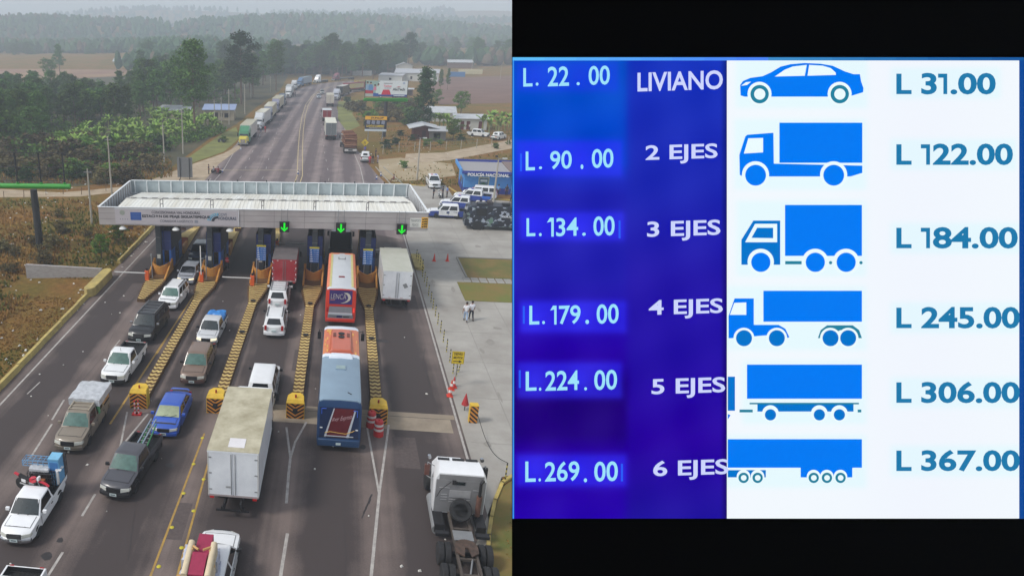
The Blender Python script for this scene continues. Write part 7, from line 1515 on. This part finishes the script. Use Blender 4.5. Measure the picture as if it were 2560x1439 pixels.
def pose_meshes(k):
    if k in PM_: return PM_[k]
    p = POSES[k]; d = p['dz']; v = [(0,0,.95),(0,0,1.12),(0,0,1.33),(0,0,1.47),(0,.01,1.55),(0,.015,1.66),(0,.01,1.74)]; r = [.125,.115,.135,.055,.07,.088,.05]; e = [(i,i+1) for i in range(6)]
    def A(pt, rad, par): v.append(pt); r.append(rad); e.append((par, len(v)-1)); return len(v)-1
    for s_ in (0,1):
        sg = (-1,1)[s_]; sh = A((sg*.17,0,1.41),.062,2); el = A(p['el'][s_],.042,sh); wr = A(p['wr'][s_],.028,el); E = Vector(p['el'][s_]); W_ = Vector(p['wr'][s_]); dr = (W_-E).normalized(); pm = A(tuple(W_+dr*.06),(.035,.018),wr)
        sd_ = Vector((0,1,0)) if abs(dr.y) < .7 else Vector((sg,0,0)); inn = Vector((-sg,0,0)) if abs(dr.y) < .7 else Vector((0,0,-1))
        for q in range(4):
            b0 = W_+dr*.1+sd_*(.027-.018*q); l_ = (.036,.042,.04,.032)[q]; f1 = A(tuple(b0),.009,pm); f2 = A(tuple(b0+dr*l_+inn*.008),.0085,f1); A(tuple(b0+dr*l_*1.6+inn*.028),.007,f2)
        t1 = A(tuple(W_+dr*.035+sd_*.035),.01,pm); A(tuple(W_+dr*.075+sd_*.05+inn*.012),.009,t1)
        hp = A((sg*.09,0,.9),.088,0); kn = A(p['kn'][s_],.055,hp); an = A(p['an'][s_],.037,kn); a = Vector(p['an'][s_]); A((a.x,a.y+.15,a.z-.04),.03,an)
    body = skin('body', v, e, r)
    sv = [(0,0,.93),(0,0,1.12),(0,0,1.33),(0,0,1.44)]; se = [(0,1),(1,2),(2,3)]; sr = [.15,.14,.155,.08]
    for s_ in (0,1):
        sg = (-1,1)[s_]; sv.append((sg*.175,0,1.405)); se.append((2,len(sv)-1)); sr.append(.078); E = Vector(p['el'][s_]); sv.append(tuple(Vector((sg*.175,0,1.405)).lerp(E,.85))); se.append((len(sv)-2,len(sv)-1)); sr.append(.062)
    shirt = skin('shirt', sv, se, sr, 1)
    tv = [(0,0,.98),(0,0,.9)]; te = [(0,1)]; tr_ = [.14,.14]
    for s_ in (0,1):
        sg = (-1,1)[s_]; tv.append((sg*.09,0,.86)); te.append((1,len(tv)-1)); tr_.append(.102); tv.append(p['kn'][s_]); te.append((len(tv)-2,len(tv)-1)); tr_.append(.074); a = Vector(p['an'][s_]); kk = Vector(p['kn'][s_]); tv.append(tuple(kk.lerp(a,.93))); te.append((len(tv)-2,len(tv)-1)); tr_.append(.06)
    tro = skin('trousers', tv, te, tr_, 0)
    b = B(); b.lathe([(.001,.105),(.06,.095),(.092,.06),(.1,.0),(.092,-.04),(.085,-.05)],flat((30,24,22)),14,Tr(0,-.008,1.675)); hair = b.mesh('hair',60)
    b = B(); MS = flat((120,78,58))
    for s_ in (-1,1): b.lathe([(.001,-.012),(.012,0),(.001,.012)],flat((24,20,20)),6,Tr(s_*.032,.09,1.645)); b.box(s_*.088-.008,s_*.088+.008,-.015,.02,1.61,1.67,MS)
    b.hexa([(-.012,.09,1.6),(.012,.09,1.6),(.012,.085,1.6),(-.012,.085,1.6),(-.005,.088,1.645),(.005,.088,1.645),(.005,.085,1.645),(-.005,.085,1.645)],MS); b.hexa([(-.012,.115,1.605),(.012,.115,1.605),(.012,.085,1.6),(-.012,.085,1.6),(-.004,.095,1.645),(.004,.095,1.645),(.004,.085,1.645),(-.004,.085,1.645)],MS); b.box(-.025,.025,.08,.092,1.575,1.582,flat((90,44,40))); face = b.mesh('face',0)
    b = B()
    for s_ in (0,1): a = Vector(p['an'][s_]); b.loft([[(a.x-w_,a.y+y_,max(0.0,a.z-.09)),(a.x+w_,a.y+y_,max(0,a.z-.09)),(a.x+w_*.8,a.y+y_,a.z-.09+h_),(a.x-w_*.8,a.y+y_,a.z-.09+h_)] for y_,w_,h_ in ((-.08,.035,.07),(.0,.045,.1),(.1,.045,.06),(.19,.03,.03))],flat((40,34,32)))
    shoe = b.mesh('shoes',50); PM_[k] = (body, shirt, tro, hair, face, shoe); return PM_[k]
def person(label, px, py, rz, pose, sc, tc_, sk_=(134,92,70), vest=None, h=1.0, group=None, z=0, hat=None, xy=None):
    x, y = xy or P(px, py); d = POSES[pose]['dz']; t = thing('person', label, 'person', (x,y,z+d), R(rz), group); t.scale = (h,h,h); ms = pose_meshes(pose)
    for me, c in zip(ms, (sk_, sc, tc_, None, None, None)):
        o = put(me.name.split('.')[0], me, t)
        if c:
            if not me.materials: me.materials.append(None)
            o.material_slots[0].link = 'OBJECT'; o.material_slots[0].material = M('cloth_%d_%d_%d' % c, c, .8, vary=.08, scale=6)
    if vest: b = B(); vm = M('vest_%d' % vest[0], vest, .6, vary=.08); b.loft([[(.2*math.cos(a*PI/6),.17*math.sin(a*PI/6),z_) for a in range(12)] for z_ in (.95,1.15)],vm,False); b.loft([[((.19+.01*k_)*math.cos(a*PI/6),.165*math.sin(a*PI/6),z_) for a in range(12)] for k_, z_ in ((0,1.15),(1,1.3),(-1,1.42))],vm,False); rf = flat((224,214,214)); b.loft([[(.208*math.cos(a*PI/6),.178*math.sin(a*PI/6),z_) for a in range(12)] for z_ in (1.12,1.17)],rf,False); b.done('vest', t)
    if hat: b = B(); b.lathe([(.001,.12),(.09,.1),(.105,.03),(.15,.02)],flat(hat),14,Tr(0,.01,1.68)); b.done('cap', t)
    return t
person('man in white shirt and pale blue jeans walking away on the apron',1163,803,-6,'walk',(222,222,226),(150,170,196))
person('man in white shirt and dark trousers walking beside the one in jeans',1177,800,4,'walk',(220,220,226),(36,38,52))
person('guard in red reflective vest and black trousers beside the second booth',568,676,-10,'stand',(36,34,38),(30,30,34),vest=(206,40,46),hat=(30,30,34))
person('guard in dark red jacket partly hidden behind the third booth',0,0,10,'stand',(120,30,38),(40,30,34),vest=(190,36,44),xy=(-6.2,69.6))
person('officer in dark uniform left of the white motorcycle',1083,497,-80,'reach',(30,34,48),(26,30,42)); person('officer in dark uniform right of the white motorcycle',1106,495,80,'reach',(32,36,50),(26,30,42)); person('officer in pale blue shirt standing right of the motorcycle group',1117,494,100,'stand',(120,150,206),(28,30,44))
person('officer in pale blue shirt at the station porch',1244,490,170,'stand',(120,160,206),(30,34,50),hat=(30,34,50)); person('officer in dark clothes beside the porch of the station',1265,491,170,'stand',(34,38,54),(28,30,44)); person('officer in blue camouflage shirt at the right edge of the apron',1277,508,180,'stand',(50,70,120),(34,38,60))
person('man in pink red shirt behind the white pickup',924,411,150,'stand',(200,60,84),(150,60,70)); person('man in dark shirt behind the white pickup',931,409,-150,'stand',(50,46,50),(130,120,120)); person('tall man in black standing on the verge by the pickup',939,394,120,'stand',(28,30,34),(28,30,34)); person('man in pale shirt and shorts on the verge by the pickup',944,408,60,'stand',(176,170,186),(150,140,150)); person('man in violet shirt in front of the white pickup',912,386,180,'stand',(96,90,170),(60,60,80))
person('person in dark red sitting at the kerb beyond the canopy',984,456,90,'sit',(110,40,44),(60,40,44),z=0); person('man in pale shirt beside the yellow semi',652,332,20,'stand',(200,206,216),(70,80,110)); person('man in red shirt beside the yellow semi',663,332,-20,'stand',(206,54,62),(140,50,54))
person('left of two men walking on the far road',734,243,160,'walk',(80,76,92),(60,60,74)); person('right of two men walking on the far road',738,242,180,'walk',(60,56,64),(50,50,58))
person('person in dark shirt standing at the left edge by the motorbike',522,436,-90,'stand',(40,40,44),(50,46,46)); person('person in dark red seated on the ground beside the motorbike',546,436,30,'sit',(140,40,50),(120,36,46)); person('person in white seated on the ground beside the motorbike',534,435,-30,'sit',(150,150,156),(40,44,60))
person('person in white shirt at the door of the white house',1173,327,180,'stand',(206,206,206),(70,64,70))
# ================================================================ vegetation
def leafmat(name, c, c2, rn=.25, sc=1.2):
    return M(name, c, .8, scale=sc, col2=c2, rnd=rn, spec=.2)
PINE_L = leafmat('pine_needles', (96,126,58), (48,68,36), .42); BROAD_L = leafmat('broad_leaves', (110,144,58), (60,84,36)); DARK_L = leafmat('dark_needles', (64,92,50), (36,52,32)); BAN_L = leafmat('banana_leaf', (150,180,86), (98,126,56), .2, .9); SCRUB_L = leafmat('scrub_leaves', (112,100,66), (66,62,40), .35); BARK = M('bark', (104,84,70), .9, vary=.25, scale=5, bump=.4)
def leaves(b, c, rad, n, size, r_, m, flat_=.7):
    vs = []; fs = []
    for _ in range(n):
        while True:
            p = Vector((r_.uniform(-1,1), r_.uniform(-1,1), r_.uniform(-1,1)))
            if p.length < 1: break
        p = p*(.55+.45*p.length); p = Vector((p.x*rad, p.y*rad, p.z*rad*flat_))+Vector(c)
        u = Vector((r_.gauss(0,1), r_.gauss(0,1), r_.gauss(0,.6))).normalized(); w_ = u.cross(Vector((r_.gauss(0,1), r_.gauss(0,1), r_.gauss(0,1)))).normalized(); s_ = size*r_.uniform(.6,1.3)
        o = len(vs); vs += [p-u*s_-w_*s_*.1, p+w_*s_*.55, p+u*s_, p-w_*s_*.5]; fs.append((o,o+1,o+2,o+3))
    b.add(vs, fs, m)
def tree_mesh(seed, H, cr, start, nb, per, size, m, shape='oval', trunk=.22):
    """tapered trunk with limbs and leaf clumps at the limb ends; returns trunk mesh, crown mesh"""
    r_ = random.Random(seed); tb = B(); cb = B(); lean = (r_.uniform(-.4,.4), r_.uniform(-.4,.4)); pts = [(lean[0]*(k/5)**2, lean[1]*(k/5)**2, H*.93*k/5) for k in range(6)]
    for k in range(5): tb.tube(pts[k], pts[k+1], trunk*(1-k*.17), BARK, trunk*(1-(k+1)*.17), n=7, cap=False)
    for i in range(nb):
        t = start+(1-start)*(i+.5)/nb*.98; a = i*2.4+r_.uniform(-.5,.5); tt = (t-start)/(1-start)
        rr = cr*({'oval':math.sin(math.pi*min(1,.18+tt*.80))**.7,'cone':1.05-tt*.85,'round':math.sin(math.pi*(.12+tt*.78))**.5,'open':.5+.5*math.sin(tt*3.1)}[shape])*r_.uniform(.55,1.15)
        z = H*t; k = min(4, int(t/.93*5)); x0 = lean[0]*t*t; y0 = lean[1]*t*t; ex = x0+math.cos(a)*rr; ey = y0+math.sin(a)*rr; ez = z+rr*r_.uniform(-.05,.35)
        tb.tube((x0,y0,z-.3),(ex,ey,ez),trunk*.28,BARK,trunk*.08,n=4,cap=False)
        for q in range(3):
            f = (.45,.75,1.0)[q]; cs_ = cr*r_.uniform(.24,.38)*(1 if q else .9); leaves(cb,(x0+(ex-x0)*f+r_.uniform(-.3,.3),y0+(ey-y0)*f+r_.uniform(-.3,.3),z+(ez-z)*f+r_.uniform(-.1,.3)),cs_,per,size,r_,m)
    leaves(cb,(lean[0],lean[1],H*.96),cr*.3,per*2,size,r_,m)
    return tb.mesh('trunk',60,False), cb.mesh('crown',0,False)
KT = {'pine':[tree_mesh(11+i,12,2.9+.3*(i%3),.28+.05*(i%3),22,34,.30,PINE_L,'oval' if i % 2 else 'cone') for i in range(5)],
      'tall':[tree_mesh(31+i,20,4.5,.38,34,48,.32,DARK_L if i == 0 else PINE_L,'oval',.32) for i in range(3)],
      'broad':[tree_mesh(51+i,7,3.0,.22,18,34,.26,BROAD_L,'round',.18) for i in range(3)],
      'dark':[tree_mesh(71,13,3.1,.12,34,46,.26,DARK_L,'cone',.3)],
      'bush':[tree_mesh(81+i,2.6,1.6,.08,12,30,.2,BROAD_L if i else DARK_L,'round',.08) for i in range(3)],
      'scrub':[tree_mesh(91+i,1.7,1.5,.05,10,22,.17,SCRUB_L,'round',.05) for i in range(3)]}
def banana_mesh(seed):
    r_ = random.Random(seed); tb = B(); cb = B(); tb.tube((0,0,0),(0,0,2.3),.16,M('banana_stem',(128,132,82),.8,vary=.15),.1,n=7)
    for i in range(9):
        a = i*2.4+r_.uniform(-.3,.3); L_ = r_.uniform(2.2,3.0); w_ = .3; el = r_.uniform(.85,1.45); pts = []
        for k in range(6):
            s_ = k/5*L_; pts.append((s_*math.cos(el)*1.0, 2.2+s_*math.sin(el)-.25*s_*s_*(1.2 if el < 1 else .55)))
        vs = []
        for k, (d_, z) in enumerate(pts):
            ww = w_*math.sin(math.pi*(.12+.8*k/5)); fold = .1
            for sd_ in (-1,0,1): vs.append((d_*math.cos(a)-sd_*ww*math.sin(a), d_*math.sin(a)+sd_*ww*math.cos(a), z-(abs(sd_)*fold)))
        cb.add(vs, [(3*k+q,3*k+q+1,3*k+4+q,3*k+3+q) for k in range(5) for q in (0,1)], BAN_L)
    return tb.mesh('stem',60,False), cb.mesh('leaves',50,False)
KT['banana'] = [banana_mesh(100+i) for i in range(3)]
BASE_H = {'pine':12,'tall':20,'broad':7,'dark':13,'bush':2.6,'scrub':1.7,'banana':4}
NAMES = {'pine':('pine_tree','tree'),'tall':('tall_pine_tree','tree'),'broad':('leafy_tree','tree'),'dark':('dark_pine_tree','tree'),'bush':('green_bush','bush'),'scrub':('dry_bush','bush'),'banana':('banana_plant','plant')}
vr = random.Random(21)
def plant(kind, x, y, h, label, group=None, z=0, var=None, wide=1):
    v = KT[kind][var if var is not None else vr.randrange(len(KT[kind]))]; s_ = h/BASE_H[kind]; nm, cat = NAMES[kind]
    t = thing(nm, label, cat, (x,y,z), vr.uniform(0,6.28), group); t.scale = (s_*wide, s_*wide, s_)
    put('trunk' if kind != 'banana' else 'stem', v[0], t); put('crown' if kind != 'banana' else 'leaves', v[1], t); return t
def pplant(kind, px, py, ptop, label, group=None, var=None, wide=1):
    x, y = P(px, py); return plant(kind, x, y, max(1, zat(x, y, ptop)-0), label, group, 0, var, wide)
pplant('tall',487,342,106,'tall bright green pine standing in front of the left forest',var=1,wide=.95)
pplant('tall',603,262,84,'big broad crowned pine left of the parked trucks',var=0,wide=1.15); pplant('tall',690,228,106,'tall dark pine between the big pine and the road bend',var=2)
pplant('tall',826,190,86,'tall loose crowned pine behind the white and maroon trucks',var=1,wide=1.2); pplant('tall',1020,178,84,'tall pine behind the pale building group',var=0,wide=1.1); pplant('tall',932,205,128,'dark round crowned pine behind the billboard left edge',var=2,wide=1.3)
pplant('dark',1054,325,172,'dense dark pine right of the roofing billboard',var=0,wide=.95); pplant('broad',1152,285,232,'dark round leafy tree behind the white roof at the right',var=1); pplant('broad',1090,262,226,'light green tree right of the dense dark pine',var=0)
pplant('broad',1132,350,300,'green tree in front of the kiosk and white house',var=2,wide=1.1); pplant('broad',298,606,562,'green leafy shrub under the left canopy end',var=0,wide=1.2); pplant('broad',254,646,590,'thin young tree nearer than the canopy end shrub',var=1,wide=.9)
pplant('tall',352,300,205,'spreading pine above the left forest edge',var=1); pplant('pine',150,185,112,'lone pine standing in the distant left field'); pplant('broad',124,200,150,'light green bushy tree in the distant left field')
for px, py, pt in ((1083,232,178),(1100,230,176),(1118,226,172)): pplant('pine',px,py,pt,'thin tree with sparse crown at the ploughed field corner','thin trees at the field corner',wide=.55)
# pines of the left forest and of the belt behind the road
def clear(x, y):
    return True
for i in range(205):
    while True:
        px = vr.uniform(-110, 690); py = vr.uniform(198, 372)
        if px < 330 and py < 240: continue
        if px < 120: ok = True
        elif px < 330: ok = py < 322
        elif px < 430: ok = py < 300
        elif px < 500: ok = py < 276
        elif px < 590: ok = py < 258
        else: ok = py < 300-(px-500)*.42
        if ok and py < 208 and px < 330: ok = vr.random() < .3
        if ok and vr.random() < (py-150)/170+.25: break
    x, y = P(px, py); h = vr.uniform(7.5,11.5)*(1.3 if px > 330 else .95)
    if i % 7 == 3: plant('broad', x, y, h*.85, 'rounder leafy tree among the pines left of the road', 'leafy trees of the left forest', wide=vr.uniform(.9,1.2)); continue
    plant('pine', x, y, h, 'dark green pine in the dense forest left of the road', 'pines of the left forest', wide=vr.uniform(.95,1.35))
for i in range(165):
    px = vr.uniform(-40,1330); y_ = vr.uniform(142,200) if px > 330 else vr.uniform(134,152)
    if 650 < px < 1000: y_ = vr.uniform(158,194)
    if px > 1000: y_ = vr.uniform(140,166)
    if i > 105: px = vr.uniform(640,1010); y_ = vr.uniform(178,197)-max(0,px-860)*.08
    x, y = P(px, y_); h = vr.uniform(13,20)*(1.0 if px > 330 else .8)*(.85 if i > 105 else 1)
    plant('tall' if i % 2 else 'pine', x, y, h, 'hazy grey green pine in the belt beyond the fields and the road bend', 'pines of the far tree belt', wide=vr.uniform(.95,1.4))
ub = B(); ur = random.Random(8)
for i in range(620):
    px = ur.uniform(-110,600); py = ur.uniform(200,400)
    if px > 130 and py > 335-(px-130)*.12: continue
    if px > 480 and py > 262: continue
    x, y = P(px, py); leaves(ub,(x,y,ur.uniform(.4,2.2)),ur.uniform(1.2,2.6),34,.42,ur,BROAD_L if ur.random() < .4 else PINE_L)
for i in range(240):
    px = ur.uniform(130,560); lo = 404-max(0,(px-330))*.3; py = ur.uniform(325, max(330,lo)); x, y = P(px, py); leaves(ub,(x,y,.7),ur.uniform(1.0,2.0),26,.35,ur,BROAD_L)
uo = ub.done('undergrowth', smooth=0, fix=False); uo['kind'] = 'stuff'; uo['label'] = 'dense leafy undergrowth between the forest trees'
for i in range(120):
    px = vr.uniform(130,545); lo = 392-max(0,(px-330))*.28; y_ = vr.uniform(322, max(330, lo))
    if px < 200: y_ = vr.uniform(365,400)
    x, y = P(px, y_); plant('banana', x, y, vr.uniform(3.0,4.6), 'bright green banana plant in the grove left of the road', 'banana plants left of the road', wide=1.2)
for i in range(22):
    x, y = P(vr.uniform(375,485), vr.uniform(300,318)); plant('banana', x, y, vr.uniform(3.0,4.2), 'bright green banana plant in the grove left of the road', 'banana plants left of the road', wide=1.2)
for px, py in ((1098,325),(1108,318),(1116,330),(1086,318),(1205,330),(1215,322),(1228,318),(1240,326),(1252,318),(1262,328),(1272,320),(1222,334),(1246,336)):
    x, y = P(px, py); plant('banana', x, y, vr.uniform(3.6,4.8), 'banana plant by the white houses at the right', 'banana plants by the right houses', wide=1.3)
for i in range(46):
    px = vr.uniform(868,1050); y_ = vr.uniform(258,318); 
    if px < 905 and y_ > 285: continue
    x, y = P(px, y_); plant('bush' if vr.random() < .6 else 'scrub', x, y, vr.uniform(1.5,3.2), 'bush on the slope below the roofing billboard', 'bushes below the billboard', wide=1.3)
for i in range(70):
    px = vr.uniform(-20,420); y_ = vr.uniform(375,462)
    if px > 330 and y_ > 430: continue
    if px < 200 and y_ > 455: continue
    x, y = P(px, y_); plant('scrub' if vr.random() < .55 else 'bush', x, y, vr.uniform(1.0,2.6)*(1.3 if y_ < 400 else 1), 'brownish scrub bush on the slope before the banana grove', 'scrub bushes left of the road', wide=1.4)
for i in range(13):
    px = vr.uniform(-10,220); y_ = vr.uniform(500,720); x, y = P(px, y_)
    if x > -27: continue
    plant('scrub', x, y, vr.uniform(.7,1.5), 'low dry bush in the rough field by the empty billboard', 'low bushes in the rough field', wide=1.1)
for px, py in ((560,356),(1090,352),(1012,420),(990,362),(1064,366),(1100,362),(1150,352),(1270,362),(1240,372),(1030,352),(1000,340),(965,372)):
    x, y = P(px, py); plant('bush', x, y, vr.uniform(.8,1.8), 'low bush near the dirt lane at the right', 'low bushes at the dirt lane', wide=1.2)
# weeds: blades scattered over the rough ground
wb = B(); wr = random.Random(3); W1 = M('dry_weeds',(178,142,82),.9,scale=.25,col2=(124,90,48),spec=.1); W2 = M('green_weeds',(116,122,58),.9,scale=.3,col2=(78,84,40),spec=.1)
def tuft(x, y, h, m, n=5):
    vs = []; fs = []
    for k in range(n):
        a = wr.uniform(0,6.28); w_ = .05+.05*wr.random(); dx, dy = math.cos(a), math.sin(a); l_ = wr.uniform(.1,.35)*h*2; hh_ = h*wr.uniform(.6,1.2); o = len(vs); vs += [(x-dy*w_,y+dx*w_,0),(x+dy*w_,y-dx*w_,0),(x+dx*l_,y+dy*l_,hh_)]; fs.append((o,o+1,o+2))
    wb.add(vs, fs, m)
for i in range(9000):
    px = wr.uniform(-60,380); y_ = wr.uniform(478,1000)**1; x, y = P(px, y_)
    if x > -23.4 or (x > -31.5 and 56.5 < y < 61.6) or y_ < 500: continue
    k = math.sin(x*.35+1)*math.sin(y*.21)+wr.uniform(-.5,.5)
    near = x > -28 and y < 66; tuft(x, y, (.12 if near else .4)*wr.uniform(.5,1.3), W1 if k > -.1 else W2)
for i in range(3000):
    px = wr.uniform(930,1290); y_ = wr.uniform(318,470); x, y = P(px, y_)
    if x < 9 or (y < 112) or abs(y_-(398-(px-1010)*.12)) < 16 or (945 < px < 1140 and 396 < y_ < 448 and wr.random() < .85): continue
    tuft(x, y, .35*wr.uniform(.5,1.3), W1 if wr.random() < .5 else W2, 4)
for i in range(2500):
    px = wr.uniform(-40,430); y_ = wr.uniform(395,462-max(0,px-250)*.1); x, y = P(px, y_); tuft(x, y, .5*wr.uniform(.5,1.4), W1 if wr.random() < .7 else W2, 4)
for i in range(1500):
    x, y = wr.uniform(8.5,12), wr.uniform(20,32.5)
    if x < 7.9+max(0,(y-26))*.35: continue
    tuft(x, y, .08*wr.uniform(.5,1.3), W1 if wr.random() < .7 else W2, 4)
wo_ = wb.done('weeds', smooth=0, fix=False); wo_['kind'] = 'stuff'; wo_['label'] = 'dry grass and weeds on the rough ground'
# distant wood on the hills
fb = B(); fr = random.Random(12); FW = M('far_wood_leaves',(76,104,64),.9,scale=.02,col2=(48,70,48),spec=.1); FW2 = M('far_wood_bare',(112,96,78),.9,scale=.02,col2=(84,74,60),spec=.1)
def blob(x, y, z, w_, h):
    vs = []; n6 = 6; rings = ((.15,.45),(.35,1.0),(.65,.85),(.88,.45)); 
    for zz, rr in rings:
        for k in range(n6): a = k*math.pi/3+fr.uniform(-.3,.3); q = w_*rr*fr.uniform(.7,1.25); vs.append((x+q*math.cos(a), y+q*math.sin(a), z+h*(zz+fr.uniform(-.06,.06))))
    vs.append((x,y,z+h)); fs = [(j*n6+k,j*n6+(k+1)%n6,(j+1)*n6+(k+1)%n6,(j+1)*n6+k) for j in range(3) for k in range(n6)]+[(18+k,18+(k+1)%n6,24) for k in range(n6)]
    return vs, fs
cnt = 0
while cnt < 9000:
    t = fr.random(); u = 430+t*t*1900 if cnt % 3 else fr.uniform(430,1300); r = fr.uniform(-.46,.52)*u; x = r*math.cos(YAW)-u*math.sin(YAW); y = u*math.cos(YAW)+r*math.sin(YAW)
    m_ = math.sin(x*.008+1.3)*math.sin(y*.006+.4)+.35*math.sin(x*.021)*math.sin(y*.017)
    if r/u < -.165+.025*math.sin(u*.013)+fr.uniform(-.03,.02) and u < 690+30*math.sin(r*.02): continue
    if r/u > .2 and u < 520: continue
    if 590 < u < 800 and -.06 < r/u < .1: continue
    if m_ < -.42: continue
    if u < 470 and r < -60: continue
    z = hz(x, y); s_ = 1+u/5000; vs, fs = blob(x, y, z-1, fr.uniform(2.6,4.6)*s_, fr.uniform(8,14)*s_); fb.add(vs, fs, FW if fr.random() < .86 else FW2); cnt += 1
fo = fb.done('far_wood', smooth=0, fix=False); fo['kind'] = 'stuff'; fo['label'] = 'hazy wooded hills filling the distance'
# ================================================================ haze
hb = B(); hb.box(-1900,1900,-120,2700,-3,125,M('haze_surface',vary=0)); ho = hb.done('haze', smooth=0); ho['kind'] = 'stuff'; ho['label'] = 'pale smoky haze filling the valley'
hm = bpy.data.materials.new('haze_air'); hm.use_nodes = True; n = hm.node_tree.nodes; n.remove(n['Principled BSDF']); pv = n.new('ShaderNodeVolumePrincipled'); pv.inputs['Density'].default_value = HAZE; pv.inputs['Color'].default_value = (*HAZEC, 1); pv.inputs['Anisotropy'].default_value = 0.0
hm.node_tree.links.new(pv.outputs[0], n['Material Output'].inputs['Volume']); ho.data.materials.clear(); ho.data.materials.append(hm)
